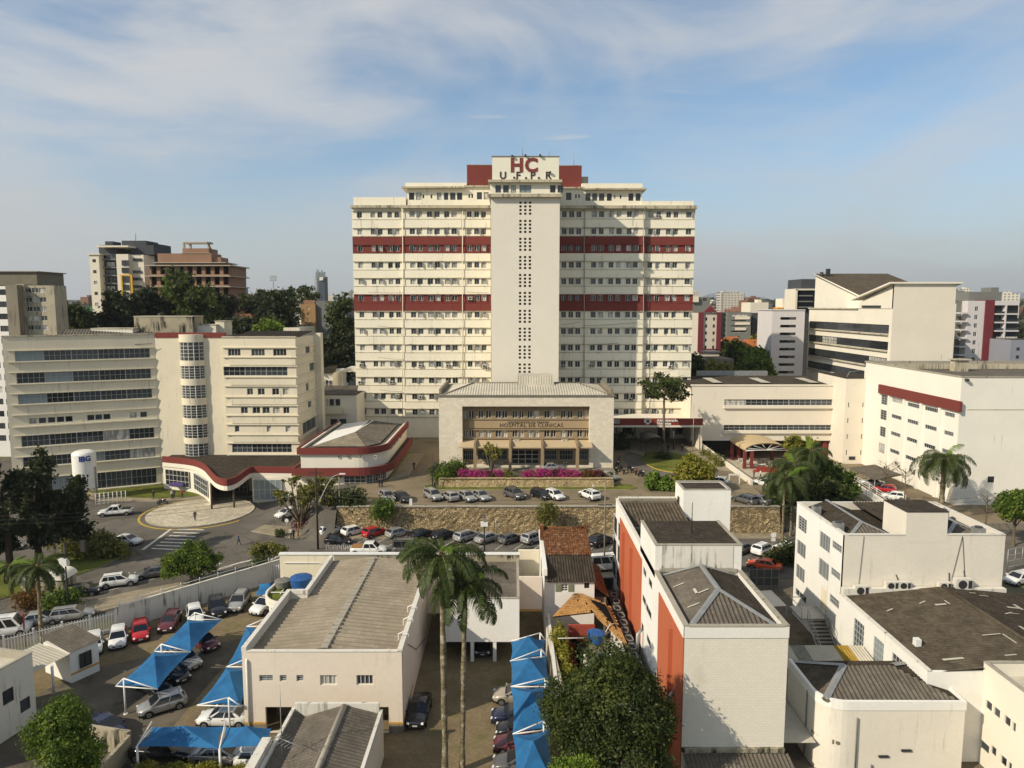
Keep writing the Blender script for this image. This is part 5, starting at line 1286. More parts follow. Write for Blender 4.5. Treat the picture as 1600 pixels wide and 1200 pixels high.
# ---- orange and white block
ob=Bld('orange_white_block','stepped white block with two orange red side panels and weathered grey roofs','building',(16,55,0))
bx0,bx1=12.45,19.95;by=[48.9,59.65,66.7,83.0]
def onX(px,py,X):d=_ray(px,py);t_=X/d[0];return (d[1]*t_,CAM_H+d[2]*t_)
slit=[]
cs=lambda a,c:(820+a/5.333,780+c/5.333)
for (a0,c0,a1,c1) in ((985,550,1012,615),(1032,640,1060,705),(980,780,1008,835),(1008,850,1055,945),(970,1010,990,1055),(1015,1110,1050,1195)):
    y1_,z1_=onX(*cs(a0,c0),bx0);y0_,z0_=onX(*cs(a1,c1),bx0);zt=onX(*cs(a0,c0),bx0)[1];slit.append((by[3] -y1_,by[3] -y0_,zt -.75,zt))
big=[]
for (a0,c0,a1) in ((742,95,770),(778,160,808),(736,270,765),(772,340,803),(730,450,760),(764,540,800)):
    y1_,z1_=onX(*cs(a0,c0),bx0);y0_,z0_=onX(*cs(a1,c0),bx0);big.append((by[3] -y1_,by[3] -y0_,z1_ -2.5,z1_ -.3))
zL=12.0
b=MB();b.facade((bx0,by[3],0),UYm,by[3] -by[0],zL,slit+big,.22);ob.part('side_wall',b,[WHITE])
for o in slit:ob.win((bx0,by[3],0),UYm,o,.18,2,1,FRAME_D,GLASS_D,'slit_window')
for o in big:ob.win((bx0,by[3],0),UYm,o,.18,3,4,FRAME_D,GLASS_D)
for (y0,y1,zt) in ((by[0]+.05,57.6,11.0),(65.6,79.2,10.9)):
    b=MB();b.box(bx0 -.08,bx0+.02,y0,y1,.0,zt);ob.part('orange_panel',b,[ORANGE])
for y in (52.2,70.5,75.6):b=MB();b.box(bx0 -.4,bx0 -.081,y,y+.25,0,10.3);ob.part('orange_fin',b,[ORANGE])
BRICKW=None
t=NT('white_painted_blockwork');t.set(.85,.2);brk=t.new('ShaderNodeTexBrick');mp=t.new('ShaderNodeMapping');t.l.new(t.new('ShaderNodeNewGeometry').outputs['Position'],mp.inputs[0]);mp.inputs['Rotation'].default_value=(R(90),0,0);t.l.new(mp.outputs[0],brk.inputs['Vector'])
brk.inputs['Scale'].default_value=1;brk.inputs['Brick Width'].default_value=.42;brk.inputs['Row Height'].default_value=.2;brk.inputs['Mortar Size'].default_value=.012
cc=lin(226,218,200);brk.inputs['Color1'].default_value=(*cc,1);brk.inputs['Color2'].default_value=(*[x*.95 for x in cc],1);brk.inputs['Mortar'].default_value=(*[x*.84 for x in cc],1)
bl=t.noise(t.pos((1,1,.3)),.5,5,.65);t.color(t.mix(t.rng(bl,.5,.75,0,.4),brk.outputs[0],lin(176,164,140)));t.bump(brk.outputs['Fac'],.3,-.01);BLOCKW=t.mat
zf0=D(1150,1168,by[0]).z
b=MB();b.box(bx0,bx1,by[0],by[0]+.3,0,zL);ob.part('front_wall',b,[BLOCKW])
b=MB();b.box(bx0 -.02,bx1+.02,by[0] -.06,by[0]+.0,11.2,12.0);ob.part('front_fascia',b,[WHITE]);b=MB();b.box(bx0,bx1,by[0] -.25,by[0] -.005,zf0 -.25,zf0+.05);ob.part('base_ledge',b,[STAIN])
b=MB();b.box(bx1 -.3,bx1,by[0]+.31,by[2],0,zL);ob.part('right_wall',b,[WHITE])
b=MB();b.box(bx0 -.06,bx0+.3,by[0],by[1],zL,zL+.15);b.box(bx1 -.3,bx1+.06,by[0],by[1],zL,zL+.15);b.box(bx0+.31,bx1 -.31,by[0] -.06,by[0]+.3,zL,zL+.12);ob.parts('coping',b,[CAP])
# hipped corrugated roof of the front volume
rx=(bx0+bx1)/2 -.1;e0=.3;zr0,zr1=11.6,13.0;ya,yb=by[0]+.3,by[1] -.1;yh=by[0]+4.4;yk=by[1] -1.2
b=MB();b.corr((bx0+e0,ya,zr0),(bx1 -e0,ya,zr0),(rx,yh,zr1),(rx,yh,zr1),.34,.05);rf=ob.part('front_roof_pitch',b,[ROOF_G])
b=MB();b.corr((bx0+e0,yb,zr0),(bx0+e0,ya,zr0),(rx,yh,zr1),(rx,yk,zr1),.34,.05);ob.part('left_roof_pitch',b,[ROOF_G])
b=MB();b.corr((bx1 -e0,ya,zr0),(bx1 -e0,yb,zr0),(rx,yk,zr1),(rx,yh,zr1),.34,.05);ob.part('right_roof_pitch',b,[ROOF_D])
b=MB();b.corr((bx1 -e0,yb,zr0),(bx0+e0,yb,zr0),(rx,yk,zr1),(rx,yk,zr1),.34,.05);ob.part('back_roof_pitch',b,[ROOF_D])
b=MB()
for p,q in (((bx0+e0,ya,zr0+.05),(rx,yh,zr1+.06)),((bx1 -e0,ya,zr0+.05),(rx,yh,zr1+.06)),((rx,yh,zr1+.06),(rx,yk,zr1+.06)),((bx0+e0,yb,zr0+.05),(rx,yk,zr1+.06)),((bx1 -e0,yb,zr0+.05),(rx,yk,zr1+.06))):
    p=Vector(p);q=Vector(q);d=(q -p).normalized();s_=Vector((-d.y,d.x,0)).normalized()*.24;u_=Vector((0,0,.09))
    b.faces([p -s_,p+u_,p+s_,q -s_,q+u_,q+s_],[(0,1,4,3),(1,2,5,4)],0)
ob.parts('hip_cap',b,[METAL_G])
b=MB()
for (u,v,w_,h_) in ((.35,.3,.9,.16),(.55,.5,.2,.9),(.3,.7,.9,.15),(.7,.45,.8,.18)):
    x=bx0+e0+(rx -bx0 -e0)*u;y=ya+(yb -ya)*v;z=zr0+(zr1 -zr0)*u+.09;k=(zr1 -zr0)/(rx -bx0 -e0)
    b.faces([(x -w_/2,y -h_/2,z -k*w_/2),(x+w_/2,y -h_/2,z+k*w_/2),(x+w_/2,y+h_/2,z+k*w_/2),(x -w_/2,y+h_/2,z -k*w_/2)],[(0,1,2,3)])
ob.parts('patched_sheet',b,[ROOF_L])
# stained middle volume
zm=D(1100,852,by[1]).z
b=MB();b.box(bx0,bx1,by[1],by[2],zL -.6,zm,0,1);b.box(bx0+.3,bx1 -.3,by[1]+.1,by[2] -.1,0,zL -.6);ob.part('middle_block',b,[WHITE,ROOF_D])
b=MB();b.box(bx0+.55,bx1 -.75,by[1] -.05,by[1] -.003,zL+.35,zm -.08);ob.part('stained_panel',b,[paint('streaked_white',lin(222,216,202),.15,1.0,stain=(.03,.026,.02),spread=.47)])
b=MB();b.box(bx0 -.05,bx1+.05,by[1] -.06,by[1]+.25,zm,zm+.08);b.box(bx0 -.05,bx0+.25,by[1]+.26,by[2],zm,zm+.08);b.box(bx1 -.25,bx1+.05,by[1]+.26,by[2],zm,zm+.08);b.box(bx0+.4,bx1 -.4,by[1] -.2,by[1] -.06,zL+.05,zL+.3);ob.parts('middle_coping',b,[CAP])
b=MB();q=D(1082,785,63);b.tube((q.x,63,zm),(q.x,63,q.z),.05,.03,5);ob.part('antenna',b,[METAL_D])
# long rear volume with corrugated strip
b=MB();b.box(bx0+.25,20.2,by[2]+.01,by[3],0,10.9,0,1,skip='l');ob.part('rear_block',b,[WHITE,ROOF_D])
b=MB();b.box(bx0 -.05,bx0+.25,by[2]+.05,by[3],12.001,12.12);b.box(bx0+.26,19.5,by[3] -.35,by[3]+.05,10.9,12.3);ob.parts('rear_coping',b,[WHITE_D])
b=MB();b.corr((bx0+.4,74.5,11.0),(19.5,74.5,11.0),(19.5,81.5,12.0),(bx0+.4,81.5,12.0),.42,.07);ob.part('rear_corrugated_roof',b,[ROOF_B])
b=MB();b.box(bx0+.3,20,73.9,74.3,10.9,11.3);b.box(bx0+.3,20,81.6,82.6,10.9,12.2);ob.parts('gutter_upstand',b,[CONC_D])
b=MB();b.box(19.6,25.0,79.2,83.3,0,14.0,0,1);ob.part('rear_tower',b,[WHITE,ROOF_D]);parapets(ob,19.6,25.0,79.2,83.3,14.0,14.12,.2,WHITE)
p=D(1070.5,787,81);ob.win((19.55,81.5,11.9),UYm,(0,.5,0,.9),0,1,1,FRAME_D,GLASS_D,'slit_window')
b=MB();b.corr((bx0+.0,44.5,zf0 -1.2),(bx1+.5,44.5,zf0 -1.2),(bx1+.2,by[0] -.27,zf0 -.3),(bx0,by[0] -.27,zf0 -.3),.3,.05);ob.part('low_front_roof',b,[ROOF_G]);b=MB();b.box(bx0+.1,bx1,44.6,by[0] -.28,0,zf0 -1.35);ob.part('low_front_wall',b,[WHITE_D])
b=MB();b.path([(bx0 -.5,51,4.6),(bx0 -.5,51,5.4),(bx0 -.1,51.4,5.7)],.16,8);b.path([(bx0 -.6,64,2.5),(bx0 -.6,64,4.2),(bx0 -.1,64.4,4.5)],.16,8);ob.parts('duct',b,[METAL_G])

# ---- white office block with outdoor units
wo=Bld('white_office_block','white four storey block with barred side windows and five outdoor units','building',(40,66.5,0))
wx0,wx1,wy0,wy1,wz=32.12,47.65,66.5,78.0,13.0
cw=lambda a,c:(1140+a/5,740+c/5)
ops=[];ks=[]
def uvw(a,c):y,z=onX(*cw(a,c),wx0);return wy1 -y,z
for a0,c0,a1,c1,k in ((538,318,606,430,(3,5)),(528,508,598,620,(3,6)),(520,696,590,805,(3,5)),(706,443,790,570,(4,6)),(698,650,780,785,(3,8)),(803,516,880,575,(6,2)),(793,725,868,785,(6,2)),(782,932,860,1000,(6,2))):
    u0,z1=uvw(a0,c0);u1,_=uvw(a1,c0);_,z0=uvw(a0,c1);ops.append((u0,u1,z0,z1));ks.append(k)
u0,z1=uvw(716,877);u1,_=uvw(768,877);dr=(u0,u1,z1 -2.5,z1);u0,z1=uvw(514,885);ops.append((u0,u0+3,z1 -.8,z1));ks.append((3,1))
b=MB();b.facade((wx0,wy1,0),UYm,wy1 -wy0,wz,ops+[dr],.2);wo.part('side_wall',b,[WHITE])
for o,k in zip(ops,ks):wo.win((wx0,wy1,0),UYm,o,.16,k[0],k[1],FRAME_G,GLASS_D,bar=.04)
wo.win((wx0,wy1,0),UYm,dr,.16,1,1,CREAM_Y,CREAM_Y,'door')
b=MB();b.box(wx0,wx1,wy0,wy0+.3,0,wz);b.box(wx1 -.3,wx1,wy0+.31,wy1 -.31,0,wz);b.box(wx0+.2,wx1,wy1 -.3,wy1,0,wz);wo.part('front_wall',b,[OFFW])
b=MB();b.box(wx0+.3,wx1 -.3,wy0+.3,wy1 -.3,wz -.9,wz -.75);wo.part('roof_slab',b,[ROOF_D])
px0,px1=D(1416,815,wy0).x,D(1481,815,wy0).x;zpb=D(1440,800.5,wy0).z
b=MB();b.box(px0,px1,wy0 -.012,wy0+4.2,wz -.7,zpb,0,1);wo.part('roof_block',b,[OFFW,ROOF_D]);b=MB();b.box(px0 -.04,px1+.04,wy0 -.05,wy0+4.25,zpb,zpb+.07);wo.part('roof_block_cap',b,[ROOF_D])
b=MB();xm_=(wx0+px0)/2
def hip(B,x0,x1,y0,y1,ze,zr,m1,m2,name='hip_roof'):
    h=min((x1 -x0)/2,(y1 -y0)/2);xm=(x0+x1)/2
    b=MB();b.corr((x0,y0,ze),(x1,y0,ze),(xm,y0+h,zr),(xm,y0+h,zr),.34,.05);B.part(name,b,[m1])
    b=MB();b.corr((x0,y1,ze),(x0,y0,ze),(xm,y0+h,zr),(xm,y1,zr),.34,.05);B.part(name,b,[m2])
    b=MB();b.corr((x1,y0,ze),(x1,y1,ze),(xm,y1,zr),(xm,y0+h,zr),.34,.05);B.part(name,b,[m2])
    bb=MB()
    for p,q in (((x0,y0,ze+.04),(xm,y0+h,zr+.06)),((x1,y0,ze+.04),(xm,y0+h,zr+.06)),((xm,y0+h,zr+.06),(xm,y1,zr+.06))):
        p=Vector(p);q=Vector(q);d=(q -p).normalized();s_=Vector((-d.y,d.x,0)).normalized()*.2
        bb.faces([p -s_,p+Vector((0,0,.08)),p+s_,q -s_,q+Vector((0,0,.08)),q+s_],[(0,1,4,3),(1,2,5,4)],0)
    B.parts('hip_cap',bb,[METAL_G])
hip(wo,wx0+.35,px0 -.02,wy0+.35,wy1 -.4,wz -.7,wz+.35,ROOF_G,ROOF_D);hip(wo,px1+.02,wx1 -.35,wy0+.35,wy1 -.4,wz -.7,wz+.35,ROOF_G,ROOF_D)
b=MB();b.corr((px0,wy0+4.3,wz+.1),(px1,wy0+4.3,wz+.1),(px1,wy1 -.4,wz+.2),(px0,wy1 -.4,wz+.2),.34,.05);wo.part('rear_roof',b,[ROOF_D])
b=MB();b.box(wx0 -.05,wx0+.3,wy0+.0,wy1,wz,wz+.1);b.box(wx0+.31,px0 -.05,wy0 -.05,wy0+.3,wz,wz+.1);b.box(px1+.05,wx1,wy0 -.05,wy0+.3,wz,wz+.1);b.box(wx1 -.3,wx1+.05,wy0+.31,wy1,wz,wz+.1);b.box(wx0+.31,wx1 -.31,wy1 -.3,wy1+.05,wz,wz+.1);wo.parts('coping',b,[WHITE_D])
for px,py,s_ in ((1345.5,926,1.5),(1393.5,918,1.3),(1413,918,1.3),(1476,919,1.3),(1504,917,1.75)):
    e=empty('outdoor_unit','','air conditioner',D(px,py,wy0 -.55));e.location.z -= .2
    e['label']={1345.5:'large outdoor unit nearest the side windows of the white office block',1393.5:'outdoor unit left of the dark pipe on the white office block',1413:'outdoor unit right of the dark pipe on the white office block',1476:'smaller outdoor unit under the slanting cables of the white office block',1504:'largest outdoor unit, rightmost on the white office block wall'}[px]
    e['group']='outdoor units on the white office block'
    o=ac_unit(e,(0,.35,0),0,s_,'casing');b=MB();b.box(-.5*s_,.5*s_,-.1,.54,-.12,-.05);add('bracket',b.mesh('bracket',[METAL_G]),e)
b=MB()
for (xa,ya,xb,yb) in ((1406,913,1400,898),(1483,914,1483,895),(1508,906,1506,892),(1504,838,1487,905),(1504,838,1507,893),(1350,838,1342,912)):
    b.path([D(xa,ya,wy0 -.06),D(xb,yb,wy0 -.06)],.05 if ya > 850 else .02,5)
wo.parts('pipe',b,[METAL_D]);b=MB();a=D(1390,922,wy0 -.06);c=D(1565,922,wy0 -.06);b.tube(a,c,.05);wo.part('pipe_run',b,[METAL_W])
for px,py,r in ((1294,815,.55),(1261,789,.5),(1480,795,.5),(1535,823,.6)):
    p=P(px,py+8,13.1);p.x += 1.0 if px < 1400 else -.4;r *= .75;b=MB();b.box(p.x -r,p.x+r,p.y -r,p.y+r,wz -.6,wz+.55);b.tube((p.x,p.y,wz+.55),(p.x,p.y,wz+.65),r*.8,r*.8,12,1);o=wo.part('roof_fan',b,[METAL_G,METAL_D])
# ---- big dark roof in front of it
br=Bld('brown_roof_shed','low white building under a very large dark brown weathered roof','building',(39,58,0))
kx0,kx1,ky0,ky1=31.65,53.0,51.3,65.9
ops=[]
for a0,c0,a1 in ((880,1000,958),(1065,1165,1110),(1170,1235,1240)):pass
ops=[(3.0,4.9,3.6,6.4),(6.6,8.3,3.6,6.4),(9.6,11.6,3.6,6.4)]
b=MB();b.facade((kx0,ky1,0),UYm,ky1 -ky0,7.35,ops,.2);b.box(kx0+.01,kx1,ky0,ky0+.3,0,7.3);br.part('wall',b,[WHITE])
for o in ops:br.win((kx0,ky1,0),UYm,o,.16,4,5,FRAME_G,GLASS_B if o[0] > 6 and o[0] < 7 else GLASS_D,bar=.04)
b=MB();xr2=41.5
b.corr((kx0+.25,ky1,7.2),(kx0+.25,ky0,7.2),(xr2,ky0,8.1),(xr2,ky1,8.1),.36,.04);br.part('left_roof_pitch',b,[ROOF_B])
b=MB();b.corr((kx1,ky0,7.0),(kx1,ky1,7.0),(xr2,ky1,8.1),(xr2,ky0,8.1),.36,.04);br.part('right_roof_pitch',b,[ROOF_D])
b=MB();b.tube((xr2,ky0,8.14),(xr2,ky1,8.14),.16,.16,7);br.part('ridge_cap',b,[ROOF_B]);b=MB();b.box(kx0 -.05,kx0+.24,ky0,ky1,7.36,7.5);b.box(kx0+.3,wx1,ky1 -.1,ky1+.45,7.2,7.9);br.parts('coping',b,[WHITE_D])
b=MB()
for k in range(16):
    x=rnd.uniform(33,47);y=rnd.uniform(52.5,65);w_=rnd.uniform(.3,.9);h_=rnd.choice((.06,.07,.14));z=7.2+.9*(x -31.9)/9.6 if x < xr2 else 8.1 -1.1*(x -xr2)/11.5
    a=rnd.choice((0,.5,1.57));ca,sa=math.cos(a),math.sin(a);sl=.094 if x < xr2 else -.096
    b.face([(x+(u*ca -v*sa),y+(u*sa+v*ca),z+.07+sl*(u*ca -v*sa)) for u,v in ((-w_,-h_),(w_,-h_),(w_,h_),(-w_,h_))])
br.parts('patched_sheet',b,[ROOF_L])
p=P(1411,1025,8);b=MB();b.box(33.0,33.45,55.3,55.8,7.3,7.9);br.part('roof_vent',b,[METAL_W])
# ---- front hip-roofed white building with rounded corner
fb=Bld('rounded_corner_block','white block with rounded corner and ribbed hipped roof at the bottom right','building',(28,49.5,0))
fx0,fx1,fy0,fy1,fz=22.9,33.5,49.5,55.9,6.0
cor=[(fx0+1.9 -1.9*math.cos(t_),fy0+1.9 -1.9*math.sin(t_)) for t_ in [math.pi/2*i/8 for i in range(9)]]
b=MB();b.prism(cor+[(fx1,fy0),(fx1,fy1),(fx0,fy1)],0,fz -.2,0,1);fb.part('wall',b,[OFFW,ROOF_D])
b=MB();cc2=[Vector((p[0],p[1],0)) for p in [(fx0,fy1)]+cor+[(fx1,fy0),(fx1,fy1)]];ribbon(b,[p+Vector((-.05 if p.x < fx0+1 else .05 if p.x > fx1 -1 else 0,-.05 if p.y < fy0+1.8 else 0,0)) for p in cc2],fz -.7,fz,.25);fb.part('fascia',b,[WHITE])
xa,xb,ya,yb=fx0+.25,fx1 -.25,fy0+.25,fy1 -.25;ym=(ya+yb)/2+.3;x1_,x2_=xa+2.9,xb -3.4;ze,zr=fz -.15,fz+.95
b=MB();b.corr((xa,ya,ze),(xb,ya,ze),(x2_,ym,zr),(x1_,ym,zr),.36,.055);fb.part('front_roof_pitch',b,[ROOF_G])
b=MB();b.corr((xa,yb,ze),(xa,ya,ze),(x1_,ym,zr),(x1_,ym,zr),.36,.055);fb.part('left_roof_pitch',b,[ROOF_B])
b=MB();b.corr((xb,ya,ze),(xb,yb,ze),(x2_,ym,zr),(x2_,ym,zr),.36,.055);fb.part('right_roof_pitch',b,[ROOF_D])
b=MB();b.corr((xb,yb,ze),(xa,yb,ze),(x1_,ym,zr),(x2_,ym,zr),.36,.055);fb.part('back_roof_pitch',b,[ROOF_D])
bb=MB()
for p,q in (((xa+.2,ya+.2,ze+.1),(x1_,ym,zr+.06)),((xa,yb,ze+.04),(x1_,ym,zr+.06)),((xb,yb,ze+.04),(x2_,ym,zr+.06))):
    p=Vector(p);q=Vector(q);d=(q -p).normalized();s_=Vector((-d.y,d.x,0)).normalized()*.26;bb.faces([p -s_,p+Vector((0,0,.1)),p+s_,q -s_,q+Vector((0,0,.1)),q+s_],[(0,1,4,3),(1,2,5,4)],0)
fb.parts('hip_cap',bb,[METAL_G])
for px,py in ((1392.5,1171),(1417,1180.5)):pass
for a0,c0,a1,c1 in ((458,1096,537,1112),(636,1050,715,1066)):
    p=D(1280+a0/5,960+c1/5,fy0);q=D(1280+a1/5,960+c0/5,fy0);fb.win((p.x,fy0 -.02,p.z),UX,(0,q.x -p.x,0,q.z -p.z),0,3,1,FRAME_D,GLASS_D,'slit_window')
for (xa_,ya_,xb_,yb_) in ((1340,1122,1336,1200),(1362,1195,1362,1200)):b=MB();b.path([D(xa_,ya_,fy0 -.1),D(xb_,yb_,fy0 -.1)],.06,5);fb.part('downpipe',b,[METAL_G])
p=D(1265,1087,51.2);b=MB();b.path([(fx0 -.06,52.0,p.z),(fx0 -.06,52.0,.2)],.06,5);fb.part('downpipe',b,[METAL_G])
b=MB();xa_=D(1268,1150,fy0).x
for i in range(7):b.box(fx0+.0+i*.2,fx0+.22+i*.2,fy0 -.03+(1.3 -i*.22 if i < 6 else 0),fy0+1.6 -i*.1,2.62 -.05*(i % 3),2.8+.06*(i % 2))
fb.part('broken_plaster',b,[CONC_D])
# striped awning roof between the blocks
sa=Bld('striped_awning','corrugated yard roof of pale grey and ochre sheets between white walls','awning',(26,58,0))
cols=[ROOF_L,ROOF_G,ROOF_L,roofing('grey_translucent_sheet',lin(150,148,134)),ROOF_L,ROOF_L,roofing('ochre_sheet',lin(172,140,62)),ROOF_L]
for i,m in enumerate(cols):
    x0=20.9+i*1.3;b=MB();b.corr((x0,56.6,4.2),(x0+1.3,56.6,4.2),(x0+1.3,60.6,4.8),(x0,60.6,4.8),.26,.04);sa.part('roof_sheet',b,[m])
for x in (21,25.5,31):b=MB();b.tube((x,60.4,0),(x,60.4,4.6),.07);sa.part('post',b,[METAL_G])
b=MB();b.box(20.3,22.8,50,56,2.4,2.45);sa.part('side_sheet',b,[ROOF_L])
# ---- building cut by the frame at bottom right
cb=Bld('corner_block','cream block with small tilting windows cut off by the right edge','building',(38,49,0))
gx0,gy0,gy1=36.0,43.0,51.5;ops=[]
cbp=lambda a,c:onX(1280+a/5,960+c/5,gx0)
for a0,c0,a1 in ((1300,655,1355),(1362,708,1418),(1445,775,1500),(1508,830,1540),(1245,955,1335),(1340,1010,1388),(1415,1085,1470),(1475,1140,1508)):
    y1_,z=cbp(a0,c0);y0_,_=cbp(a1,c0);ops.append((gy1 -y1_ if y1_ < gy1 else .1,gy1 -y0_,z -.75,z))
b=MB();b.facade((gx0,gy1,0),UYm,gy1 -gy0,8.0,ops,.2);b.box(gx0+.01,60,gy1 -.3,gy1,0,8);b.box(gx0+.21,60,gy0,gy1 -.31,0,7.0,0,1,skip='l');cb.part('wall',b,[CREAM,ROOF_L])
for o in ops:cb.win((gx0,gy1,0),UYm,o,.16,1,1,FRAME_W,GLASS,bar=.05)
b=MB();b.box(gx0 -.04,gx0+.3,gy0,gy1,8.0,8.1);b.box(gx0+.31,60,gy1 -.3,gy1+.04,8.0,8.1);cb.parts('coping',b,[CAP])
# ---- small foreground house with ribbed roof and aerial
sh=Bld('ribbed_roof_house','small cream house with dark ribbed roof and aerial at the bottom centre','house',(-13.5,47,0))
b=MB();b.box(-17.0,-10.0,40,51.9,0,3.2);sh.part('wall',b,[CREAM_Y])
b=MB();b.box(-17.0,-16.75,40,51.9,3.2,4.15);b.box(-10.25,-10.0,40,51.9,3.2,3.95);b.box(-16.74,-10.26,51.65,51.9,3.2,4.55);b.box(-17.7,-17.06,40,47.3,0,4.6);sh.parts('parapet',b,[WHITE_D])
b=MB();b.corr((-16.7,40,3.95),(-16.7,51.6,3.95),(-16.0,51.6,3.5),(-16.0,40,3.5),.36,.07);b.corr((-16.0,51.6,3.5),(-16.0,40,3.5),(-12.9,40,4.45),(-12.9,51.6,4.45),.36,.07);sh.part('left_roof_pitch',b,[ROOF_G])
b=MB();b.corr((-10.3,40,3.75),(-10.3,51.6,3.75),(-12.9,51.6,4.45),(-12.9,40,4.45),.36,.07);sh.part('right_roof_pitch',b,[ROOF_G])
b=MB();b.tube((-12.9,40,4.42),(-12.9,51.5,4.42),.24,.24,8);sh.part('ridge_cap',b,[CAP])
ae=Bld('roof_aerial','thin television aerial mast over the small ribbed roof','aerial',(-15.9,46,4.0))
b=MB();b.tube((-15.9,46,4.0),(-15.9,46,9.2),.04,.03,6);ae.part('mast',b,[METAL_G])
b=MB();b.tube((-16.6,46.5,5.2),(-14.6,45.4,5.2),.025)
for k in range(8):f=k/7;c=Vector((-16.6+2*f,46.5 -1.1*f,5.2));b.tube(c -Vector((.3,.5,0)),c+Vector((.3,.5,0)),.018,n=4)
ae.part('elements',b,[METAL_G])['kind']='stuff'
# ---- gatehouse and block at the lower left
gh=Bld('gatehouse','small white gatehouse with grey tiled roof beside the picket fence','building',(-38,60,0))
g0=P(160,1075,0);
p1=P(47,1023,3.2);p2=P(110,1027,3.2);p3=P(155,1008,3.2);p4=P(98,998,3.2)
cA=P(112,1068,0);cB=P(156,1048,0)
u=(cB -cA).normalized();v=Vector((-u.y,u.x,0));q0=cA -u*0;
qs=[cA,cB,cB+v*4.3,cA+v*4.3]
b=MB();b.prism([p.xy for p in qs],0,3.0);gh.part('wall',b,[WHITE])
b=MB();W_=(cB -cA).length;b2=MB()
gh.win(cA+Vector((0,0,1.1))+u*(W_*.3) -v*.03,u,(0,W_*.42,0,1.4),0,2,1,FRAME_D,GLASS_D)
zE=3.15;r0,r1,r2,r3=cA -u*.2 -v*.25,cB+u*.25 -v*.25,cB+u*.25+v*4.5,cA -u*.2+v*4.5
b=MB();b.corr((r0.x,r0.y,zE),(r1.x,r1.y,zE),(r2.x,r2.y,zE+.5),(r3.x,r3.y,zE+.5),.25,.04);gh.part('roof',b,[ROOF_G])
k0,k1,k2,k3=cA -u*4.2 -v*.6,cA -u*.2 -v*.25,cA -u*.2+v*4.0,cA -u*4.2+v*3.6
b=MB();b.corr((k0.x,k0.y,2.8),(k1.x,k1.y,3.0),(k2.x,k2.y,3.3),(k3.x,k3.y,3.1),.3,.04);gh.part('porch_roof',b,[ROOF_L])
for q in (k0+u*.3,k0+u*2.2):b=MB();b.tube((q.x,q.y+.15,0),(q.x,q.y+.15,2.8),.12);gh.part('post',b,[METAL_W])
b=MB();b.prism([(cA -v*.02 -u*.02).xy,(cB -v*.02+u*.02).xy,(cB+u*.02).xy,cA.xy],.75,.95);gh.part('yellow_band',b,[YELLOW])
lbk=Bld('edge_block','white block with two square windows cut off by the left edge','building',(-40,52,0))
zE=6.0;e1=P(0,1047,zE);e2=P(50,1020,zE);e3=P(0,1000,zE)
uu=(e2 -e1).normalized();vv=Vector((-uu.y,uu.x,0));e0=e1 -uu*6
b=MB();W_=(e2 -e0).length;Oe=Vector((e0.x,e0.y,0))
b.facade(Oe,uu,W_,zE,[(W_ -2.9,W_ -1.9,2.9,4.1),(W_ -1.45,W_ -.5,1.4,2.5)],.2);b.prism([(Oe+vv*.21).xy,(Oe+uu*W_+vv*.21).xy,(Oe+uu*W_+vv*6).xy,(Oe+vv*6).xy],0,zE -.6,0,1);lbk.part('wall',b,[WHITE_D,ROOF_L])
for o in ((W_ -2.9,W_ -1.9,2.9,4.1),(W_ -1.45,W_ -.5,1.4,2.5)):lbk.win(Oe,uu,o,.16,1,1,FRAME_D,GLASS_D)
b=MB();b.prism([(Oe -vv*.03).xy,(Oe+uu*(W_+.03) -vv*.03).xy,(Oe+uu*(W_+.03)+vv*.22).xy,(Oe+vv*.22).xy],zE,zE+.08);b.prism([(Oe+uu*(W_ -.22)+vv*.23).xy,(Oe+uu*(W_+.03)+vv*.23).xy,(Oe+uu*(W_+.03)+vv*6).xy,(Oe+uu*(W_ -.22)+vv*6).xy],zE -.6,zE+.08);lbk.parts('coping',b,[CAP])
# ================================================================ vegetation
def leaf_mat(name,c1,c2,c3=None,trans=0.35):
    t=NT(name);t.n.remove(t.b)
    g=t.new('ShaderNodeNewGeometry');r=g.outputs['Random Per Island']
    c=t.mix(r,c1,c2)
    if c3:
        f=t.noise(t.pos(),.9,3,.6);c=t.mix(t.rng(f,.5,.68),c,c3)
    d=t.new('ShaderNodeBsdfDiffuse');tr=t.new('ShaderNodeBsdfTranslucent');gl_=t.new('ShaderNodeBsdfGlossy');gl_.inputs['Roughness'].default_value=.6
    t.l.new(c,d.inputs[0]);t.l.new(t.mix(.35,c,(.16,.20,.02)),tr.inputs[0])
    m=t.new('ShaderNodeMixShader');m.inputs[0].default_value=trans;t.l.new(d.outputs[0],m.inputs[1]);t.l.new(tr.outputs[0],m.inputs[2])
    m2=t.new('ShaderNodeMixShader');m2.inputs[0].default_value=.02;t.l.new(m.outputs[0],m2.inputs[1]);t.l.new(gl_.outputs[0],m2.inputs[2])
    t.l.new(m2.outputs[0],t.out.inputs[0]);return t.mat
L_DARK=leaf_mat('dark_glossy_leaves',lin(70,82,32),lin(42,54,22),lin(96,102,42))
L_MID=leaf_mat('mid_green_leaves',lin(94,116,34),lin(64,86,26),lin(122,136,46))
L_BRIGHT=leaf_mat('bright_green_leaves',lin(112,134,40),lin(80,108,32),lin(140,152,60))
L_OLIVE=leaf_mat('olive_leaves',lin(122,118,52),lin(88,90,38),lin(150,142,64))
L_BLACK=leaf_mat('conifer_needles',lin(46,54,30),lin(32,40,23),lin(66,72,38),.2)
L_PALM=leaf_mat('palm_leaflets',lin(78,92,40),lin(52,66,28),None)
L_ARAU=leaf_mat('araucaria_needles',lin(78,88,36),lin(50,62,28),None,.2)
L_PALMY=leaf_mat('young_palm_leaflets',lin(122,150,48),lin(96,126,40),None)
L_PINK=leaf_mat('pink_azalea_blossom',lin(206,70,142),lin(160,44,108),lin(104,92,52),.3)
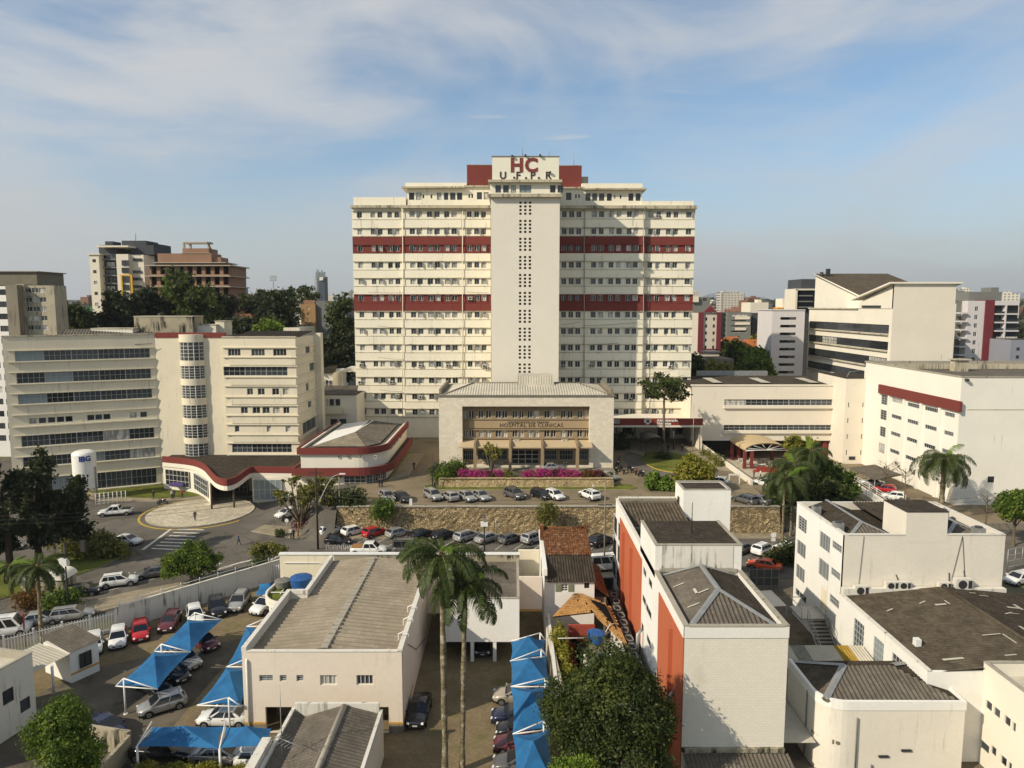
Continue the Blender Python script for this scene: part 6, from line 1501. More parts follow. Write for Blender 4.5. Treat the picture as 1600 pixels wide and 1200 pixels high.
L_PURP=leaf_mat('dull_purple_leaves',lin(118,50,66),lin(84,42,48),lin(90,80,44))
L_RUST=leaf_mat('rusty_leaves',lin(132,80,40),lin(98,76,38),None)
L_YEL=leaf_mat('yellow_green_leaves',lin(150,140,44),lin(104,112,36),lin(170,160,70))
BARK=paint('grey_brown_bark',lin(112,98,78),.3,.6,spread=.45);BARK_D=paint('dark_bark',lin(62,52,40),.3,.5);t=NT('palm_trunk_bark');t.set(.9,.1);n1_=t.noise(t.pos((1,1,.8)),2.2,5,.7);n2_=t.noise(t.pos((1,1,4)),2.0,3,.6);t.color(t.mix(t.rng(n1_,.5,.66,0,.8),t.mix(t.rng(n2_,.4,.7),lin(122,110,84),lin(78,68,50)),lin(178,170,148)));t.bump(n2_,.4,.03);BARK_P=t.mat
_tmp=np.random.RandomState(3)
def crown_mesh(name,blobs,n,size,mat,seed,clump=.9,per=28,shell=.55,aspect=.6,up=.25,lumps=5):
    rs=np.random.RandomState(seed);bl=np.array(blobs,float)
    if lumps:                                     # smaller lobes on the shell break up the outline
        ex=[]
        for q in bl:
            for _ in range(lumps):
                w=rs.normal(size=3);w /= np.linalg.norm(w);f=rs.uniform(.25,.5);ex.append([*(q[:3]+w*q[3:6]*rs.uniform(.75,1.05)),*(q[3:6]*f)])
        bl=np.concatenate([bl*np.array([1,1,1,.86,.86,.86]),np.array(ex)])
    vol=bl[:,3]*bl[:,4]*bl[:,5];pr=vol ** .8;pr /= pr.sum()
    nc=max(3,n // per);ci=rs.choice(len(bl),nc,p=pr);d=rs.normal(size=(nc,3));d /= np.linalg.norm(d,axis=1)[:,None]
    rad=shell+(1 -shell)*rs.rand(nc) ** .6
    cc=bl[ci,:3]+d*rad[:,None]*bl[ci,3:6]
    k=rs.randint(0,nc,n);off=rs.normal(size=(n,3))*clump*.5
    p=cc[k]+off
    nrm=d[k]*.9+rs.normal(size=(n,3))*.75+np.array([0,0,up]);nrm /= np.linalg.norm(nrm,axis=1)[:,None]
    a=rs.normal(size=(n,3));a -= nrm*(a*nrm).sum(1)[:,None];a /= np.linalg.norm(a,axis=1)[:,None];b=np.cross(nrm,a)
    s=size*(.6+.8*rs.rand(n))[:,None];bend=nrm*s*.18
    v=np.stack([p -a*s,p+b*s*aspect -bend*.3,p+a*s -bend,p -b*s*aspect -bend*.3],1).reshape(-1,3)
    return quads_mesh(name,v,mat)
def quads_mesh(name,v,mat):
    n=len(v) // 4;me=bpy.data.meshes.new(name);me.vertices.add(n*4);me.vertices.foreach_set('co',v.astype(np.float32).ravel())
    me.loops.add(n*4);me.loops.foreach_set('vertex_index',np.arange(n*4,dtype=np.int32));me.polygons.add(n)
    me.polygons.foreach_set('loop_start',np.arange(0,n*4,4,dtype=np.int32));me.polygons.foreach_set('loop_total',np.full(n,4,dtype=np.int32))
    me.materials.append(mat);me.update();me.validate();return me
def trunk_mesh(h,r,limbs,seed,mat,lean=(0,0)):
    rr=random.Random(seed);b=MB();pts=[(lean[0]*f+rr.uniform(-.06,.06)*(f > 0),lean[1]*f+rr.uniform(-.06,.06)*(f > 0),h*f) for f in (0,.2,.45,.7,1)]
    b.path(pts,[r*1.35,r,r*.85,r*.7,r*.5],8)
    for L in limbs:
        p0=Vector(pts[-1])*L[0]+Vector((0,0,0));p0=Vector((pts[-1][0]*L[0],pts[-1][1]*L[0],h*L[0]));p1=Vector(L[1]);m=p0.lerp(p1,.5)+Vector((0,0,-.12*(p1 -p0).length+.2))
        b.path([p0,m,p1],[r*.5,r*.32,r*.1],6)
    return b.mesh('trunk',[mat])
def tree(name,label,loc,h,blobs,n,size,mat,seed,r=.2,bark=None,group=None,cat='tree',**kw):
    e=empty(name,label,cat,loc,0,group)
    limbs=[(rnd.uniform(.55,.95),(b_[0]+rnd.uniform(-.3,.3)*b_[3],b_[1]+rnd.uniform(-.3,.3)*b_[4],b_[2])) for b_ in blobs for _ in range(2)]
    add('trunk',trunk_mesh(h,r,limbs,seed,bark or BARK),e);add('crown',crown_mesh('crown',blobs,n,size,mat,seed,**kw),e)
    return e
def bush(name,label,loc,blobs,n,size,mat,seed,group=None,cat='shrub',**kw):
    e=empty(name,label,cat,loc,0,group);add('foliage',crown_mesh('foliage',blobs,n,size,mat,seed,**kw),e)
    b=MB()
    for b_ in blobs[:4]:b.path([(0,0,-.05),(b_[0]*.5,b_[1]*.5,b_[2]*.5),(b_[0],b_[1],b_[2])],[.06,.05,.02],5)
    add('stems',b.mesh('stems',[BARK_D]),e);return e
# ---- big dark tree in front
tree('dense_tree','big round dark leafed tree in front of the orange and white block',(7.2,46.3,0),5.5,[(0,0,7.6,3.9,3.5,3.7),(-1.6,.4,6.4,3.0,3.0,3.2),(1.7,.2,6.6,2.6,3,3.0),(.2,-1.2,4.8,3.5,2.6,2.6),(-.4,.6,9.2,2.4,2.3,2.1)],52000,.105,L_DARK,21,.3,BARK_D,clump=.5,per=40,shell=.78,lumps=3)
bush('fresh_green_tree','fresh green tree top below the shade sails beside the big dark tree',(4.3,43.6,0),[(0,0,4.4,1.4,1.2,1.4),(-.5,.3,3.4,1.4,1.2,1.5)],13000,.10,L_BRIGHT,22,cat='tree',clump=.42,per=40)
tree('leafy_tree','bright leafy tree in the bottom left corner before the white block',(-31.0,46.2,0),4.6,[(0,0,6.4,1.7,1.7,1.9),(-.6,.2,4.9,1.7,1.7,2.0),(.6,-.2,4.7,1.6,1.7,1.9),(.1,.2,3.4,1.9,1.8,1.5)],26000,.10,L_MID,23,.22,clump=.45,per=40,shell=.72)
# clipped hedge along the lower edge
hp=P(215,1190,1.3);hq=P(415,1190,1.3)
e=empty('hedge','clipped bright green hedge along the bottom edge under the shade sails','hedge',((hp.x+hq.x)/2,hp.y -.6,0))
add('foliage',crown_mesh('foliage',[((i -5.5)*(hq.x -hp.x)/12,0,.7,.75,.6,.7) for i in range(12)],9000,.09,L_YEL,24,clump=.3,shell=.75),e)
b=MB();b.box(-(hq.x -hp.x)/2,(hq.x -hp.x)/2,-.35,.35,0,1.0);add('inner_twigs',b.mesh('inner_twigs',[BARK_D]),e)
# ---- left street trees
for i,(px,py,rx_,h,lab) in enumerate(((18,905,4.0,15.5,'tall dark conifer at the left edge before the ward building'),(62,890,4.4,16.5,'tallest dark conifer beside the white oxygen tank'),(118,868,3.6,11.0,'broad low dark conifer just left of the white pickup'))):
    p=P(px,py,0);bl=[]
    for k in range(8):f=k/7;bl.append((rnd.uniform(-1,1)*rx_*.5,rnd.uniform(-1,1),h*(.3+.64*f),rx_*(1 -.5*f)*rnd.uniform(.4,.7),rx_*(1 -.55*f)*.5,h*.06))
    tree('dark_conifer',lab,p,h*.8,bl,11000,.26,L_BLACK,30+i,.42,BARK_D,'dark conifers at the left',clump=.7,shell=.35,per=60)
p=P(300,912,0);tree('street_tree','round olive green street tree behind the white lot wall',p,1.8,[(0,0,3.0,2.9,2.4,1.6),(-1.6,0,2.5,1.9,1.8,1.3),(1.7,0,2.6,2.0,1.8,1.4),(0,0,4.0,1.9,1.7,1.0)],16000,.14,L_MID,35,.2,clump=.5)
p=P(418,886,0);tree('small_tree','small open crowned tree next to the hall porch',p,1.7,[(0,0,2.6,1.7,1.4,.9),(-1.0,.2,2.3,1.1,1,.7),(1.1,0,2.4,1.1,1,.7)],2600,.16,L_OLIVE,36,.14,clump=.5)
p=P(150,868,.14);bush('twiggy_shrub','large brownish twiggy shrub on the grass verge by the white sedan',p,[(0,0,1.4,3.4,2.0,1.3),(-3.2,0,1.5,2.6,1.6,1.3),(2.6,-.4,.9,2.4,1.4,.8)],6000,.2,L_OLIVE,37,clump=.8,shell=.3)
p=P(45,950,0);bush('rusty_shrub','rusty leaved shrub under the left palm',p,[(0,0,1.1,1.3,1,1.1)],1500,.16,L_RUST,38)
p=P(88,952,0);bush('verge_shrub','green shrub between the left palm and the traffic light pole',p,[(0,0,1.2,1.6,1.1,1.1),(1.3,.2,1.2,1,.8,.8)],2200,.16,L_MID,39)
p=P(408,895,0);bush('corner_shrub','little dark shrub where the lot wall meets the hall porch',p,[(0,0,1.3,.9,.8,1.1)],900,.14,L_DARK,40)
# ---- pollarded trees by the ramp
def tufted(name,label,loc,h,spread,nb,mat,seed,tuft=.55,nl=70,group=None):
    rr=random.Random(seed);e=empty(name,label,'tree',loc,0,group);b=MB();bl=[]
    for k in range(nb):
        a=2*math.pi*k/nb+rr.uniform(-.4,.4);d=spread*rr.uniform(.3,1);top=Vector((math.cos(a)*d,math.sin(a)*d,h*rr.uniform(.65,1.0)))
        m=Vector((top.x*.45,top.y*.45,h*.38));b.path([(0,0,-.1),(top.x*.1,top.y*.1,h*.15),m,top],[.16,.14,.09,.05],6)
        bl.append((top.x,top.y,top.z,tuft,tuft,tuft));bl.append((*(m.lerp(top,.55)),tuft*.7,tuft*.7,tuft*.8))
    add('trunk',b.mesh('trunk',[BARK]),e);add('crown',crown_mesh('crown',bl,nb*nl,.2,mat,seed,clump=.35,shell=.2),e);return e
p=PG(470,828);tufted('pollard_tree','sparse pollarded tree with upright tufted branches by the ramp',p,8.2,4.2,22,L_OLIVE,41,.7,130)
p=PG(507,826);tufted('pollard_tree','second pollarded tree, taller, nearest the stone wall end',p,8.6,2.4,15,L_OLIVE,42,.7,130)
p=P(768,741,4.6);tufted('pollard_tree','small forked tree with leafy tufts before the annex entrance',p,6.0,1.6,9,L_YEL,43,.6)
p=PG(484,828);bush('purple_bush','dark purple bush beside the ramp pavement',p,[(0,0,.9,1.9,1.3,1.0),(1.2,.4,.8,1.2,1,.8)],3000,.15,L_PURP,44)
p=PG(437,838);bush('round_bush','small round clipped bush on the corner pavement',p,[(0,0,.55,.85,.8,.6)],1300,.1,L_DARK,45,clump=.3)
p=PG(552,790);bush('bank_shrub','dark shrub with bare twig at the top of the stone wall',p,[(0,0,1.0,2.2,1.4,1.2),(-2.2,.5,.9,1.6,1.2,1)],3000,.2,L_DARK,46)
p=P(600,797,4.0);bush('hanging_shrub','green shrub spilling over the stone wall under the silver car',p,[(0,0,.5,1.6,.9,.9),(-.6,-.3,-.5,1.2,.6,.8)],2600,.16,L_MID,47)
p=P(855,800,4.0);bush('wall_top_shrub','olive shrub growing out of the stone wall below the white hatchback',p,[(0,-.2,.3,1.4,.8,1.1),(0,-.4,-.8,.9,.5,.9)],2200,.16,L_OLIVE,48)
for i,(px,py,w,h,lab,m) in enumerate(((696,757,1.7,3.0,'tall leafy shrub at the left end of the flowerbed wall',L_MID),(712,752,1.2,3.3,'upright shrub second from the left end of the flowerbed',L_MID),(686,748,1.0,2.2,'dark shrub at the annex corner behind the lamp post',L_DARK),(720,748,.9,2.0,'small shrub next to the first pink azalea',L_OLIVE))):
    p=P(px,py,4.1);bush('tall_shrub',lab,p,[(0,0,h*.5,w,w*.8,h*.5),(w*.3,0,h*.8,w*.6,w*.5,h*.3)],2600,.16,m,50+i,'shrubs by the annex')
AZ=((731,1.9,'wide pink azalea, first from the left on the flowerbed wall',L_PINK),(748,1.6,'second pink azalea from the left on the flowerbed',L_PINK),(763,.9,'small faded azalea left of the forked tree',L_PURP),(777,1.3,'pink azalea right beside the forked tree',L_PINK),(793,.9,'brownish shrub between the pink azaleas',L_OLIVE),(826,1.3,'pink azalea just right of the flowerbed centre',L_PINK),(841,1.7,'large pink azalea before the entrance doors',L_PINK),(853,1.2,'pink azalea under the third canopy fin',L_PINK),(865,1.0,'dull azalea past its bloom between pink ones',L_PURP),(880,1.5,'pink azalea second from the right in bloom',L_PINK),(896,1.7,'rightmost bright pink azalea on the flowerbed',L_PINK),(915,1.2,'dull reddish azalea near the right end',L_RUST),(931,1.7,'dark magenta azalea at the right end of the flowerbed',L_PURP))
for i,(px,w,lab,m) in enumerate(AZ):
    p=D(px,744,121.2);bush('azalea',lab,(p.x,121.0,5.3),[(0,0,.65,w,.8,.75),(w*.35,.1,.5,w*.7,.7,.6)],int(1500*w),.11,m,60+i,'azaleas on the flowerbed',clump=.32,shell=.7)
# ---- araucaria by the administration entrance
def araucaria(name,label,loc,h,rad,seed,nb=20,nl=110,thick=.28,size=.3,group=None):
    rr=random.Random(seed);e=empty(name,label,'tree',loc,0,group);b=MB();b.path([(0,0,-.1),(.05,0,h*.3),(-.05,.05,h*.7),(0,0,h)],[thick,thick*.8,thick*.6,thick*.3],8);bl=[]
    for k in range(nb):
        a=2*math.pi*k/nb*2.4+rr.uniform(-.2,.2);lv=k/nb;z0=h*(.70+.27*lv);d=rad*(1 -.35*lv)*rr.uniform(.75,1.05);c,s=math.cos(a),math.sin(a)
        z0=h -rad*.72*(1 -lv) -.2;tip=Vector((c*d,s*d,z0+rad*.16));b.path([(0,0,z0),(c*d*.55,s*d*.55,z0 -rad*.06),tip],[thick*.25,thick*.2,.05],5)
        for q in range(3):f=1 -q*.24;bl.append((c*d*f+rr.uniform(-.3,.3),s*d*f+rr.uniform(-.3,.3),z0+rad*(.18 -.07*q),rad*.17,rad*.17,rad*.07))
    add('trunk',b.mesh('trunk',[BARK]),e);add('crown',crown_mesh('crown',bl,nb*nl,size,L_ARAU,seed,clump=rad*.13,shell=.3),e);return e
p=P(1036,712,4.0);araucaria('araucaria','umbrella shaped araucaria pine on the oval lawn before the tower',p,15.8,5.3,71,24,170,.34,.26)
# oval lawn under it
c_=P(1046,722,4.0);ov=[(c_.x+5.2*math.cos(2*math.pi*i/32),c_.y+9.5*math.sin(2*math.pi*i/32)) for i in range(32)]
slab('oval_lawn',ov,4.0,4.16,GRASSG,LINE_Y);sheet('driveway',[(c_.x+9.0*math.cos(2*math.pi*i/32),c_.y+14.5*math.sin(2*math.pi*i/32)) for i in range(32)],4.006,ASPH)
p=P(1036,716,4.16);bush('tree_foot_shrub','low dark shrub ring at the foot of the araucaria',p,[(0,0,.4,1.7,1.4,.5)],1500,.15,L_DARK,72)
p=P(1082,768,4.0);tree('olive_tree','bushy yellow green tree left of the gate kiosk',p,2.4,[(0,0,3.6,3.0,2.4,2.2),(-1.4,0,2.6,2.2,2,2.0),(1.6,0,2.8,2.2,2,2),(0,0,5.0,1.9,1.6,1.2)],9000,.22,L_YEL,73,.2,clump=.6)
p=P(1020,765,4.0);bush('bright_bush','bright green bush at the foot of the driveway lawn',p,[(0,0,1.6,1.5,1.2,1.6),(1.8,-.3,1.0,1.8,1.3,1.2),(4.0,-.6,.9,1.8,1.2,1.0)],6500,.22,L_BRIGHT,74,clump=.5)
p=P(968,700,4.0);bush('entrance_bush','dark bush hiding the annex corner by the waiting people',p,[(0,0,1.6,1.6,1.4,1.6),(0,-1.6,1.2,1.4,1,1.2)],3500,.2,L_DARK,75)
# ---- big shrubs and palms by the right-hand ramp
p=P(1290,790,1.0);tree('dense_green_tree','dense dark green tree beside the pedestrian ramp',p,3.0,[(0,0,4.2,4.2,3.2,3.0),(-3.4,.5,5.0,3.0,2.6,3.0),(3.2,0,3.0,2.6,2.4,2.2),(-1.2,1,6.6,2.8,2.3,2.0)],14000,.26,L_MID,76,.25,clump=.75)
p=P(1250,770,1.0);tree('upright_tree','light green upright tree in front of the restaurant terrace',p,5.0,[(0,0,7.0,2.2,2.0,2.2),(-1.6,0,9.2,1.5,1.2,1.5),(1.5,.4,8.6,1.4,1.2,1.5),(.3,0,4.2,2.6,2,2.2)],8000,.26,L_YEL,77,.2,clump=.6)
p=P(1210,880,0);bush('yard_shrub','dark shrub covering the orange car beside the yard gate',(36.2,93.6,0),[(0,0,1.0,1.5,1.2,1.1),(1.9,.6,1.2,1.6,1.3,1.2),(3.4,.8,1.3,1.2,1.2,1.2)],4500,.18,L_DARK,78)
tree('terrace_tree','dark tree mass at the end of the stone wall behind the palms',(43,111,1),3.5,[(0,0,3.2,3.2,2.6,2.6),(4.5,0,3.0,3,2.4,2.4),(9,1,3.4,3.2,2.6,2.6),(2,1,5.2,2.5,2,1.8)],9000,.3,L_DARK,79,.2,clump=.8)
p=P(1583,853,0);tree('corner_tree','small tree with dense green crown at the right edge',p,4.0,[(0,0,6.2,2.6,2.4,2.0),(-1.5,0,5.6,1.8,1.6,1.5),(2.2,0,6.4,2.2,2,1.8)],8000,.22,L_MID,80,.2,clump=.6)
for i,(px,py,h,lab) in enumerate(((1382,770,6.0,'bare winter tree in front of the car shelter'),(1412,790,6.5,'bare winter tree left of the clinic palm'),(1538,838,7.0,'bare tree between the white office roof and clinic wall'))):
    p=P(px,py,1.0);rr=random.Random(90+i);e=empty('bare_tree',lab,'tree',p,0,'bare trees');b=MB();b.path([(0,0,0),(.1,0,h*.45),(0,.1,h)],[.13,.1,.03],6)
    for k in range(16):
        a=rr.uniform(0,6.28);z=h*rr.uniform(.4,.9);L=h*rr.uniform(.2,.38);q=Vector((math.cos(a)*L,math.sin(a)*L,z+L*.6));b.path([(0,0,z),q*.5+Vector((0,0,z*.5+.1)),q],[.05,.035,.012],4)
        for _ in range(3):b.path([q*.6+Vector((0,0,z*.4)),q+Vector((rr.uniform(-.6,.6),rr.uniform(-.6,.6),rr.uniform(.1,.7)))],[.02,.008],3)
    add('trunk',b.mesh('trunk',[BARK]),e)
bush('yard_creeper','yellow green climber on the white alley wall by the tumbledown house',(4.6,66.2,0),[(0,0,2.9,.7,1.6,.9),(.2,-2.6,2.0,.8,1.6,1.4),(.5,-5,1.4,.9,1.6,1.1)],5500,.13,L_YEL,95,cat='climber',clump=.4)
bush('backyard_bush','dark bush in the yard below the water tanks',(5.4,57.5,0),[(0,0,1.5,1.3,1.8,1.4),(.4,3,1.3,1.2,1.6,1.3)],4000,.15,L_DARK,96,clump=.5)
# ---- palms
def frond_mesh(L,droop,nl,ll,mat,seed,rise=.35):
    rr=random.Random(seed);b=MB();pts=[]
    for i in range(13):
        s=i/12;a=rise*2.2 -(rise*2.2+droop)*s;pts.append(None)
    x=z=0.0;P_=[Vector((0,0,0))];ang=rise*2.6
    for i in range(12):
        ang -= (rise*1.6+droop)/12*(0.6+.8*i/12);x += L/12*math.cos(ang);z += L/12*math.sin(ang);P_.append(Vector((x,0,z)))
    b.path(P_,[.035 -.0024*i for i in range(13)],4,1)
    for k in range(nl):
        s=.12+.87*k/nl;i=min(11,int(s*12));p=P_[i].lerp(P_[i+1],s*12 -i);t_=(P_[i+1] -P_[i]).normalized()
        ln=ll*(math.sin(math.pi*min(1,s*.86+.14)) ** .6)*rr.uniform(.85,1.1)
        for sd in (-1,1):
            d=(t_*.55+Vector((0,sd*rr.uniform(.7,1.0),rr.uniform(-.25,.25)))).normalized();m=p+d*ln*.55+Vector((0,0,.02));e=p+d*ln*.8+Vector((0,0,-ln*rr.uniform(.5,.9)));w=t_*.024
            b.faces([p -w,p+w,m+w*1.2,m -w*1.2,e],[(0,1,2,3),(3,2,4)],0)
    return b.mesh('frond',[mat,BARK_P])
_fr={}
def palm(label,loc,h,L,nf,seed,r=.22,mat=None,droop=1.5,young=3,top=None,skirt=False):
    rr=random.Random(seed);e=empty('palm_tree',label,'palm',loc,0,None);mat=mat or L_PALM
    b=MB();tx,ty=top or (0,0);n=14;b.path([(tx*(i/n) ** 1.3+rr.uniform(-.02,.02),ty*(i/n) ** 1.3,h*i/n) for i in range(n+1)],[r*(1.25 if i == 0 else 1.0+.12*math.sin(i*1.7))*(1 -.15*i/n) for i in range(n+1)],10)
    add('trunk',b.mesh('trunk',[BARK_P]),e)
    b=MB();b.path([(tx,ty,h -.1),(tx,ty,h+.5),(tx,ty,h+1.1)],[r*1.15,r*1.3,r*.5],8);add('crownshaft',b.mesh('crownshaft',[paint('brown_leaf_bases_%d' % seed,lin(120,92,56),.3,.5)]),e)
    key=(round(L,1),mat.name,droop)
    if key not in _fr:_fr[key]=[frond_mesh(L*(.9+.06*q),droop+.12*q,84,L*.21,mat,200+q+seed,.34 -.05*(q % 3)) for q in range(4)]
    yk=(round(L,1),'young');
    if yk not in _fr:_fr[yk]=[frond_mesh(L*.85,.6,64,L*.16,L_PALMY,300+seed,.4)]
    for k in range(nf):
        f=k/nf;tilt=-.9+1.1*f+rr.uniform(-.12,.12);me=rr.choice(_fr[key]) if k < nf -young else _fr[yk][0]
        if k >= nf -young:tilt=-.3+.3*rr.random()
        o=add('frond',me,e,(tx,ty,h+.55+.35*f));o.rotation_mode='XYZ';o.rotation_euler=(rr.uniform(-.2,.2),-tilt,k*2.39996+rr.uniform(-.2,.2));s=rr.uniform(.85,1.08);o.scale=(s,s,s)
    return e
palm('tall palm nearest the hall roof, left of the foreground pair',(-5.0,49.6,0),16.1,4.3,24,101,.23,young=1,droop=1.05,top=(-.15,.6))
palm('shorter palm of the foreground pair with a bright young frond',(-3.75,50.2,0),13.7,4.2,20,102,.2,young=2,droop=1.15,top=(.25,.5))
palm('slim palm with pale trunk by the picket fence at left',P(66,1010,0),7.6,3.4,18,103,.2,L_PALM,1.3,1,top=(-.1,.3))
palm('drooping palm beside the parked grey cars at the wall end',P(1222,848,0),8.8,5.0,22,104,.2,L_PALM,1.6,1)
palm('slender palm behind the drooping palm at the wall end',P(1235,838,0),10.2,5.0,20,105,.18,L_PALM,1.6,1)
palm('third palm rising over the dense tree by the terrace',P(1262,800,1),9.4,5.0,20,106,.2,L_PALM,1.6,1)
palm('stout palm in front of the clinic block wall',(D(1473,760,112).x,112,1),8.6,5.8,30,107,.42,L_PALM,1.4,1)
palm('small palm low at the left edge under the conifers',P(20,935,0),3.2,2.6,14,108,.2,L_PALM,1.6)
# ---- trees behind the ward building and round the tower
BG=[('dark_tree','dark spreading tree before the apartment tower, left of the water tank',186,468,185,6.0,7.0,L_BLACK),('dark_tree','broad dark tree beneath the grey balconies of the apartment tower',232,458,190,6.5,8.5,L_BLACK),('casuarina','grey green feathery tree before the brick building under construction',308,438,186,7.0,12.0,L_DARK),('dark_tree','dark tree at the right foot of the brick building',343,468,192,4.6,7.5,L_BLACK),
      ('round_tree','rounded green tree under the green stadium roof',118,482,190,4.4,7.0,L_DARK),('round_tree','yellowish tree peeping between the dark trees by the construction site',276,446,195,3.4,6,L_MID),('shrub_tree','low dark trees behind the ward building roof',390,503,175,6.5,4.5,L_BLACK),('cedar','wide dark cedar behind the ward building roof',434,461,190,5.8,11,L_BLACK),('dark_tree','dark tree left of the wide cedar',402,470,196,3.6,8,L_BLACK),('big_tree','large dark tree filling the gap left of the tower',530,470,196,4.8,17,L_DARK),('big_tree','lower dark tree against the left edge of the tower',524,525,190,5.0,10,L_BLACK),('small_green_tree','bright little tree on the roof line behind the ward building',421,510,168,2.6,3,L_BRIGHT),
      ('round_tree','rounded green tree left of the white narrow block at right',1172,547,205,4.6,6,L_MID),('round_tree','dark green tree in front of the tiled roofs at right',1153,541,212,4.0,7,L_DARK),('dark_tree','dark narrow tree beside the pink apartment house',1133,535,225,3.4,8,L_BLACK),('round_tree','low green tree beside the link building roof',1185,562,195,4.5,5,L_MID),('small_green_tree','small tree at the foot of the tower right corner',1084,560,190,2.6,5,L_DARK),('bare_round_tree','thin brownish tree before the tiled roofs',1197,528,230,4.5,7,L_OLIVE),('dark_tree','dark tree at the right edge below the apartment block',1597,515,260,6,9,L_BLACK),('dark_tree','dark tree behind the grey office at right',1131,500,300,5,10,L_BLACK),('round_tree','olive bush before the concrete garage at right',1122,573,185,3.4,3,L_OLIVE)]
for i,(nm,lab,px,yt,Y,rx_,h,m) in enumerate(BG):
    p=D(px,yt,Y);zt=p.z;rr=random.Random(400+i);bl=[]
    for k in range(6):a=rr.uniform(0,6.28);f=rr.uniform(.2,.75);bl.append((math.cos(a)*rx_*.5,math.sin(a)*rx_*.4,zt -h*.55+h*.4*math.sin(k),rx_*.55,rx_*.5,h*.33))
    bl.append((0,0,zt -h*.3,rx_*.6,rx_*.5,h*.3));bl.append((0,0,zt -h*.75,rx_*.85,rx_*.6,h*.45))
    tree(nm,lab,(p.x,Y,0),max(2,zt -h*.5),bl,int(2200+260*rx_ ** 1.3),.55,m,400+i,.35,BARK_D,clump=1.5,shell=.5)
p=D(470,447,230);araucaria('araucaria','lone flat topped araucaria against the sky left of the communications tower',(p.x,230,0),p.z -1.0,7.2,501,16,90,.5,.45,'background araucarias')
p=D(404,452,205);araucaria('araucaria','araucaria with layered crown left of the floodlight mast',(p.x,205,0),p.z -1.0,6.8,502,16,90,.5,.45,'background araucarias')
p=D(424,453,215);araucaria('araucaria','second araucaria under the floodlight mast',(p.x,215,0),p.z -1.5,6.5,503,16,90,.5,.45,'background araucarias')
p=D(452,470,235);araucaria('araucaria','lower araucaria between the cedar and the ochre flats',(p.x,235,0),p.z -1.0,6.5,504,14,80,.45,.45,'background araucarias')
# ================================================================ vehicles
def carpaint(name,c,rough=.25,metal=.0):
    t=NT(name);t.set(rough,.5,metal);t.b.inputs['Coat Weight'].default_value=.5;t.b.inputs['Coat Roughness'].default_value=.08
    n=t.noise(t.pos(),1.4,3,.6);t.color(t.mix(t.rng(n,.3,.75,0,.3),c,tuple(x*.75+.02 for x in c)));return t.mat
CP={'white':carpaint('white_car_paint',lin(226,224,216)),'silver':carpaint('silver_car_paint',lin(168,166,160),.3,.35),'grey':carpaint('grey_car_paint',lin(98,96,92),.3,.3),'black':carpaint('black_car_paint',lin(22,22,24)),'red':carpaint('red_car_paint',lin(178,22,28)),'maroon':carpaint('maroon_car_paint',lin(92,32,38)),'navy':carpaint('navy_car_paint',lin(24,30,56)),'orange':carpaint('orange_car_paint',lin(222,84,30)),'beige':carpaint('champagne_car_paint',lin(176,164,144),.3,.3)}
CGLASS=plain('car_window_glass',(.012,.014,.017),.06,.6);TYRE=plain('tyre_rubber',(.012,.012,.012),.8,.2);RIM=plain('alloy_rim',lin(150,150,150),.35,.5,.6)
TRIM=plain('black_car_trim',(.015,.015,.015),.5,.4);HEADL=plain('headlight_lens',lin(225,225,220),.15,.6);TAILL=plain('tail_light_lens',lin(150,12,14),.25,.5);PLATE=plain('number_plate',lin(190,190,185),.5)
KINDS={  # length, half width, roof z, [lower body stations x,w,zl,zb], cabin: belt x0,x1, roof x0,x1, belt z, half width belt, half width roof
    'hatch':dict(st=[(-1.95,.68,.38,.78),(-1.9,.80,.26,.92),(-1.6,.84,.2,.97),(-.6,.86,.2,.95),(.5,.86,.2,.93),(.95,.85,.2,.95),(1.45,.83,.2,.84),(1.8,.76,.26,.72),(1.95,.6,.36,.6)],cab=(-1.86,1.02,-1.45,.25,.93,.80,.62,1.5)),
    'sedan':dict(st=[(-2.2,.68,.4,.82),(-2.12,.8,.26,.96),(-1.5,.86,.2,1.0),(-.6,.87,.2,.96),(.6,.87,.2,.94),(1.1,.86,.2,.95),(1.7,.84,.2,.84),(2.05,.76,.26,.72),(2.2,.6,.36,.6)],cab=(-1.62,1.15,-.95,.3,.94,.81,.62,1.47)),
    'suv':dict(st=[(-2.12,.72,.45,.9),(-2.06,.84,.32,1.06),(-1.7,.89,.27,1.1),(-.6,.9,.27,1.07),(.5,.9,.27,1.05),(1.05,.89,.27,1.07),(1.65,.87,.28,.98),(2.0,.8,.32,.84),(2.12,.66,.42,.7)],cab=(-2.02,1.12,-1.72,.32,1.05,.84,.68,1.66)),
    'wagon':dict(st=[(-2.25,.7,.4,.8),(-2.2,.82,.26,.96),(-1.7,.86,.2,1.0),(-.6,.87,.2,.97),(.6,.87,.2,.94),(1.15,.86,.2,.95),(1.75,.84,.2,.84),(2.1,.76,.26,.72),(2.25,.6,.36,.6)],cab=(-2.14,1.2,-1.85,.35,.95,.81,.64,1.5)),
    'pickup':dict(st=[(-2.55,.82,.5,1.02),(-2.5,.88,.42,1.06),(-1.8,.91,.36,1.08),(-.75,.91,.36,1.08),(.6,.91,.36,1.06),(1.35,.9,.36,1.1),(2.0,.88,.36,1.02),(2.4,.82,.4,.9),(2.55,.68,.5,.74)],cab=(-.85,1.4,-.6,.7,1.06,.85,.7,1.78)),
    'van':dict(st=[(-2.4,.86,.4,1.1),(-2.36,.92,.3,1.2),(-1.6,.95,.26,1.22),(-.4,.95,.26,1.2),(.8,.95,.26,1.18),(1.5,.94,.26,1.18),(2.0,.9,.28,1.06),(2.3,.82,.32,.9),(2.4,.66,.42,.7)],cab=(-2.36,1.75,-2.28,1.0,1.16,.92,.8,2.2))}
_car={}
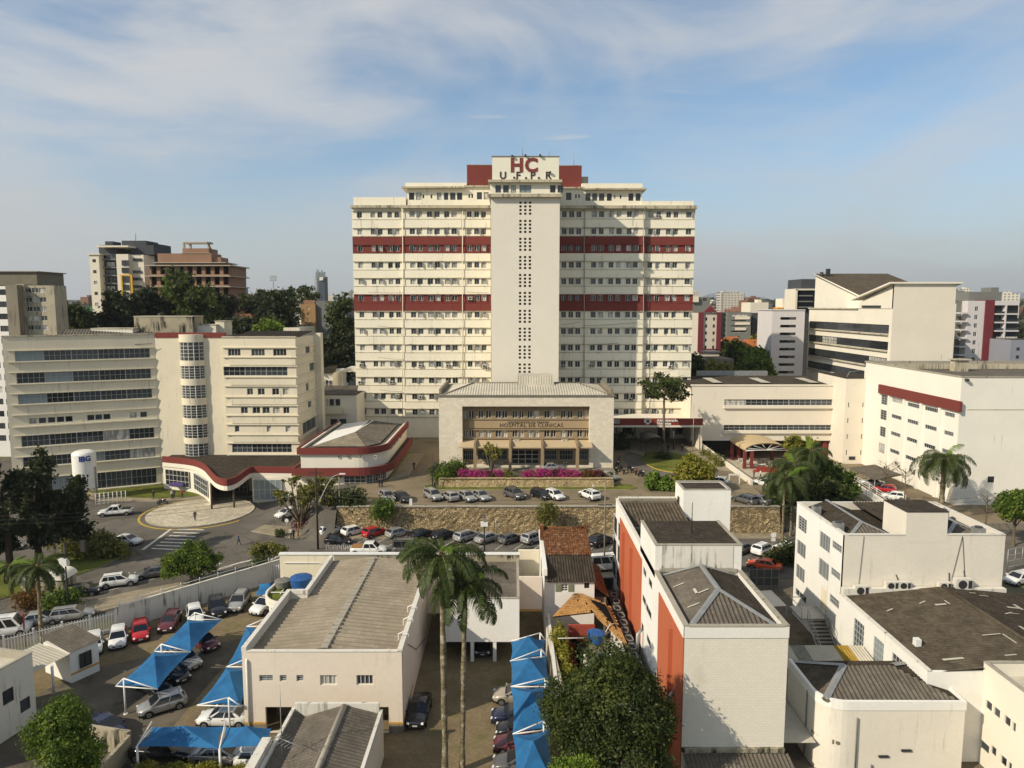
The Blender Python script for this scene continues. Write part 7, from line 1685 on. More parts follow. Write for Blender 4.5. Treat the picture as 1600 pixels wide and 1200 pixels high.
def car_parts(kind):
    if kind in _car:return _car[kind]
    k=KINDS[kind];st=k['st'];b=MB();rings=[]
    ns=14
    for (x,w,zl,zb) in st:
        half=[(0,zl),(w*.86,zl),(w*.97,zl+.1),(w,(zl+zb)/2 -.02),(w*.985,zb -.1),(w*.90,zb -.01),(w*.5,zb+.025),(0,zb+.035)]
        rings.append([(x,y,z) for y,z in half]+[(x,-y,z) for y,z in half[-2:0:-1]])
    m=len(rings[0]);n0=len(b.v)
    for r in rings:b.v.extend(r)
    for i in range(len(rings) -1):
        for j in range(m):
            q=(j+1) % m;b.f.append((n0+i*m+q,n0+i*m+j,n0+(i+1)*m+j,n0+(i+1)*m+q));b.m.append(1 if j in (0,1,m -1,m -2) else 0);b.sm.append(True)
    b.f.append(tuple(n0+j for j in range(m)));b.m.append(0);b.sm.append(False);b.f.append(tuple(n0+(len(rings) -1)*m+j for j in reversed(range(m))));b.m.append(0);b.sm.append(False)
    bx0,bx1,rx0,rx1,zb,wb,wr,zr=k['cab']
    def loop(f):   # cross frame at height fraction f
        x0=bx0+(rx0 -bx0)*f;x1=bx1+(rx1 -bx1)*f;w=wb+(wr -wb)*f ** 1.4;z=zb+(zr -.07 -zb)*f;return x0,x1,w,z
    lv=[loop(f) for f in (0,.35,.7,1)]
    for (a,c) in zip(lv,lv[1:]):
        A_=[(a[0],-a[2],a[3]),(a[1],-a[2],a[3]),(a[1],a[2],a[3]),(a[0],a[2],a[3])];C_=[(c[0],-c[2],c[3]),(c[1],-c[2],c[3]),(c[1],c[2],c[3]),(c[0],c[2],c[3])]
        b.faces(A_+C_,[(0,1,5,4),(1,2,6,5),(2,3,7,6),(3,0,4,7)],0)
    t_=lv[-1];nx_=5;pr=[]
    for i in range(nx_+1):
        f=i/nx_;x=t_[0]+(t_[1] -t_[0])*f;cr=.07*math.sin(math.pi*min(1,max(0,.1+f*.8)));pr.append([(x,-t_[2],t_[3]),(x,-t_[2]*.75,t_[3]+cr*.8),(x,0,t_[3]+cr),(x,t_[2]*.75,t_[3]+cr*.8),(x,t_[2],t_[3])])
    n0=len(b.v)
    for r in pr:b.v.extend(r)
    for i in range(nx_):
        for j in range(4):b.f.append((n0+i*5+j,n0+(i+1)*5+j,n0+(i+1)*5+j+1,n0+i*5+j+1));b.m.append(0);b.sm.append(True)
    for i in (0,nx_):b.f.append(tuple(n0+i*5+j for j in range(5)));b.m.append(0);b.sm.append(False)
    fx,rxx=st[-1][0],st[0][0];hz=st[-2][3]
    b.box(fx -.1,fx+.01,-.42,.42,.42,.56,1)                       # grille
    b.box(fx -.35,fx -.02,-.78,.78,.22,.34,1);b.box(rxx+.03,rxx+.3,-.78,.78,.26,.38,1)
    for s in (-1,1):b.box(bx1 -.18,bx1 -.05,s*(wb+.1) -.09,s*(wb+.1)+.09,zb+.03,zb+.17,0)   # mirrors
    if kind in ('suv','wagon','van'):
        for s in (-1,1):b.box(rx0+.1,rx1 -.1,s*wr*.9 -.02,s*wr*.9+.02,zr -.03,zr+.03,1)
    if kind == 'pickup':b.box(-2.4,-.95,-.72,.72,1.09,1.125,1)
    if kind == 'hatch':b.box(rx0 -.12,rx0+.1,-wr*.9,wr*.9,zr -.06,zr -.02,0)
    wx=(st[0][0]+.72,st[-1][0] -.78);wr_=.36 if kind in ('suv','pickup','van') else .31;wy=st[4][1]
    for x in wx:
        for s in (-1,1):                                                  # dark wheel arches
            n0=len(b.v);q=12
            for i in range(q):a=math.pi*2*i/q;b.v.append((x+(wr_+.07)*math.cos(a),s*(wy+.004),max(.2,wr_+(wr_+.07)*math.sin(a))))
            b.f.append(tuple(n0+i for i in (range(q) if s < 0 else reversed(range(q)))));b.m.append(1);b.sm.append(False)
    for x in (bx1 -.25,(bx0+bx1)/2 -.05,bx0+.55 if kind not in ('pickup',) else bx0+.1):   # door gaps and handles
        for s in (-1,1):
            y=s*(wy*.992+.006);b.box(x -.008,x+.008,min(y,y -s*.03),max(y,y -s*.03),.32,zb -.05,1);b.box(x+.08,x+.24,min(y,y+s*.02),max(y,y+s*.02),zb -.19,zb -.15,1)
    body=b.mesh('body',[CP['white'],TRIM])
    g=MB()
    def quad3(f0,f1,x0e,x1e,side):
        a=loop(f0);c=loop(f1);e=.012
        if side == 'f':g.face([(a[1]+e,-a[2]*.9,a[3]+e),(a[1]+e,a[2]*.9,a[3]+e),(c[1]+e,c[2]*.9,c[3]+e),(c[1]+e,-c[2]*.9,c[3]+e)])
        elif side == 'r':g.face([(a[0] -e,a[2]*.88,a[3]+e),(a[0] -e,-a[2]*.88,a[3]+e),(c[0] -e,-c[2]*.88,c[3]+e),(c[0] -e,c[2]*.88,c[3]+e)])
        else:
            s=side;xa=lambda L,f:L[0]+(L[1] -L[0])*f
            pts=[(xa(a,x0e),s*(a[2]+e),a[3]),(xa(a,x1e),s*(a[2]+e),a[3]),(xa(c,x1e),s*(c[2]+e),c[3]),(xa(c,x0e),s*(c[2]+e),c[3])]
            g.face(pts if s < 0 else pts[::-1])
    quad3(.06,.5,0,0,'f');quad3(.5,.95,0,0,'f');quad3(.28 if kind != 'sedan' else .1,.92,0,0,'r')
    cuts={'pickup':[(.08,.5),(.54,.9)],'van':[(.06,.34),(.37,.66),(.70,.93)],'suv':[(.06,.27),(.30,.58),(.61,.93)],'wagon':[(.05,.3),(.33,.6),(.63,.93)],'hatch':[(.1,.48),(.52,.92)],'sedan':[(.13,.5),(.54,.9)]}[kind]
    for s in (-1,1):
        for c in cuts:quad3(.08,.52,c[0],c[1],s);quad3(.52,.9,c[0],c[1],s)
    glass=g.mesh('window',[CGLASS])
    w=MB();n=18
    w.tube((0,-.09,0),(0,.09,0),wr_,wr_,n,0);w.tube((0,-.1,0),(0,-.085,0),wr_*.66,wr_*.66,n,1);w.tube((0,.085,0),(0,.1,0),wr_*.66,wr_*.66,n,1);w.tube((0,-.104,0),(0,.104,0),wr_*.12,wr_*.12,8,0)
    for i in range(5):a=2*math.pi*i/5;w.box(-.02+wr_*.4*math.cos(a),.02+wr_*.4*math.cos(a),-.103,.103,wr_*.4*math.sin(a) -.05,wr_*.4*math.sin(a)+.05,0)
    wheel=w.mesh('wheel',[TYRE,RIM])
    h=MB();h.faces([(-.22,0,-.06),(0.03,0,-.07),(0.0,0,.06),(-.26,0,.07),(-.1,.2,-.06),(.08,.2,-.06),(.05,.2,.05),(-.12,.2,.06)],[(0,1,2,3),(1,5,6,2),(5,4,7,6),(3,2,6,7)]);head=h.mesh('headlight',[HEADL])
    tl=MB();tl.box(-.03,.08,-.11,.11,-.12,.12);tail=tl.mesh('tail_light',[TAILL]);pl_=MB();pl_.box(-.01,.01,-.2,.2,-.06,.06);plate=pl_.mesh('number_plate',[PLATE])
    _car[kind]=(body,glass,wheel,head,tail,plate,wx,wr_,wy,st,hz);return _car[kind]
ncar=0
def car(kind,col,loc,head_deg,label,group,scale=1.0):
    global ncar;ncar += 1
    body,glass,wheel,head,tail,plate,wx,wr_,wy,st,hz=car_parts(kind)
    e=empty({'pickup':'pickup_truck','van':'van'}.get(kind,'parked_car'),label,{'pickup':'pickup','van':'van'}.get(kind,'car'),loc,R(head_deg),group)
    if scale != 1.0:e.scale=(scale,)*3
    o=add('body',body,e);slot_paint(o,CP[col]);add('window',glass,e)
    for x in wx:
        for s in (-1,1):add('wheel',wheel,e,(x,s*(wy -.07),wr_))
    fx,rxx=st[-1][0],st[0][0];w1=st[-2][1]
    for s in (-1,1):
        o=add('headlight',head,e,(fx -.04,s*w1*.80 -(.1),hz -.07));
        add('tail_light',tail,e,(rxx+.07,s*st[1][1]*.84,st[1][3] -.16))
    add('number_plate',plate,e,(fx+.012,0,.47));add('number_plate',plate,e,(rxx -.012,0,.62))
    return e
G1,G2,G3,G4,G5='cars on the upper terrace','cars parked below the stone wall','cars in the walled car park','cars under the right shade sails','cars on the left street'
CARS=[
 ('hatch','silver',605,784,4,-60,'silver hatchback at the left end of the upper terrace row',G1),('sedan','black',628,785,4,-58,'black sedan beside the silver one at the left end of the terrace',G1),
 ('suv','silver',677,783,4,-58,'silver car first of the four parked before the flowerbed',G1),('hatch','silver',703,784,4,120,'silver hatchback with its tail to the viewer, second of four before the flowerbed',G1),('sedan','silver',729,784,4,-58,'silver sedan third of the four before the flowerbed',G1),('sedan','silver',751,783,4,-58,'silver sedan last of the four before the flowerbed',G1),
 ('suv','grey',804,781,4,-55,'dark grey car alone in the middle of the terrace row',G1),('hatch','black',845,781,4,-55,'black car half hidden behind the white hatchback on the terrace',G1),('hatch','white',867,782,4,-58,'white hatchback above the olive wall shrub',G1),('suv','white',921,782,4,118,'white car with black rear window at the right end of the terrace row',G1),
 ('sedan','silver',948,752,4,-40,'silver car behind the right end of the flowerbed',G1),('sedan','silver',862,738,4.56,10,'silver car parked behind the pink azaleas at the porch',G1),
 ('suv','white',517,838,0,45,'white car first in the row below the stone wall',G2),('hatch','white',553,838,0,45,'white hatchback left of the red one below the stone wall',G2),('hatch','red',586,840,0,45,'red hatchback below the stone wall',G2),('hatch','silver',622,841,0,45,'silver hatchback right of the red one below the stone wall',G2),('sedan','black',659,843,0,45,'black car right of the silver hatchback below the stone wall',G2),('hatch','black',693,844,0,45,'dark car behind the tall palm crown',G2),('wagon','silver',730,846,0,45,'silver estate car right of the tall palm crown',G2),('sedan','silver',762,849,0,45,'silver sedan by the camera pole below the stone wall',G2),('hatch','grey',797,850,0,45,'dark grey hatchback below the stone wall',G2),('suv','silver',834,850,0,45,'silver car last in the row before the tiled house',G2),('suv','black',938,854,0,45,'black car seen between tiled house and orange block',G2),
 ('hatch','black',529,853,0,-8,'black car in the lane behind the bicycle rack',G2),('van','grey',640,868,0,0,'grey van roof showing over the yard wall',G2),
 ('suv','white',1193,868,0,40,'white car with its tail to the viewer at the wall end',G2),('sedan','grey',1160,866,0,40,'dark car mostly hidden behind the orange and white block',G2),('sedan','orange',1194,892,0,150,'bright orange car by the yard gate',None),
 ('suv','white',1194,763,3.2,160,'white car on the court left of the palms',None),('sedan','grey',1184,790,4.0,130,'dark grey car at the edge of the terrace behind the white tower',G1),('wagon','grey',1164,789,4.0,120,'dark car next to the white rear tower on the terrace',G1),
 ('hatch','white',1591,914,0,200,'white hatchback on the street at the right edge',None),
 ('sedan','white',450,810,1.0,235,'white sedan stopped on the ramp beside the pollarded tree',G5),('pickup','white',181,808,0,195,'white double cab pickup on the street left of the roundabout',G5),('sedan','white',199,853,0,-12,'white sedan waiting at the stop line',G5),('suv','white',187,918,0,22,'white estate car parked at the kerb outside the lot wall',G5),('sedan','grey',240,904,0,205,'grey sedan parked behind the round street tree',G5),('sedan','black',124,934,0,24,'black car in the shade beside the traffic light',G5),('wagon','silver',114,970,0,20,'silver estate car just outside the picket fence',G5),('van','white',8,996,0,20,'white van at the left edge outside the picket fence',G5),('sedan','silver',62,978,0,20,'pale car behind the slim palm trunk',G5),('sedan','silver',12,862,0,15,'silver car half hidden by the left conifer',G5),
 ('hatch','white',147,1018,0,-62,'white hatchback half hidden behind the gatehouse roof',G3),('hatch','white',185,1008,0,-64,'white hatchback left of the red car in the lot',G3),('hatch','red',220,997,0,-62,'bright red hatchback against the white lot wall',G3),('hatch','maroon',266,982,0,-80,'old maroon hatchback between red car and shade sail',G3),('hatch','white',305,972,0,-62,'white hatchback behind the shade sail tip',G3),('suv','black',340,960,0,-62,'black car against the lot wall',G3),('suv','silver',374,951,0,-85,'silver car at the corner of the lot wall',G3),('suv','white',416,956,0,-108,'white car under the small blue shade by the hall porch',G3),
 ('hatch','maroon',318,1014,0,-35,'dark red car under the far end of the long shade sails',G3),('suv','silver',287,1043,0,-35,'silver car nose showing under the long shade sails',G3),('sedan','black',268,1062,0,-35,'black car under the middle of the long shade sails',G3),('sedan','black',240,1083,0,-35,'black car under the near end of the long shade sails',G3),('hatch','silver',254,1112,0,215,'old pale hatchback in the open middle of the lot',G3),('sedan','navy',166,1150,0,-32,'navy car beside the bright leafy tree',G3),('sedan','white',352,1133,0,180,'white car beside the front corner of the hall',G3),('pickup','black',258,1188,0,-8,'black pickup under the bottom shade sail',G3),('sedan','silver',346,1192,0,0,'silver car under the bottom shade sail',G3),('hatch','white',410,1197,0,0,'white car nose beside the ribbed roof house',G3),('hatch','black',368,1108,0,170,'dark car under the shade sail beside the hall wall',G3),
 ('sedan','black',655,1122,0,-92,'black sedan parked alongside the hall side wall',G4),('sedan','beige',809,1098,0,178,'champagne car with its nose out under the right shade sails',G4),('sedan','navy',808,1130,0,178,'navy car under the right shade sails',G4),('hatch','black',812,1152,0,178,'dark car third under the right shade sails',G4),('sedan','maroon',814,1175,0,178,'dark brown car fourth under the right shade sails',G4),('sedan','grey',815,1206,0,178,'grey car at the bottom end of the right shade sails',G4),('hatch','black',755,1018,0,-90,'dark car inside the carport under the white block',G4),
 ('hatch','red',1382,772,1.0,150,'red car under the flat car shelter',None),('hatch','white',1396,783,1.0,150,'white car behind the ramp railing under the shelter',None),('sedan','silver',1362,762,1.0,150,'silver car at the back of the flat car shelter',None)]
for kd,col,px,py,z,hd,lab,grp in CARS:
    car(kd,col,P(px,py -3,z),hd,lab,grp)
# white pickup with a brown bed and a white box truck seen over walls; graffiti van
e=car('pickup','white',P(577,865,0),0,'white pickup with wooden bed seen over the yard wall',G2);b=MB();b.box(-2.4,-.95,-.8,.8,.95,1.2);add('wooden_bed',b.mesh('wooden_bed',[plain('bed_wood',lin(150,110,60),.8)]),e)
e=car('van','white',P(948,890,0),10,'white delivery truck nose between the tiled house and orange block',G2)
e=car('van','white',P(1227,872,0),42,'white van covered in red graffiti behind the yard shrub',G2);b=MB()
GRAF=plain('dark_red_spray_paint',lin(120,40,34),.7)
for s in range(9):a=2*math.pi*rnd.random();y=-.6+.3*(s % 5);z=1.0+.35*(s // 3);b.path([(-2.45,y,z),(-2.45,y+.12,z+.2),(-2.45,y+.25,z+.05),(-2.45,y+.1,z -.1)],.035,4)
for s in range(8):x=-1.9+.4*s;z=.9+.3*(s % 3);b.path([(x,-.97,z),(x+.15,-.97,z+.3),(x+.3,-.97,z)],.03,4)
add('graffiti',b.mesh('graffiti',[GRAF]),e)['kind']='stuff'
# ---------------------------------------------------------------- motorcycles
_mo=None
def motorbike(loc,hd,label,col='black',group='parked motorcycles'):
    global _mo
    if _mo is None:
        b=MB();b.tube((-.0,-.06,0),(0,.06,0),.3,.3,14,0);b.tube((0,-.07,0),(0,.07,0),.12,.12,8,1);wh=b.mesh('wheel',[TYRE,RIM])
        b=MB();b.path([(-.55,0,.55),(-.1,0,.45),(.25,0,.5),(.52,0,.85)],[.09,.14,.12,.05],7,1);b.path([(.08,0,.72),(.28,0,.8),(.45,0,.78)],[.13,.17,.08],8,0);b.path([(-.62,0,.82),(-.3,0,.76),(.05,0,.76)],[.1,.14,.1],7,1)
        b.path([(.68,0,.3),(.5,0,.95)],.035,6,1);b.path([(.48,-.34,1.0),(.5,0,.98),(.48,.34,1.0)],.025,5,1);b.path([(-.66,.1,.3),(-.1,.12,.35)],.05,6,1);b.tube((.56,0,.85),(.66,0,.86),.09,.08,8,0);bd=b.mesh('frame',[CP['black'],TRIM]);_mo=(wh,bd)
    e=empty('motorcycle',label,'motorcycle',loc,R(hd),group);add('wheel',_mo[0],e,(.68,0,.3));add('wheel',_mo[0],e,(-.66,0,.3));o=add('frame',_mo[1],e);slot_paint(o,CP[col])
    return e
motorbike(P(254,788,0.0),5,'motorcycle standing alone at the kerb before the lawn','black',None)
for i,(px,py,c) in enumerate(((965,728,'white'),(970,735,'black'),(975,740,'silver'),(983,735,'black'),(988,738,'white'),(994,741,'red'),(1000,743,'black'),(1005,744,'white'),(967,722,'black'),(962,738,'silver'))):
    motorbike(P(px,py,4),60+7*(i % 3),('motorcycle in the packed row beside the annex wall',c)[0],c)
for i,(px,py,lab) in enumerate(((1572,951,'dark motorcycle first from the white office block on the right street'),(1582,948,'second dark motorcycle on the right street'),(1592,950,'third dark motorcycle on the right street'),(960,925,'motorcycle in the dark alley between the houses'))):motorbike(P(px,py,0),80,lab,'black',None)
# ---------------------------------------------------------------- people
def person_mesh(pose):
    J={'stand':dict(hipL=(.09,0,.92),kneeL=(.1,.01,.5),footL=(.1,.0,.08),toeL=(.11,-.14,.04),hipR=(-.09,0,.92),kneeR=(-.1,.01,.5),footR=(-.1,.0,.08),toeR=(-.11,-.14,.04),elL=(.26,.03,1.13),haL=(.25,-.08,.86),elR=(-.26,.03,1.13),haR=(-.25,-.08,.86)),
         'walk':dict(hipL=(.09,0,.92),kneeL=(.1,-.16,.52),footL=(.1,-.24,.09),toeL=(.1,-.38,.07),hipR=(-.09,0,.92),kneeR=(-.1,.06,.5),footR=(-.1,.3,.14),toeR=(-.1,.2,.03),elL=(.25,.12,1.15),haL=(.23,.08,.9),elR=(-.25,-.1,1.15),haR=(-.22,-.28,.98))}[pose]
    names=['pel','waist','chest','neck','headb','headt'];co={'pel':(0,0,.95),'waist':(0,0,1.1),'chest':(0,0,1.32),'neck':(0,0,1.47),'headb':(0,-.01,1.56),'headt':(0,-.015,1.69),'shL':(.17,0,1.4),'shR':(-.17,0,1.4),**J}
    rad=dict(pel=.14,waist=.125,chest=.15,neck=.06,headb=.088,headt=.085,shL=.075,shR=.075,hipL=.095,hipR=.095,kneeL=.065,kneeR=.065,footL=.045,footR=.045,toeL=.035,toeR=.035,elL=.045,elR=.045,haL=.035,haR=.035)
    ed=[('pel','waist'),('waist','chest'),('chest','neck'),('neck','headb'),('headb','headt'),('chest','shL'),('shL','elL'),('elL','haL'),('chest','shR'),('shR','elR'),('elR','haR'),('pel','hipL'),('hipL','kneeL'),('kneeL','footL'),('footL','toeL'),('pel','hipR'),('hipR','kneeR'),('kneeR','footR'),('footR','toeR')]
    ks=list(co);me=bpy.data.meshes.new('person');me.from_pydata([co[k] for k in ks],[(ks.index(a),ks.index(c)) for a,c in ed],[])
    o=bpy.data.objects.new('person',me);COL.objects.link(o);o.modifiers.new('skin','SKIN')
    if not me.skin_vertices:me.attributes.new('skin','FLOAT','POINT')
    for i,k in enumerate(ks):sv=me.skin_vertices[0].data[i];sv.radius=(rad[k],rad[k]*(.8 if k in ('chest','pel','waist') else 1));sv.use_root=(k == 'pel')
    s=o.modifiers.new('sub','SUBSURF');s.levels=s.render_levels=1
    dg=bpy.context.evaluated_depsgraph_get();dg.update();r=bpy.data.meshes.new_from_object(o.evaluated_get(dg));bpy.data.objects.remove(o)
    r.materials.clear()
    for m in (plain('skin',lin(172,124,96),.6),plain('dark_clothes',lin(40,40,46),.9),plain('dark_trousers',lin(38,40,52),.9),plain('dark_hair',lin(30,24,20),.8),plain('shoes',lin(30,28,26),.7)):r.materials.append(m)
    for p in r.polygons:
        z=p.center.z;x=abs(p.center.x);y=p.center.y
        p.material_index=3 if (z > 1.66 or (z > 1.53 and y > .02)) else 0 if z > 1.47 or (x > .2 and z < .93 and z > .6) else 1 if z > .96 or x > .19 else 4 if z < .11 else 2
        p.use_smooth=True
    return r
PM={k:person_mesh(k) for k in ('stand','walk')}
CLOTH=[plain('cloth_%d' % i,lin(*c),.9) for i,c in enumerate(((36,36,40),(190,186,178),(150,50,56),(70,84,110),(60,60,52),(206,202,196),(46,44,60)))]
PEOPLE=[(305,814,.16,'walk',0,20,'person in dark clothes walking across the round plaza'),(373,852,0,'walk',3,90,'person in dark jacket crossing the street below the plaza'),(240,780,.12,'stand',0,0,'person in dark clothes standing by the lawn near the motorcycle'),(272,779,.12,'stand',6,200,'person standing by the entrance pavement with pale bag'),(269,780,.12,'stand',1,30,'person in white top on the entrance pavement'),(285,778,.14,'stand',2,0,'person in red top at the lawn edge'),
 (647,735,4,'walk',0,0,'person in black walking up the drive beside the annex'),(593,762,3.9,'stand',6,40,'person standing at the rounded annex corner'),(597,762,3.9,'stand',4,220,'second person at the rounded annex corner'),(679,766,4,'walk',0,90,'person in black at the corner left of the shrubs'),(927,770,4,'walk',1,270,'person in white walking before the flowerbed end'),(1044,706,4,'walk',0,0,'person in black walking near the araucaria'),(1066,706,4,'walk',6,200,'person in dark clothes on the sunlit forecourt'),(1077,688,4,'stand',4,90,'person near the side wall of the admin entrance'),(455,842,.14,'stand',1,0,'person in pale coat on the corner pavement'),(459,843,.14,'stand',4,60,'person beside the one in pale coat on the corner pavement'),(743,838,.13,'walk',2,90,'person in red walking under the stone wall') if False else (630,828,.13,'walk',2,90,'person in red walking on the pavement under the stone wall'),(655,829,.13,'walk',0,270,'person in dark clothes under the stone wall'),(1178,746,3.2,'stand',2,0,'person in dark red standing by the court hedge'),(1188,748,3.2,'walk',5,90,'person in white by the court hedge'),(162,840,.14,'stand',0,0,'person half hidden by the twiggy shrub')]
for k in range(9):PEOPLE.append((972+k*4.2,684+(k % 3)*1.5,4,'stand',k % 7,40*k,'person %s in the queue under the admin canopy' % ('at the left end','in white second','in red third','in blue fourth','in olive fifth','in white sixth','in dark blue seventh','in black eighth','at the right end')[k]))
for px,py,z,pose,ci,hd,lab in PEOPLE:
    p=P(px,py,z);e=empty('person',lab,'person',p,R(hd));o=add('body',PM[pose],e);o.material_slots[1].link='OBJECT';o.material_slots[1].material=CLOTH[ci]
# ================================================================ shade sails
SAIL=None
t=NT('blue_shade_cloth');t.set(.7,.2);n_=t.noise(t.pos(),.8,4,.6);f_=t.noise(t.pos((1,1,1)),3.2,5,.65);t.bump(n_,.25,.1)
t.color(t.mix(t.rng(f_,.4,.7,0,.25),t.mix(t.rng(n_,.35,.7),lin(50,120,170),lin(40,98,146)),lin(70,104,130)))
d_=t.new('ShaderNodeBsdfTranslucent');d_.inputs[0].default_value=(*lin(40,110,170),1);mx_=t.new('ShaderNodeMixShader');mx_.inputs[0].default_value=.22
t.l.new(t.b.outputs[0],mx_.inputs[1]);t.l.new(d_.outputs[0],mx_.inputs[2]);t.l.new(mx_.outputs[0],t.out.inputs[0]);SAIL=t.mat
def sail(label,c,peak,group,frames=(True,True),post=.2,posth=True,sag=.1):
    """c: four corners (near-left, near-right, far-right, far-left); peaked membrane hung between two white triangle frames"""
    c=[Vector(p) for p in c];base=sum(c,Vector())/4;base.z=0;e=empty('shade_sail',label,'shade sail',base,0,group);n=14;ps=[]
    for j in range(n+1):
        for i in range(n+1):
            u,v=i/n,j/n;a=2*u -1;d=2*v -1
            ue=.5+a*.5*(1 -sag*(1 -d*d));ve=.5+d*.5*(1 -sag*(1 -a*a))
            p=c[0].lerp(c[1],ue).lerp(c[3].lerp(c[2],ue),ve);m=1 -max(abs(a),abs(d));p.z += peak*(m ** 1.15);ps.append(p -base)
    b=MB();b.faces(ps,[f for j in range(n) for i in range(n) for q in [(j*(n+1)+i,j*(n+1)+i+1,(j+1)*(n+1)+i+1,(j+1)*(n+1)+i)] for f in (((q[0],q[1],q[2]),(q[0],q[2],q[3])) if (i < n/2) == (j < n/2) else ((q[0],q[1],q[3]),(q[1],q[2],q[3])))],0,False);add('membrane',b.mesh('membrane',[SAIL]),e)
    for on,(p,q) in zip(frames,((c[0],c[1]),(c[3],c[2]))):
        if not on:continue
        b=MB();ap=p.lerp(q,post)+Vector((0,0,.75));o=base
        b.tube(p -o,q -o,.055);b.tube(p -o,ap -o,.055);b.tube(ap -o,q -o,.055);b.tube(ap -o,p.lerp(q,post) -o,.055)
        add('frame',b.mesh('frame',[METAL_W]),e)
        if posth:b=MB();g=ap -o;b.tube((g.x,g.y,0),(g.x,g.y,g.z),.08,.07,8);b.tube((g.x,g.y,0),(g.x,g.y,.06),.2,.2,8);add('post',b.mesh('post',[METAL_W]),e)
    return e
Z=2.5;SG='blue shade sails over the parked cars'
sail('near blue shade sail of the long pair in the walled car park',(P(181,1072,Z),P(246,1077,Z),P(298,1019,Z),P(241,1018,Z)),1.2,SG)
sail('far blue shade sail of the long pair in the walled car park',(P(242,1017,Z),P(298,1018,Z),P(347,968,Z),P(294,968,Z)),1.2,SG,(False,True))
sail('blue shade sail before the front corner of the hall',(P(308,1102,Z),P(377,1104,Z),P(396,1042,Z),P(354,1042,Z)),1.25,SG,post=.72)
sail('second blue shade sail along the hall wall, mostly hidden by it',(P(355,1041,Z),P(397,1041,Z),P(424,978,Z),P(385,979,Z)),1.2,SG,(False,True),.72)
sail('small blue shade over the white car by the hall porch',(P(398,930,2.6),P(438,930,2.6),P(436,910,2.6),P(406,912,2.6)),.7,SG,(False,False))
sail('left blue shade sail along the hedge at the bottom edge',(P(214,1166,Z),P(342,1170,Z),P(352,1135,Z),P(238,1136,Z)),.9,SG,(False,False),sag=.08)
sail('right blue shade sail along the hedge, beside the ribbed roof house',(P(343,1169,Z),P(424,1166,Z),P(424,1138,Z),P(353,1136,Z)),.9,SG,(False,False),sag=.08)
e=empty('sail_frame','white slanting poles holding the shade sails by the hedge','frame',P(214,1190,0))
for (x0,y0,x1,y1) in ((214,1166,238,1137),(343,1170,353,1136)):
    b=MB();a=P(x0,y0,Z);c=P(x1,y1,Z);o=e.location;b.tube(a -o,c -o+Vector((0,0,.5)),.06);b.tube(a -o,c -o,.05);b.tube((a.x -o.x,a.y -o.y,0),a -o,.09);add('pole',b.mesh('pole',[METAL_W]),e)
ys=[(798,1002,852,1000),(797,1033,854,1025),(798,1073,861,1073),(801,1147,858,1140),(806,1236,868,1230)]
labs=('topmost of the four blue shade sails beside the alley wall','second blue shade sail from the top beside the alley wall','third blue shade sail from the top beside the alley wall','bottom blue shade sail beside the alley wall and big dark tree')
for i in range(4):
    a,c=ys[i+1],ys[i];sail(labs[i],(P(a[0],a[1],Z),P(a[2],a[3],Z),P(c[2],c[3],Z),P(c[0],c[1],Z)),1.35,SG,(True,i == 0),.85)
# ================================================================ lot wall, picket fence, gates
w0,w1=P(183,986,0),P(441,905,0)
lw_=Bld('car_park_wall','long stained white wall around the car park, rail on top','wall',(w0+w1)/2)
u=(w1 -w0).normalized();v=Vector((-u.y,u.x,0));LW_=(w1 -w0).length
b=MB();b.prism([w0.xy,w1.xy,(w1+v*.2).xy,(w0+v*.2).xy],0,2.6);lw_.part('wall',b,[paint('stained_white_wall',lin(222,214,198),.15,1.0,stain=(.08,.07,.055),spread=.5)])
b=MB();b.prism([(w0 -v*.05).xy,(w1 -v*.05).xy,(w1+v*.25).xy,(w0+v*.25).xy],2.61,2.7);lw_.part('coping',b,[WHITE_D])
for k in range(9):p=w0+u*(LW_*(k+.2)/9)+v*.1;b=MB();b.tube((p.x,p.y,2.7),(p.x,p.y,3.3),.04);lw_.part('rail_post',b,[METAL_W])
b=MB();b.tube((w0.x+v.x*.1,w0.y+v.y*.1,3.1),(w1.x+v.x*.1,w1.y+v.y*.1,3.1),.03);lw_.part('rail',b,[METAL_W])
for k in range(5):p=w0+u*(LW_*(k+.5)/5) -v*.04;b=MB();b.prism([(p -u*.15).xy,(p+u*.15).xy,(p+u*.15+v*.05).xy,(p -u*.15+v*.05).xy],0,2.6);lw_.part('pier',b,[WHITE_D])
f1=w0.copy();f0=P(8,1030,0);pf=Bld('picket_fence','white picket fence in front of the silver estate car at left','fence',(f0+f1)/2)
u=(f1 -f0).normalized();LF=(f1 -f0).length;v=Vector((-u.y,u.x,0));n=int(LF/.26);b=MB();b.box(-.045,.045,-.025,.025,0,2.15);pk_me=b.mesh('picket',[METAL_W]);az=math.atan2(u.y,u.x)
for k in range(n):pf.obj('picket',pk_me,f0+u*(k*.26+.1)+Vector((0,0,.1)),az)
for z in (.35,1.95):b=MB();b.prism([(f0+v*.03).xy,(f1+v*.03).xy,(f1+v*.1).xy,(f0+v*.1).xy],z,z+.09);pf.part('rail',b,[METAL_W])
b=MB();b.box(-.09,.09,-.09,.09,0,2.5);pm_=b.mesh('post',[METAL_W])
for k in range(5):pf.obj('post',pm_,f0+u*(LF*k/4),az)
b=MB();b.prism([f0.xy,f1.xy,(f1+v*.15).xy,(f0+v*.15).xy],0,.3);pf.part('plinth',b,[WHITE_D])
e=Bld('white_gate','short white slatted gate at the far corner of the car park','gate',P(427,910,0));a=P(414,912,0);c=P(440,908,0);u=(c -a).normalized();W=(c -a).length
for k in range(8):b=MB();p=a+u*(W*k/7);b.tube((p.x,p.y,0),(p.x,p.y,2.2),.06,n=5);e.part('slat',b,[METAL_W])
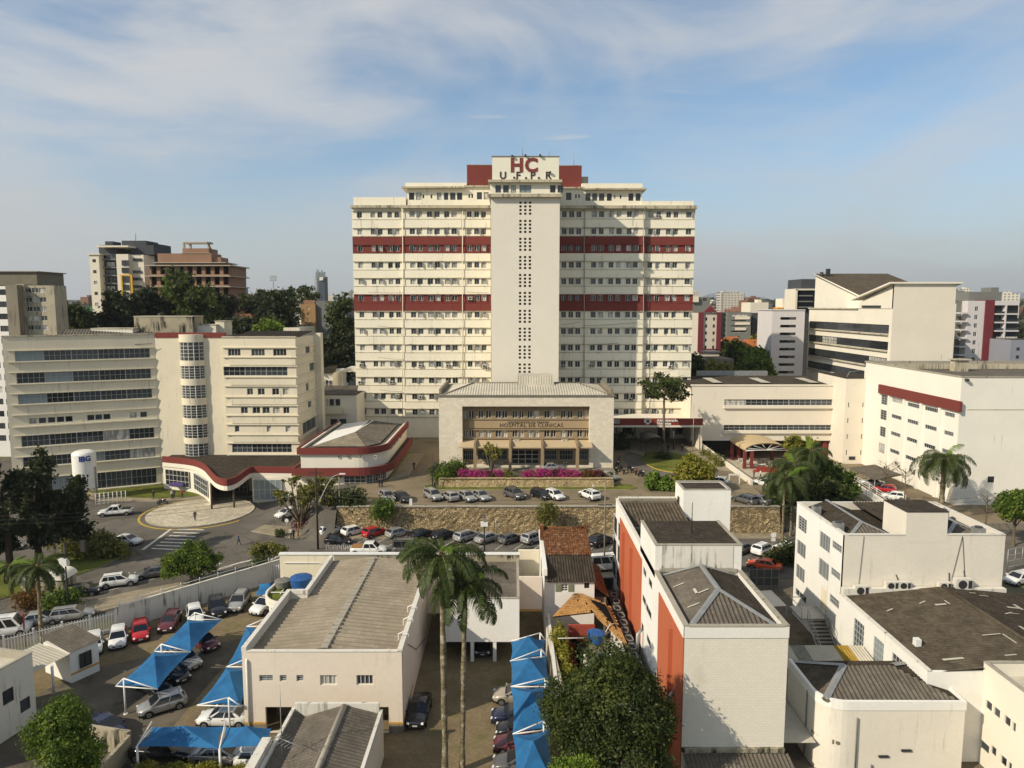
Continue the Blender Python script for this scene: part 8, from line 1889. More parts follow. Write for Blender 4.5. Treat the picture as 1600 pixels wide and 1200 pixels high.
e=Bld('red_sign','red sign board on a post behind the picket fence','sign',P(40,1005,0));p=P(40,1010,0);b=MB();b.tube((p.x,p.y,0),(p.x,p.y,3.2),.05);e.part('post',b,[METAL_G]);b=MB();b.obox((p.x,p.y),(.5,-.8),.45,.05,2.0,3.6);e.part('board',b,[plain('red_board',lin(170,40,36),.5)])
# ruined bit of wall by the navy car
e=Bld('broken_wall','weathered broken wall by the navy car at the lower left','wall',P(175,1185,0));a=P(140,1170,0);c=P(200,1180,0);b=MB();b.prism([(a.x,a.y),(c.x,c.y),(c.x+.2,c.y+.3),(a.x+.1,a.y+.3)],0,1.9);b.prism([(c.x,c.y -4),(c.x+.3,c.y -4),(c.x+.3,c.y),(c.x,c.y)],0,1.7);e.part('wall',b,[STAIN])
# ================================================================ poles, lamps, signals
def pole(label,loc,h,r=.14,m=None,name='utility_pole',cat='pole'):
    e=Bld(name,label,cat,loc);b=MB();b.tube(loc,Vector(loc)+Vector((0,0,h)),r,r*.7,8);e.part('shaft',b,[m or CONC]);return e
p=P(497,858,0);e=pole('dark utility pole carrying a long pale street lamp arm above the black car',p,12.0,.16,BARK_D)
b=MB();b.path([p+Vector((0,0,6.4)),p+Vector((1.6,.3,9.6)),p+Vector((2.3,.4,10.6)),p+Vector((3.3,.5,11.0))],[.035,.035,.03,.03],6);e.part('lamp_arm',b,[METAL_W]);b=MB();q=p+Vector((3.7,.55,11.0));b.box(q.x -.45,q.x+.4,q.y -.14,q.y+.14,q.z -.08,q.z+.06);e.part('lamp_head',b,[METAL_W])
b=MB();b.box(p.x -1.1,p.x+1.1,p.y -.05,p.y+.05,11.2,11.32);e.part('cross_arm',b,[BARK_D])
p2=P(532,830,0.1);e=pole('grey concrete pole at the end of the stone wall',p2,8.6,.15)
p3=P(757,872,.0);e=pole('dark pole with a white camera box in front of the silver sedan',p3,6.2,.11,METAL_D);b=MB();b.box(p3.x -.5,p3.x+.5,p3.y -.25,p3.y+.25,4.6,5.2);e.part('camera_box',b,[METAL_W]);b=MB();b.box(p3.x -.2,p3.x+.2,p3.y -.2,p3.y+.2,5.3,5.7);e.part('camera',b,[METAL_G])
p4=P(944,893,0);e=pole('tall thin grey pole in front of the orange block end',p4,12.5,.12);b=MB();b.box(p4.x -.9,p4.x+.9,p4.y -.05,p4.y+.05,9.0,9.12);e.part('cross_arm',b,[METAL_D])
e=pole('slim lamp post at the left end of the flowerbed',P(676,764,4),6.0,.07,METAL_D,'lamp_post','lamp');e=pole('bare flag pole on the forecourt right of the araucaria',P(1082,720,4),11.5,.07,METAL_G,'flag_pole','flag pole');e=pole('thin post right of the olive tree',P(1107,768,4),5.2,.06,METAL_D,'post','post');e=pole('short post before the stone wall at left',P(775,850,0),4.0,.06,METAL_G,'post','post')
p5=P(108,962,0);e=pole('traffic signal pole with pale box beside the shrub at left',p5,8.4,.1,METAL_D,'traffic_signal','traffic light');b=MB();b.box(p5.x -.7,p5.x+.3,p5.y -.3,p5.y+.3,5.9,6.7);e.part('signal_box',b,[METAL_W]);b=MB();b.path([p5+Vector((0,0,8.3)),p5+Vector((1.6,.8,8.6))],.05,6);e.part('arm',b,[METAL_D]);b=MB();b.box(p5.x+1.4,p5.x+1.9,p5.y+.6,p5.y+.95,7.3,8.5);e.part('signal_head',b,[METAL_D])
p6=P(1207,868,0);e=pole('small traffic sign on a post left of the graffiti van',p6,3.2,.05,METAL_G,'traffic_sign','sign');b=MB();b.tube((p6.x,p6.y -.05,3.0),(p6.x,p6.y -.08,3.0),.38,.38,14);b.box(p6.x -.3,p6.x+.3,p6.y -.08,p6.y -.05,2.1,2.55);e.part('plate',b,[METAL_W])
e=pole('round white sign on the ramp corner pavement',P(449,841,.14),2.8,.05,METAL_G,'traffic_sign','sign');q=P(449,841,.14);b=MB();b.tube((q.x,q.y -.03,2.9),(q.x,q.y -.07,2.9),.3,.3,14);e.part('plate',b,[METAL_W])
q=P(466,838,.14);e=pole('orange marker post beside the purple bush',q,2.2,.12,plain('orange_post',lin(196,120,50),.6),'marker_post','post')
# overhead cables
def cable(label,a,c,sag,k=3):
    e=Bld('overhead_cables',label,'cable',(Vector(a)+Vector(c))/2)
    for i in range(k):
        o=Vector((0,.25*i,.45*i));b=MB();a2,c2=Vector(a)+o,Vector(c)+o;b.path([a2.lerp(c2,f) -Vector((0,0,sag*4*f*(1 -f))) for f in [j/10 for j in range(11)]],.022,4);e.part('wire',b,[METAL_D])
cable('slack overhead cables crossing before the round plaza',p+Vector((-.8,0,8.0)),P(-20,925,0)+Vector((0,0,8.5)),.8)
cable('overhead cables from the dark pole past the stone wall',p+Vector((.8,0,8.0)),p4+Vector((0,0,8.9)),.9)
cable('overhead cables from the thin pole towards the right street',p4+Vector((.5,0,8.9)),(62,92,9.2),.8,2)
# ================================================================ oxygen tank, lawn things
ot=Bld('oxygen_tank','tall white gas tank with blue lettering beside the dark conifers','tank',(D(134,760,126).x,126,0));r_=1.95;cx_,cy_=ot.loc.x,126.0;zt=D(134,703,126).z
b=MB();n=28;prof=[(r_*.4,1.6),(r_,2.2),(r_,zt -.7),(r_*.9,zt -.35),(r_*.6,zt -.08),(.01,zt)]
for (a0,z0),(a1,z1) in zip(prof,prof[1:]):b.faces([(cx_+a0*math.cos(2*math.pi*i/n),cy_+a0*math.sin(2*math.pi*i/n),z0) for i in range(n)]+[(cx_+a1*math.cos(2*math.pi*i/n),cy_+a1*math.sin(2*math.pi*i/n),z1) for i in range(n)],[(i,(i+1) % n,n+(i+1) % n,n+i) for i in range(n)],0,True)
ot.part('vessel',b,[plain('white_tank_paint',lin(230,226,214),.45,var=.03)])
for k in range(3):a=2*math.pi*k/3+.5;b=MB();b.tube((cx_+1.4*math.cos(a),cy_+1.4*math.sin(a),0),(cx_+1.4*math.cos(a),cy_+1.4*math.sin(a),2.4),.14);ot.part('leg',b,[METAL_W])
lt=text_mesh('IBG',1.25,.02,plain('blue_letters',lin(32,52,140),.5),bold=.05)
for vtx in lt.vertices:a=-math.pi/2+.12+vtx.co.x/r_;rr_=r_+.03 -vtx.co.y;vtx.co.x,vtx.co.y=rr_*math.cos(a),rr_*math.sin(a)
ot.obj('lettering',lt,(cx_,cy_,zt -1.75))
b=MB();b.tube((cx_+2.1,cy_ -.2,0),(cx_+2.1,cy_ -.2,zt -3.0),.12);ot.part('pipe',b,[METAL_G])
e=Bld('tank_fence','pale wire fence around the gas tank yard','fence',P(180,785,0));fa,fb2=P(150,790,0),P(197,785,0)
for k in range(8):p=fa.lerp(fb2,k/7);b=MB();b.tube((p.x,p.y,0),(p.x,p.y,2.2),.06,n=6);e.part('post',b,[METAL_W])
for z in (.3,.75,1.2,1.65,2.15):b=MB();b.tube((fa.x,fa.y,z),(fb2.x,fb2.y,z),.025,n=5);e.part('wire',b,[METAL_W])
e=Bld('purple_stall','small purple stall awning on the lawn before the hall','stall',P(278,768,.1));q=P(278,768,.14);b=MB();b.box(q.x -1.3,q.x+1.3,q.y -.6,q.y+.6,1.3,1.75);e.part('awning',b,[plain('purple_cloth',lin(86,70,128),.8)]);
for s in (-1.2,1.2):b=MB();b.tube((q.x+s,q.y,0),(q.x+s,q.y,1.3),.04);e.part('post',b,[METAL_G])
e=Bld('bicycle_rack','metal bicycle rack beside the dark pole','bike rack',P(515,862,0));q=P(510,860,0)
for k in range(9):x=q.x+k*.55;b=MB();b.path([(x,q.y,0),(x,q.y,.8),(x+.3,q.y,.8),(x+.3,q.y,0)],.03,5);e.part('hoop',b,[METAL_W])
# parked bicycle-like white posts on the terrace edge
for i,(px,lab) in enumerate(((614,'left white warning post before the silver hatchback'),(642,'right white warning post before the black sedan'))):q=P(px,791,4.1);e=Bld('white_post',lab,'post',q);b=MB();b.box(q.x -.22,q.x+.22,q.y -.1,q.y+.1,4,5.2);e.part('panel',b,[METAL_W])
# ================================================================ restaurant terrace, ramp, shelter, kiosk
rs_=Bld('terrace_restaurant','open restaurant under a tan barrel roof with dark red columns','pavilion',(D(1190,710,150).x,150,1));x0,x1=D(1157,700,149).x,D(1224,700,149).x;cx_,rx_=(x0+x1)/2,(x1 -x0)/2
pr_=[(cx_ -rx_*math.cos(math.pi*i/14),5.0+1.5*math.sin(math.pi*i/14)) for i in range(15)]
b=MB()
for dz in (0,-.15):b.faces([(x,146,z+dz) for x,z in pr_]+[(x,156,z+dz) for x,z in pr_],[(i,i+1,16+i,15+i) for i in range(14)],0,True)
rs_.part('barrel_roof',b,[paint('tan_membrane',lin(190,168,128),.1,.3)])
b=MB()
for i in range(0,14,2):b.tube((pr_[i][0],146.1,pr_[i][1] -.2),(cx_,146.1,5.1),.05,n=5)
b.tube((x0,146.1,5.0),(x1,146.1,5.0),.07);rs_.part('truss',b,[METAL_W])['kind']='stuff'
for x in (x0+.1,x1 -.1,x0+1.6):
    for yy in (146.4,155):b=MB();b.box(x -.3,x+.3,yy -.3,yy+.3,1,5.0);rs_.part('column',b,[RED])
b=MB();q0,q1=P(1182,738,1),P(1226,738,1);b.box(q0.x,q1.x,q0.y,q0.y+.5,1,2.1);rs_.part('planter',b,[paint('red_planter',lin(148,58,50),.1,.3)])
b=MB();b.tube((0,0,0),(0,0,.72),.06,n=6);b.tube((0,0,.72),(0,0,.76),.62,.62,14);tb_me=b.mesh('table',[METAL_W]);b=MB();b.box(-.22,.22,-.22,.22,.42,.46);b.box(-.22,.22,.18,.22,.46,.9)
for sx in (-.2,.2):
    for sy in (-.2,.2):b.box(sx -.02,sx+.02,sy -.02,sy+.02,0,.42)
ch_me=b.mesh('chair',[METAL_W])
for k in range(9):
    tx,ty=x0+1.6+(k % 3)*2.4,147.2+(k // 3)*2.6;o=add('cafe_table',tb_me,None,(tx,ty,1));tag(o,'small white round table under the barrel roof','table','restaurant tables','thing')
    for s in (-1,1):o=add('cafe_chair',ch_me,None,(tx+s*.95,ty,1),s*math.pi/2);tag(o,'white chair at the restaurant tables','chair','restaurant chairs','thing')
sheet('terrace_floor',[(x0 -1,139),(x1+3,139),(x1+3,157),(x0 -1,157)],1.012,PLAZA);sheet('underpass_road',[(41.6,112),(48.5,112),(48.5,175),(41.6,175)],1.008,ASPH)
b=MB()
for k in range(6):xx=43+k*.9;b.face([(xx,133,1.02),(xx+.45,133,1.02),(xx+.45,136,1.02),(xx,136,1.02)])
structure('court_zebra',b,[LINE_W])
tp=Bld('terrace_parapet','sloping beige parapet with planters along the forecourt edge','wall',(41.7,140,4));b=MB();b.box(41.5,41.95,121,156.5,0.0,4.9);tp.part('wall',b,[BEIGE])
for k in range(3):q=Vector((40.6,146 -k*5,4));bush('planter_shrub',('far','middle','near')[k]+' low planter shrub along the forecourt parapet',q,[(0,0,.4,.8,1.4,.5)],700,.16,L_OLIVE,600+k,'planter shrubs')
sheet('forecourt',[(31,137),(41.4,131),(41.4,165),(24,165),(24,152)],4.012,WALK)
b=MB();b.faces([(41.6,109,4.0),(47,109,3.2),(47,128,3.2),(41.6,128,4.0),(52,109,3.2),(52,124,3.2),(52,109,1),(52,124,1),(47,109,1),(41.6,109,1),(47,128,1),(41.6,128,1)],[(0,1,2,3),(1,4,5,2),(4,6,7,5),(0,9,8,1),(1,8,6,4),(3,2,10,11),(2,5,7,10)]);structure('court_ramp',b,[ASPH_T])
gk=Bld('gate_kiosk','small white gate frame beside the olive tree','kiosk',P(1147,762,3.4));q=P(1147,762,3.4)
for s in (-.9,.9):b=MB();b.box(q.x+s -.08,q.x+s+.08,q.y -.08,q.y+.08,3.2,5.6);gk.part('post',b,[METAL_W])
b=MB();b.box(q.x -.98,q.x+.98,q.y -.1,q.y+.1,5.6,5.85);gk.part('lintel',b,[METAL_W]);b=MB();b.tube((q.x+.5,q.y,4.3),(q.x -3,q.y -.5,4.5),.07);gk.part('barrier_arm',b,[METAL_W])
p=P(1120,757,3.6);car('hatch','white',p,150,'pale car beside the gate kiosk',None)
rm=Bld('pedestrian_ramp','long sloping ramp with white railings on both sides','ramp',P(1340,750,1));a0,a1=P(1281,722,3.4),P(1412,806,1.2);u=(a1 -a0);u.z=0;u.normalize();v=Vector((-u.y,u.x,0));wd=2.0
b=MB();q=[a0 -v*wd/2,a1 -v*wd/2,a1+v*wd/2,a0+v*wd/2];b.faces([tuple(x) for x in q]+[(x.x,x.y,0.9) for x in q],[(0,1,2,3),(0,4,5,1),(1,5,6,2),(2,6,7,3),(3,7,4,0)]);rm.part('slab',b,[BEIGE])
for s in (-1,1):
    o=v*(s*(wd/2 -.08))
    for k in range(13):p=a0.lerp(a1,k/12)+o;b=MB();b.tube(p,p+Vector((0,0,1.15)),.05,n=6);rm.part('rail_post',b,[METAL_W])
    for z in (.35,.75,1.15):b=MB();b.tube(a0+o+Vector((0,0,z)),a1+o+Vector((0,0,z)),.04,n=5);rm.part('rail',b,[METAL_W])
cs_=Bld('car_shelter','flat grey brown roof over the red car beside the clinic','shelter',P(1365,760,1));q=[P(1326,731,3.8),P(1367,750,3.8),P(1410,742,3.8),P(1366,726,3.8)];b=MB();b.prism([x.xy for x in q],3.7,3.85);cs_.part('roof',b,[ROOF_G])
for x in q:b=MB();b.tube((x.x,x.y,1),(x.x,x.y,3.7),.07);cs_.part('post',b,[METAL_G])
# ================================================================ back yard at right: gate, canopy sheet, steel stair
yg=Bld('yard_gate','dark panelled steel gate beside the orange car','gate',P(1190,920,0));a=P(1170,917,0);c=P(1216,917,0);W=c.x -a.x
b=MB();b.box(a.x,c.x,a.y,a.y+.08,.1,2.3);yg.part('panel',b,[plain('grey_mesh_panel',lin(84,86,80),.7,var=.1)])
for k in range(5):x=a.x+W*k/4;b=MB();b.box(x -.05,x+.05,a.y -.06,a.y -.005,0,2.5);yg.part('upright',b,[METAL_G])
for z in (.15,1.2,2.3):b=MB();b.box(a.x,c.x,a.y -.04,a.y -.002,z -.04,z+.04);yg.part('rail',b,[METAL_G])
ys_=Bld('yard_canopy','pale sheet canopy over the yard passage','canopy',P(1205,935,3));q=[P(1208,948,3),P(1229,947,3),P(1205,923,3),P(1187,924,3)];b=MB();b.prism([x.xy for x in q],3.0,3.06);ys_.part('sheet',b,[paint('pale_sheet',lin(196,192,180))]);
for x in q:b=MB();b.tube((x.x,x.y,0),(x.x,x.y,3),.05);ys_.part('post',b,[METAL_G])
st=Bld('steel_stair','grey steel stair with railings down from the office side door','stair',(30.6,64,0));zd=dr[2];yd=wy1 -dr[1]
b=MB();b.box(29.2,32.0,yd -.8,yd+2.2,zd -.15,zd);st.part('landing',b,[METAL_G])
ns=15
for k in range(ns):y=yd -.8 -k*.34;z=zd -(k+1)*zd/(ns+1);b=MB();b.box(29.9,31.6,y -.33,y,z -.05,z);st.part('step',b,[METAL_D])
for x in (29.85,31.65):
    b=MB();y0,y1=yd -.8,yd -.8 -ns*.34;b.tube((x,y0,zd+1.0),(x,y1,1.2),.04);b.tube((x,y0,zd+.5),(x,y1,.7),.03);b.tube((x,y0,zd -.1),(x,y1,.1),.08);st.part('stair_rail',b,[METAL_G])
    for k in range(6):f=k/5;b=MB();b.tube((x,y0+(y1 -y0)*f,zd*(1 -f)),(x,y0+(y1 -y0)*f,zd*(1 -f)+1.1),.03,n=5);st.part('baluster',b,[METAL_G])
b=MB();b.path([(29.25,yd -.8,zd),(29.25,yd -.8,zd+1),(29.25,yd+2.2,zd+1),(32,yd+2.2,zd+1)],.04,5);st.part('landing_rail',b,[METAL_G])
e=Bld('street_railing','pale metal railing along the right street','railing',P(1590,880,0));a=P(1573,893,0);c=P(1640,880,0)
for k in range(7):p=a.lerp(c,k/6);b=MB();b.tube((p.x,p.y,0),(p.x,p.y,3.0),.06);e.part('post',b,[METAL_G])
for z in (.6,1.4,2.2,3.0):b=MB();b.tube((a.x,a.y,z),(c.x,c.y,z),.04,n=5);e.part('rail',b,[METAL_G])
sheds=Bld('garden_shed','small graffiti covered hut with domed pale roofs by the left palm','hut',P(68,945,0));q=P(68,935,0);b=MB();b.box(q.x -2.6,q.x+2.6,q.y,q.y+2.4,0,2.3);sheds.part('wall',b,[STAIN])
for s in (-1.3,1.3):
    b=MB();pr_=[(q.x+s -1.4*math.cos(math.pi*i/8),2.3+.8*math.sin(math.pi*i/8)) for i in range(9)];b.faces([(x,q.y -.2,z) for x,z in pr_]+[(x,q.y+2.6,z) for x,z in pr_],[(i,i+1,10+i,9+i) for i in range(8)],0,True);b.face([(x,q.y -.2,z) for x,z in pr_]);sheds.part('domed_roof',b,[CREAM])
# ================================================================ background buildings
def block(name,label,p0,p1,yt,Y,dep,m,roof=None,grid=None,fm=None,gm=None,base=0.0,cat='building',lgrid=None,rgrid=None,extra=None):
    """grid: (cols, rows, first row y px, pitch px, window w fraction of bay, h px, x margin fraction)"""
    a=D(p0,yt,Y);c=D(p1,yt,Y);B=Bld(name,label,cat,((a.x+c.x)/2,Y,base));H=a.z -base;W=c.x -a.x;ops=[]
    if grid:
        nc,nr,y0,pt_,wf,hp,mg=grid
        for r in range(nr):
            z1=D(p0,y0+r*pt_,Y).z -base;z0=D(p0,y0+r*pt_+hp,Y).z -base
            if z0 < .3:break
            for q in range(nc):bw_=W*(1 -2*mg)/nc;x=W*mg+bw_*(q+.5);ops.append((x -bw_*wf/2,x+bw_*wf/2,z0,z1))
    b=MB();b.facade((a.x,Y,base),UX,W,H,ops,.25)
    sk='f' +('l' if lgrid else '')+('r' if rgrid else '');b.box(a.x,c.x,Y+.26,Y+dep,base,base+H,0,1,skip=sk)
    if 'l' not in sk:b.face([(a.x,Y,base),(a.x,Y,base+H),(a.x,Y+.26,base+H),(a.x,Y+.26,base)])
    if 'r' not in sk:b.face([(c.x,Y,base),(c.x,Y+.26,base),(c.x,Y+.26,base+H),(c.x,Y,base+H)])
    B.part('wall',b,[m,roof or ROOF_G])
    for o in ops:B.win((a.x,Y,base),UX,o,.2,2,1,fm or FRAME_D,gm or GLASS)
    for sg,O,U in ((lgrid,(a.x,Y+dep,base),UYm),(rgrid,(c.x,Y,base),UY)):
        if not sg:continue
        nc,nr,y0,pt_,wf,hp,mg=sg;op2=[]
        for r in range(nr):
            z1=D(p0,y0+r*pt_,Y).z -base;z0=D(p0,y0+r*pt_+hp,Y).z -base
            for q in range(nc):bw_=dep*(1 -2*mg)/nc;x=dep*mg+bw_*(q+.5);op2.append((x -bw_*wf/2,x+bw_*wf/2,z0,z1))
        b=MB();b.facade(O,U,dep,H,op2,.25);B.part('side_wall',b,[m])
        for o in op2:B.win(O,U,o,.2,2,1,fm or FRAME_D,gm or GLASS)
    B.a,B.c,B.H,B.Y=a,c,H,Y
    return B
def bits(B,specs,name,mats):
    for (p0,p1,y0,y1,Yf,dp) in specs:b=MB();box_px(b,p0,p1,y0,y1,Yf,dp);B.part(name,b,[mats])
# stained concrete slab at far left
CONC_P=paint('pale_stained_concrete',lin(176,166,142),.25,.9,spread=.46)
B=block('concrete_office','grey stained concrete office block at the left edge behind the ward building',26,82,446,165,5,CONC_P,ROOF_D,(3,7,450,14.5,.92,7.5,.2),FRAME_W,GLASS_C)
bits(B,[(24,37,444,560,164.4,3),(73,84,446,560,164.2,3)],'pier',CONC_P);bits(B,[(-40,57,425,446,168,10)],'roof_block',CONC_D);bits(B,[(-40,58,423.5,425,167.5,11)],'roof_cap',CONC)
B2=block('white_office','white office front with dark windows at the extreme left edge',-60,12,447,163,14,WHITE,ROOF_D,(4,13,452,19,.75,9,.02))
bits(B2,[(8,26,445,560,162.6,4)],'corner_pier',CONC)
# apartment tower with yellow framed windows
AP=paint('apartment_white',lin(222,212,190),.06,.2)
B=block('apartment_tower','white and grey apartment tower with a yellow framed window strip',139,154,397,232,14,AP,ROOF_D,(1,6,405,17,.45,5,.1),base=0);bits(B,[(136,156,396,398,231.6,14)],'cap',AP)
b=MB();box_px(b,154,181,383,640,235,10);B.part('balcony_bay',b,[DKGREY])
for r in range(8):
    for q in range(2):a=D(155+q*13,404+r*12.5,234.8);c=D(166.5+q*13,397+r*12.5,234.8);B.win((a.x,234.9,a.z),UX,(0,c.x -a.x,0,c.z -a.z),0,2,1,FRAME_G,GLASS,'balcony_window');
    b=MB();box_px(b,153.5,182,404.6+r*12.5,406.4+r*12.5,233.8,1.2);B.part('balcony_slab',b,[GREY])
b=MB();box_px(b,150,200,383.5,386,231,14);B.part('roof_slab',b,[AP]);b=MB();box_px(b,181,200,397,640,231.5,12);B.part('middle_bay',b,[AP]);b=MB();box_px(b,200,224,398,640,233,12);B.part('side_bay',b,[AP])
YF=plain('yellow_frame',lin(206,164,40),.6)
bits(B,[(188,190.5,429,470,231,.5),(203.5,206,429,470,231,.5),(190.5,203.5,429,431,231,.5)],'yellow_frame',YF)
for y in (407,418.5,433,445,457):a=D(190.5,y+8,231.3);B.win((a.x,231.35,a.z),UX,(0,2.4,0,1.7),0,2,1,FRAME_D,GLASS_D)
for y in (402,421,432,444,456):a=D(208,y+6,232.8);B.win((a.x,232.85,a.z),UX,(0,2.8,0,.9),0,1,1,FRAME_D,GLASS_D)
bits(B,[(205,240,383,398,236,10),(190,228,376,384,237,8),(164,176,377,384,236,5),(225,240,380,640,240,12)],'roof_block',DKGREY)
b=MB();b.tube(D(212,376,238),D(212,365,238),.08,n=5);B.part('antenna',b,[METAL_D])
# brick building under construction
BRK=paint('raw_brick_infill',lin(150,116,92),.25,.5,stain=(.16,.12,.09));SLB=paint('raw_slab_edge',lin(172,158,138),.2,.5)
B=Bld('brick_construction','unfinished brick and concrete apartment building with bare slabs','building',(D(296,440,225).x,225,0))
for k,yb in enumerate((414,430.5,447,463.5,480,496.5,513)):
    p0,p1=232+k*.2,358
    a=D(p0,yb+16.5,225);c=D(p1,yb,225);ops=[];W=c.x -a.x;H=c.z -a.z
    for q in range(9):x=W*(q+.5)/9;ops.append((x -W*.036,x+W*.03,H*.12,H*.9))
    b=MB();b.facade((a.x+.3,225.3,a.z),UX,W -.6,H -.3,ops,.8);b.box(a.x+.3,c.x -.3,226.2,240,a.z,c.z,skip='f');B.part('brick_wall',b,[BRK])
    b=MB();b.box(a.x+.31,c.x -.31,226.12,226.19,a.z,c.z);B.part('dark_interior',b,[BLACK])
    b=MB();b.box(a.x -.7,c.x+.7,224.2,240.6,c.z -.35,c.z);B.part('floor_slab',b,[SLB])
bits(B,[(246,330,396,413.4,229,8),(285,326,388,396,230,7),(330,345,402,413.4,230,6)],'top_storey',BRK);bits(B,[(240,352,409.5,411,228,10),(284,328,395,397,229,9)],'floor_slab',SLB)
for px in (287,297,326):b=MB();a=D(px,388,231);c=D(px,379,231);b.box(a.x -.3,a.x+.3,231,231.6,a.z,c.z);B.part('column',b,[SLB])
bits(B,[(286,327,378,380.5,230.5,3)],'beam',SLB);b=MB();b.path([D(324,378,230),D(332,394,230)],.25,5);B.part('loose_board',b,[CONC_D])
# behind the ward building towards the tower
B=block('ochre_flats','ochre brown block of flats with four white windows left of the tower',470,492.5,475.5,215,14,paint('ochre_render',lin(164,130,84),.1,.3),ROOF_B,(1,4,479,9.2,.28,5,.2),FRAME_W,GLASS_C);bits(B,[(474,492,469,475.5,217,8)],'roof_block',BRK)
B=block('grey_gable_flats','plain grey block standing right of the ochre flats',493.5,541,470,216,12,GREY,ROOF_D)
B=Bld('communications_tower','slim grey communications tower crowded with aerials','tower',(D(502,450,300).x,300,0));b=MB();box_px(b,494.5,508,432,640,300,4);B.part('shaft',b,[GREY]);b=MB();box_px(b,497.5,507.5,439,640,299.6,.38);B.part('dark_panel',b,[plain('slate_panel',lin(72,80,92),.6)])
b=MB();box_px(b,499,504.5,433,438,299.2,.4);B.part('clock_face',b,[METAL_W])
for k in range(9):b=MB();px=494+k*1.7;b.tube(D(px,432,301+k % 3),D(px+rnd.uniform(-.5,.5),420+rnd.uniform(0,6),301),.14,n=5);B.part('aerial',b,[METAL_D])
for k in range(8):b=MB();b.tube(D(494.5,434+k*3,300),D(491.5,433+k*3,300),.12,n=4);B.part('side_aerial',b,[METAL_D])
B=Bld('floodlight_mast','stadium floodlight mast with a square lamp rack on the skyline','floodlight',(D(427,450,380).x,380,0));b=MB();b.tube((B.loc.x,380,0),D(427,440,380),.5,.3,6);B.part('mast',b,[METAL_G])
for r in range(4):
    b=MB();a=D(421.5,431+r*2.3,380);c=D(432.5,432.2+r*2.3,380);b.box(a.x,c.x,379.8,380.2,c.z,a.z);B.part('lamp_row',b,[METAL_G])
B=Bld('stadium_roof','long green stadium roof far behind the left trees','stadium',(D(110,485,480).x,480,0));b=MB();box_px(b,60,170,479,489,480,30);B.part('roof',b,[plain('green_sheet',lin(60,110,74),.6,var=.1)]);b=MB();box_px(b,60,170,489,520,484,20);B.part('stand',b,[DKGREY])
B=block('blue_glass_tower','lone blue grey tower far off beside the brick building',362,378,449,1100,25,plain('blue_curtain_wall',lin(74,88,116),.4),None,(4,6,451,3.4,.6,1.8,.05),FRAME_D,GLASS_B)
B=Bld('red_tile_cottage','dark red hipped roof cottage among the trees behind the ward building','house',(D(385,500,180).x,180,0));a=D(362,508,180);c=D(396,508,180);m_=D(380,490,186);b=MB();b.box(a.x,c.x,180,192,0,a.z);B.part('wall',b,[OFFW]);b=MB();b.faces([(a.x -.5,179.5,a.z),(c.x+.5,179.5,a.z),(c.x+.5,192.5,a.z),(a.x -.5,192.5,a.z),(m_.x -1,186,m_.z),(m_.x+2,186,m_.z)],[(0,1,5,4),(1,2,5),(2,3,4,5),(3,0,4)]);B.part('roof',b,[TILE])
B=block('low_white_hall','low white flat hall behind the ward building roof',428,468,512,185,14,OFFW,ROOF_L)
# right-hand background
PK=paint('pinkish_white',lin(206,194,178),.05,.1)
B=block('pink_apartment','pale apartment house with dark red frame and peaked gable right of the tower',1094,1126,489,215,14,PK,ROOF_D,(2,5,496,11,.28,5,.12));DR=plain('wine_red_paint',lin(110,42,46),.7,var=.06)
bits(B,[(1092,1100,488,551,214.5,.5),(1121,1127.5,488,551,214.5,.5),(1100,1121,545,551,214.5,.5)],'red_frame',DR);b=MB();a=D(1100,488,214.4);c=D(1121,488,214.4);t_=D(1110.5,478,214.4);b.faces([tuple(a),tuple(c),tuple(t_),(a.x,216,a.z),(c.x,216,c.z),(t_.x,216,t_.z)],[(0,1,2),(1,4,5,2),(3,0,2,5)]);B.part('gable',b,[DR])
B=block('grey_top_flats','grey flats showing above the pink apartment house',1081,1110,464,260,12,GREY,ROOF_D,(2,1,466,9,.5,4,.1));bits(B,[(1081,1092,463,472,259,3)],'plant_box',AP)
B=block('grey_office','grey and white office with dark ribbon windows right of the pink apartment',1137,1174,488,262,14,GREY,ROOF_D,(1,4,491,8.5,.72,3.2,.04),FRAME_W,GLASS_D,lgrid=(2,5,491,8,.6,4,.05));bits(B,[(1149,1172,494.5,499,261.7,.3),(1149,1172,503.5,507.5,261.7,.3),(1149,1166,512,516,261.7,.3)],'white_spandrel',AP);bits(B,[(1176,1187,489,530,266,8)],'dark_bay',DKGREY)
B=block('white_slab','white slab building behind the grey office',1173,1201,472.5,300,12,AP,ROOF_L);bits(B,[(1184,1190,468,472.5,302,4)],'roof_box',AP)
for i,(x0,x1,yt,ye,Y,lab) in enumerate(((1126,1165,526,541,235,'left orange tiled house roof between the right-hand trees'),(1155,1200,530,548,222,'right orange tiled house roof between the right-hand trees'))):
    B=Bld('orange_tile_house',lab,'house',(D((x0+x1)/2,ye,Y).x,Y,0));a=D(x0,ye,Y);c=D(x1,ye,Y);m0=D(x0+10,yt,Y+6);m1=D(x1 -12,yt,Y+6);b=MB();b.box(a.x+.4,c.x -.4,Y+.4,Y+11.5,0,a.z);B.part('wall',b,[OFFW]);b=MB();b.faces([(a.x,Y,a.z),(c.x,Y,a.z),(c.x,Y+12,a.z),(a.x,Y+12,a.z),(m0.x,Y+6,m0.z),(m1.x,Y+6,m0.z)],[(0,1,5,4),(1,2,5),(2,3,4,5),(3,0,4)]);B.part('roof',b,[roofing('orange_tiles_%d' % i,lin(176,104,58),lin(196,140,92),.3,1.2)])
B=block('concrete_garage','low grey concrete garage with pergola below the pink apartment',1090,1147,561,200,12,CONC,CONC,(3,1,564,8,.2,4,.1));bits(B,[(1103,1126,549,551,202,6)],'pergola',METAL_G)
WB=paint('cool_white_panel',lin(206,200,196),.04,.1)
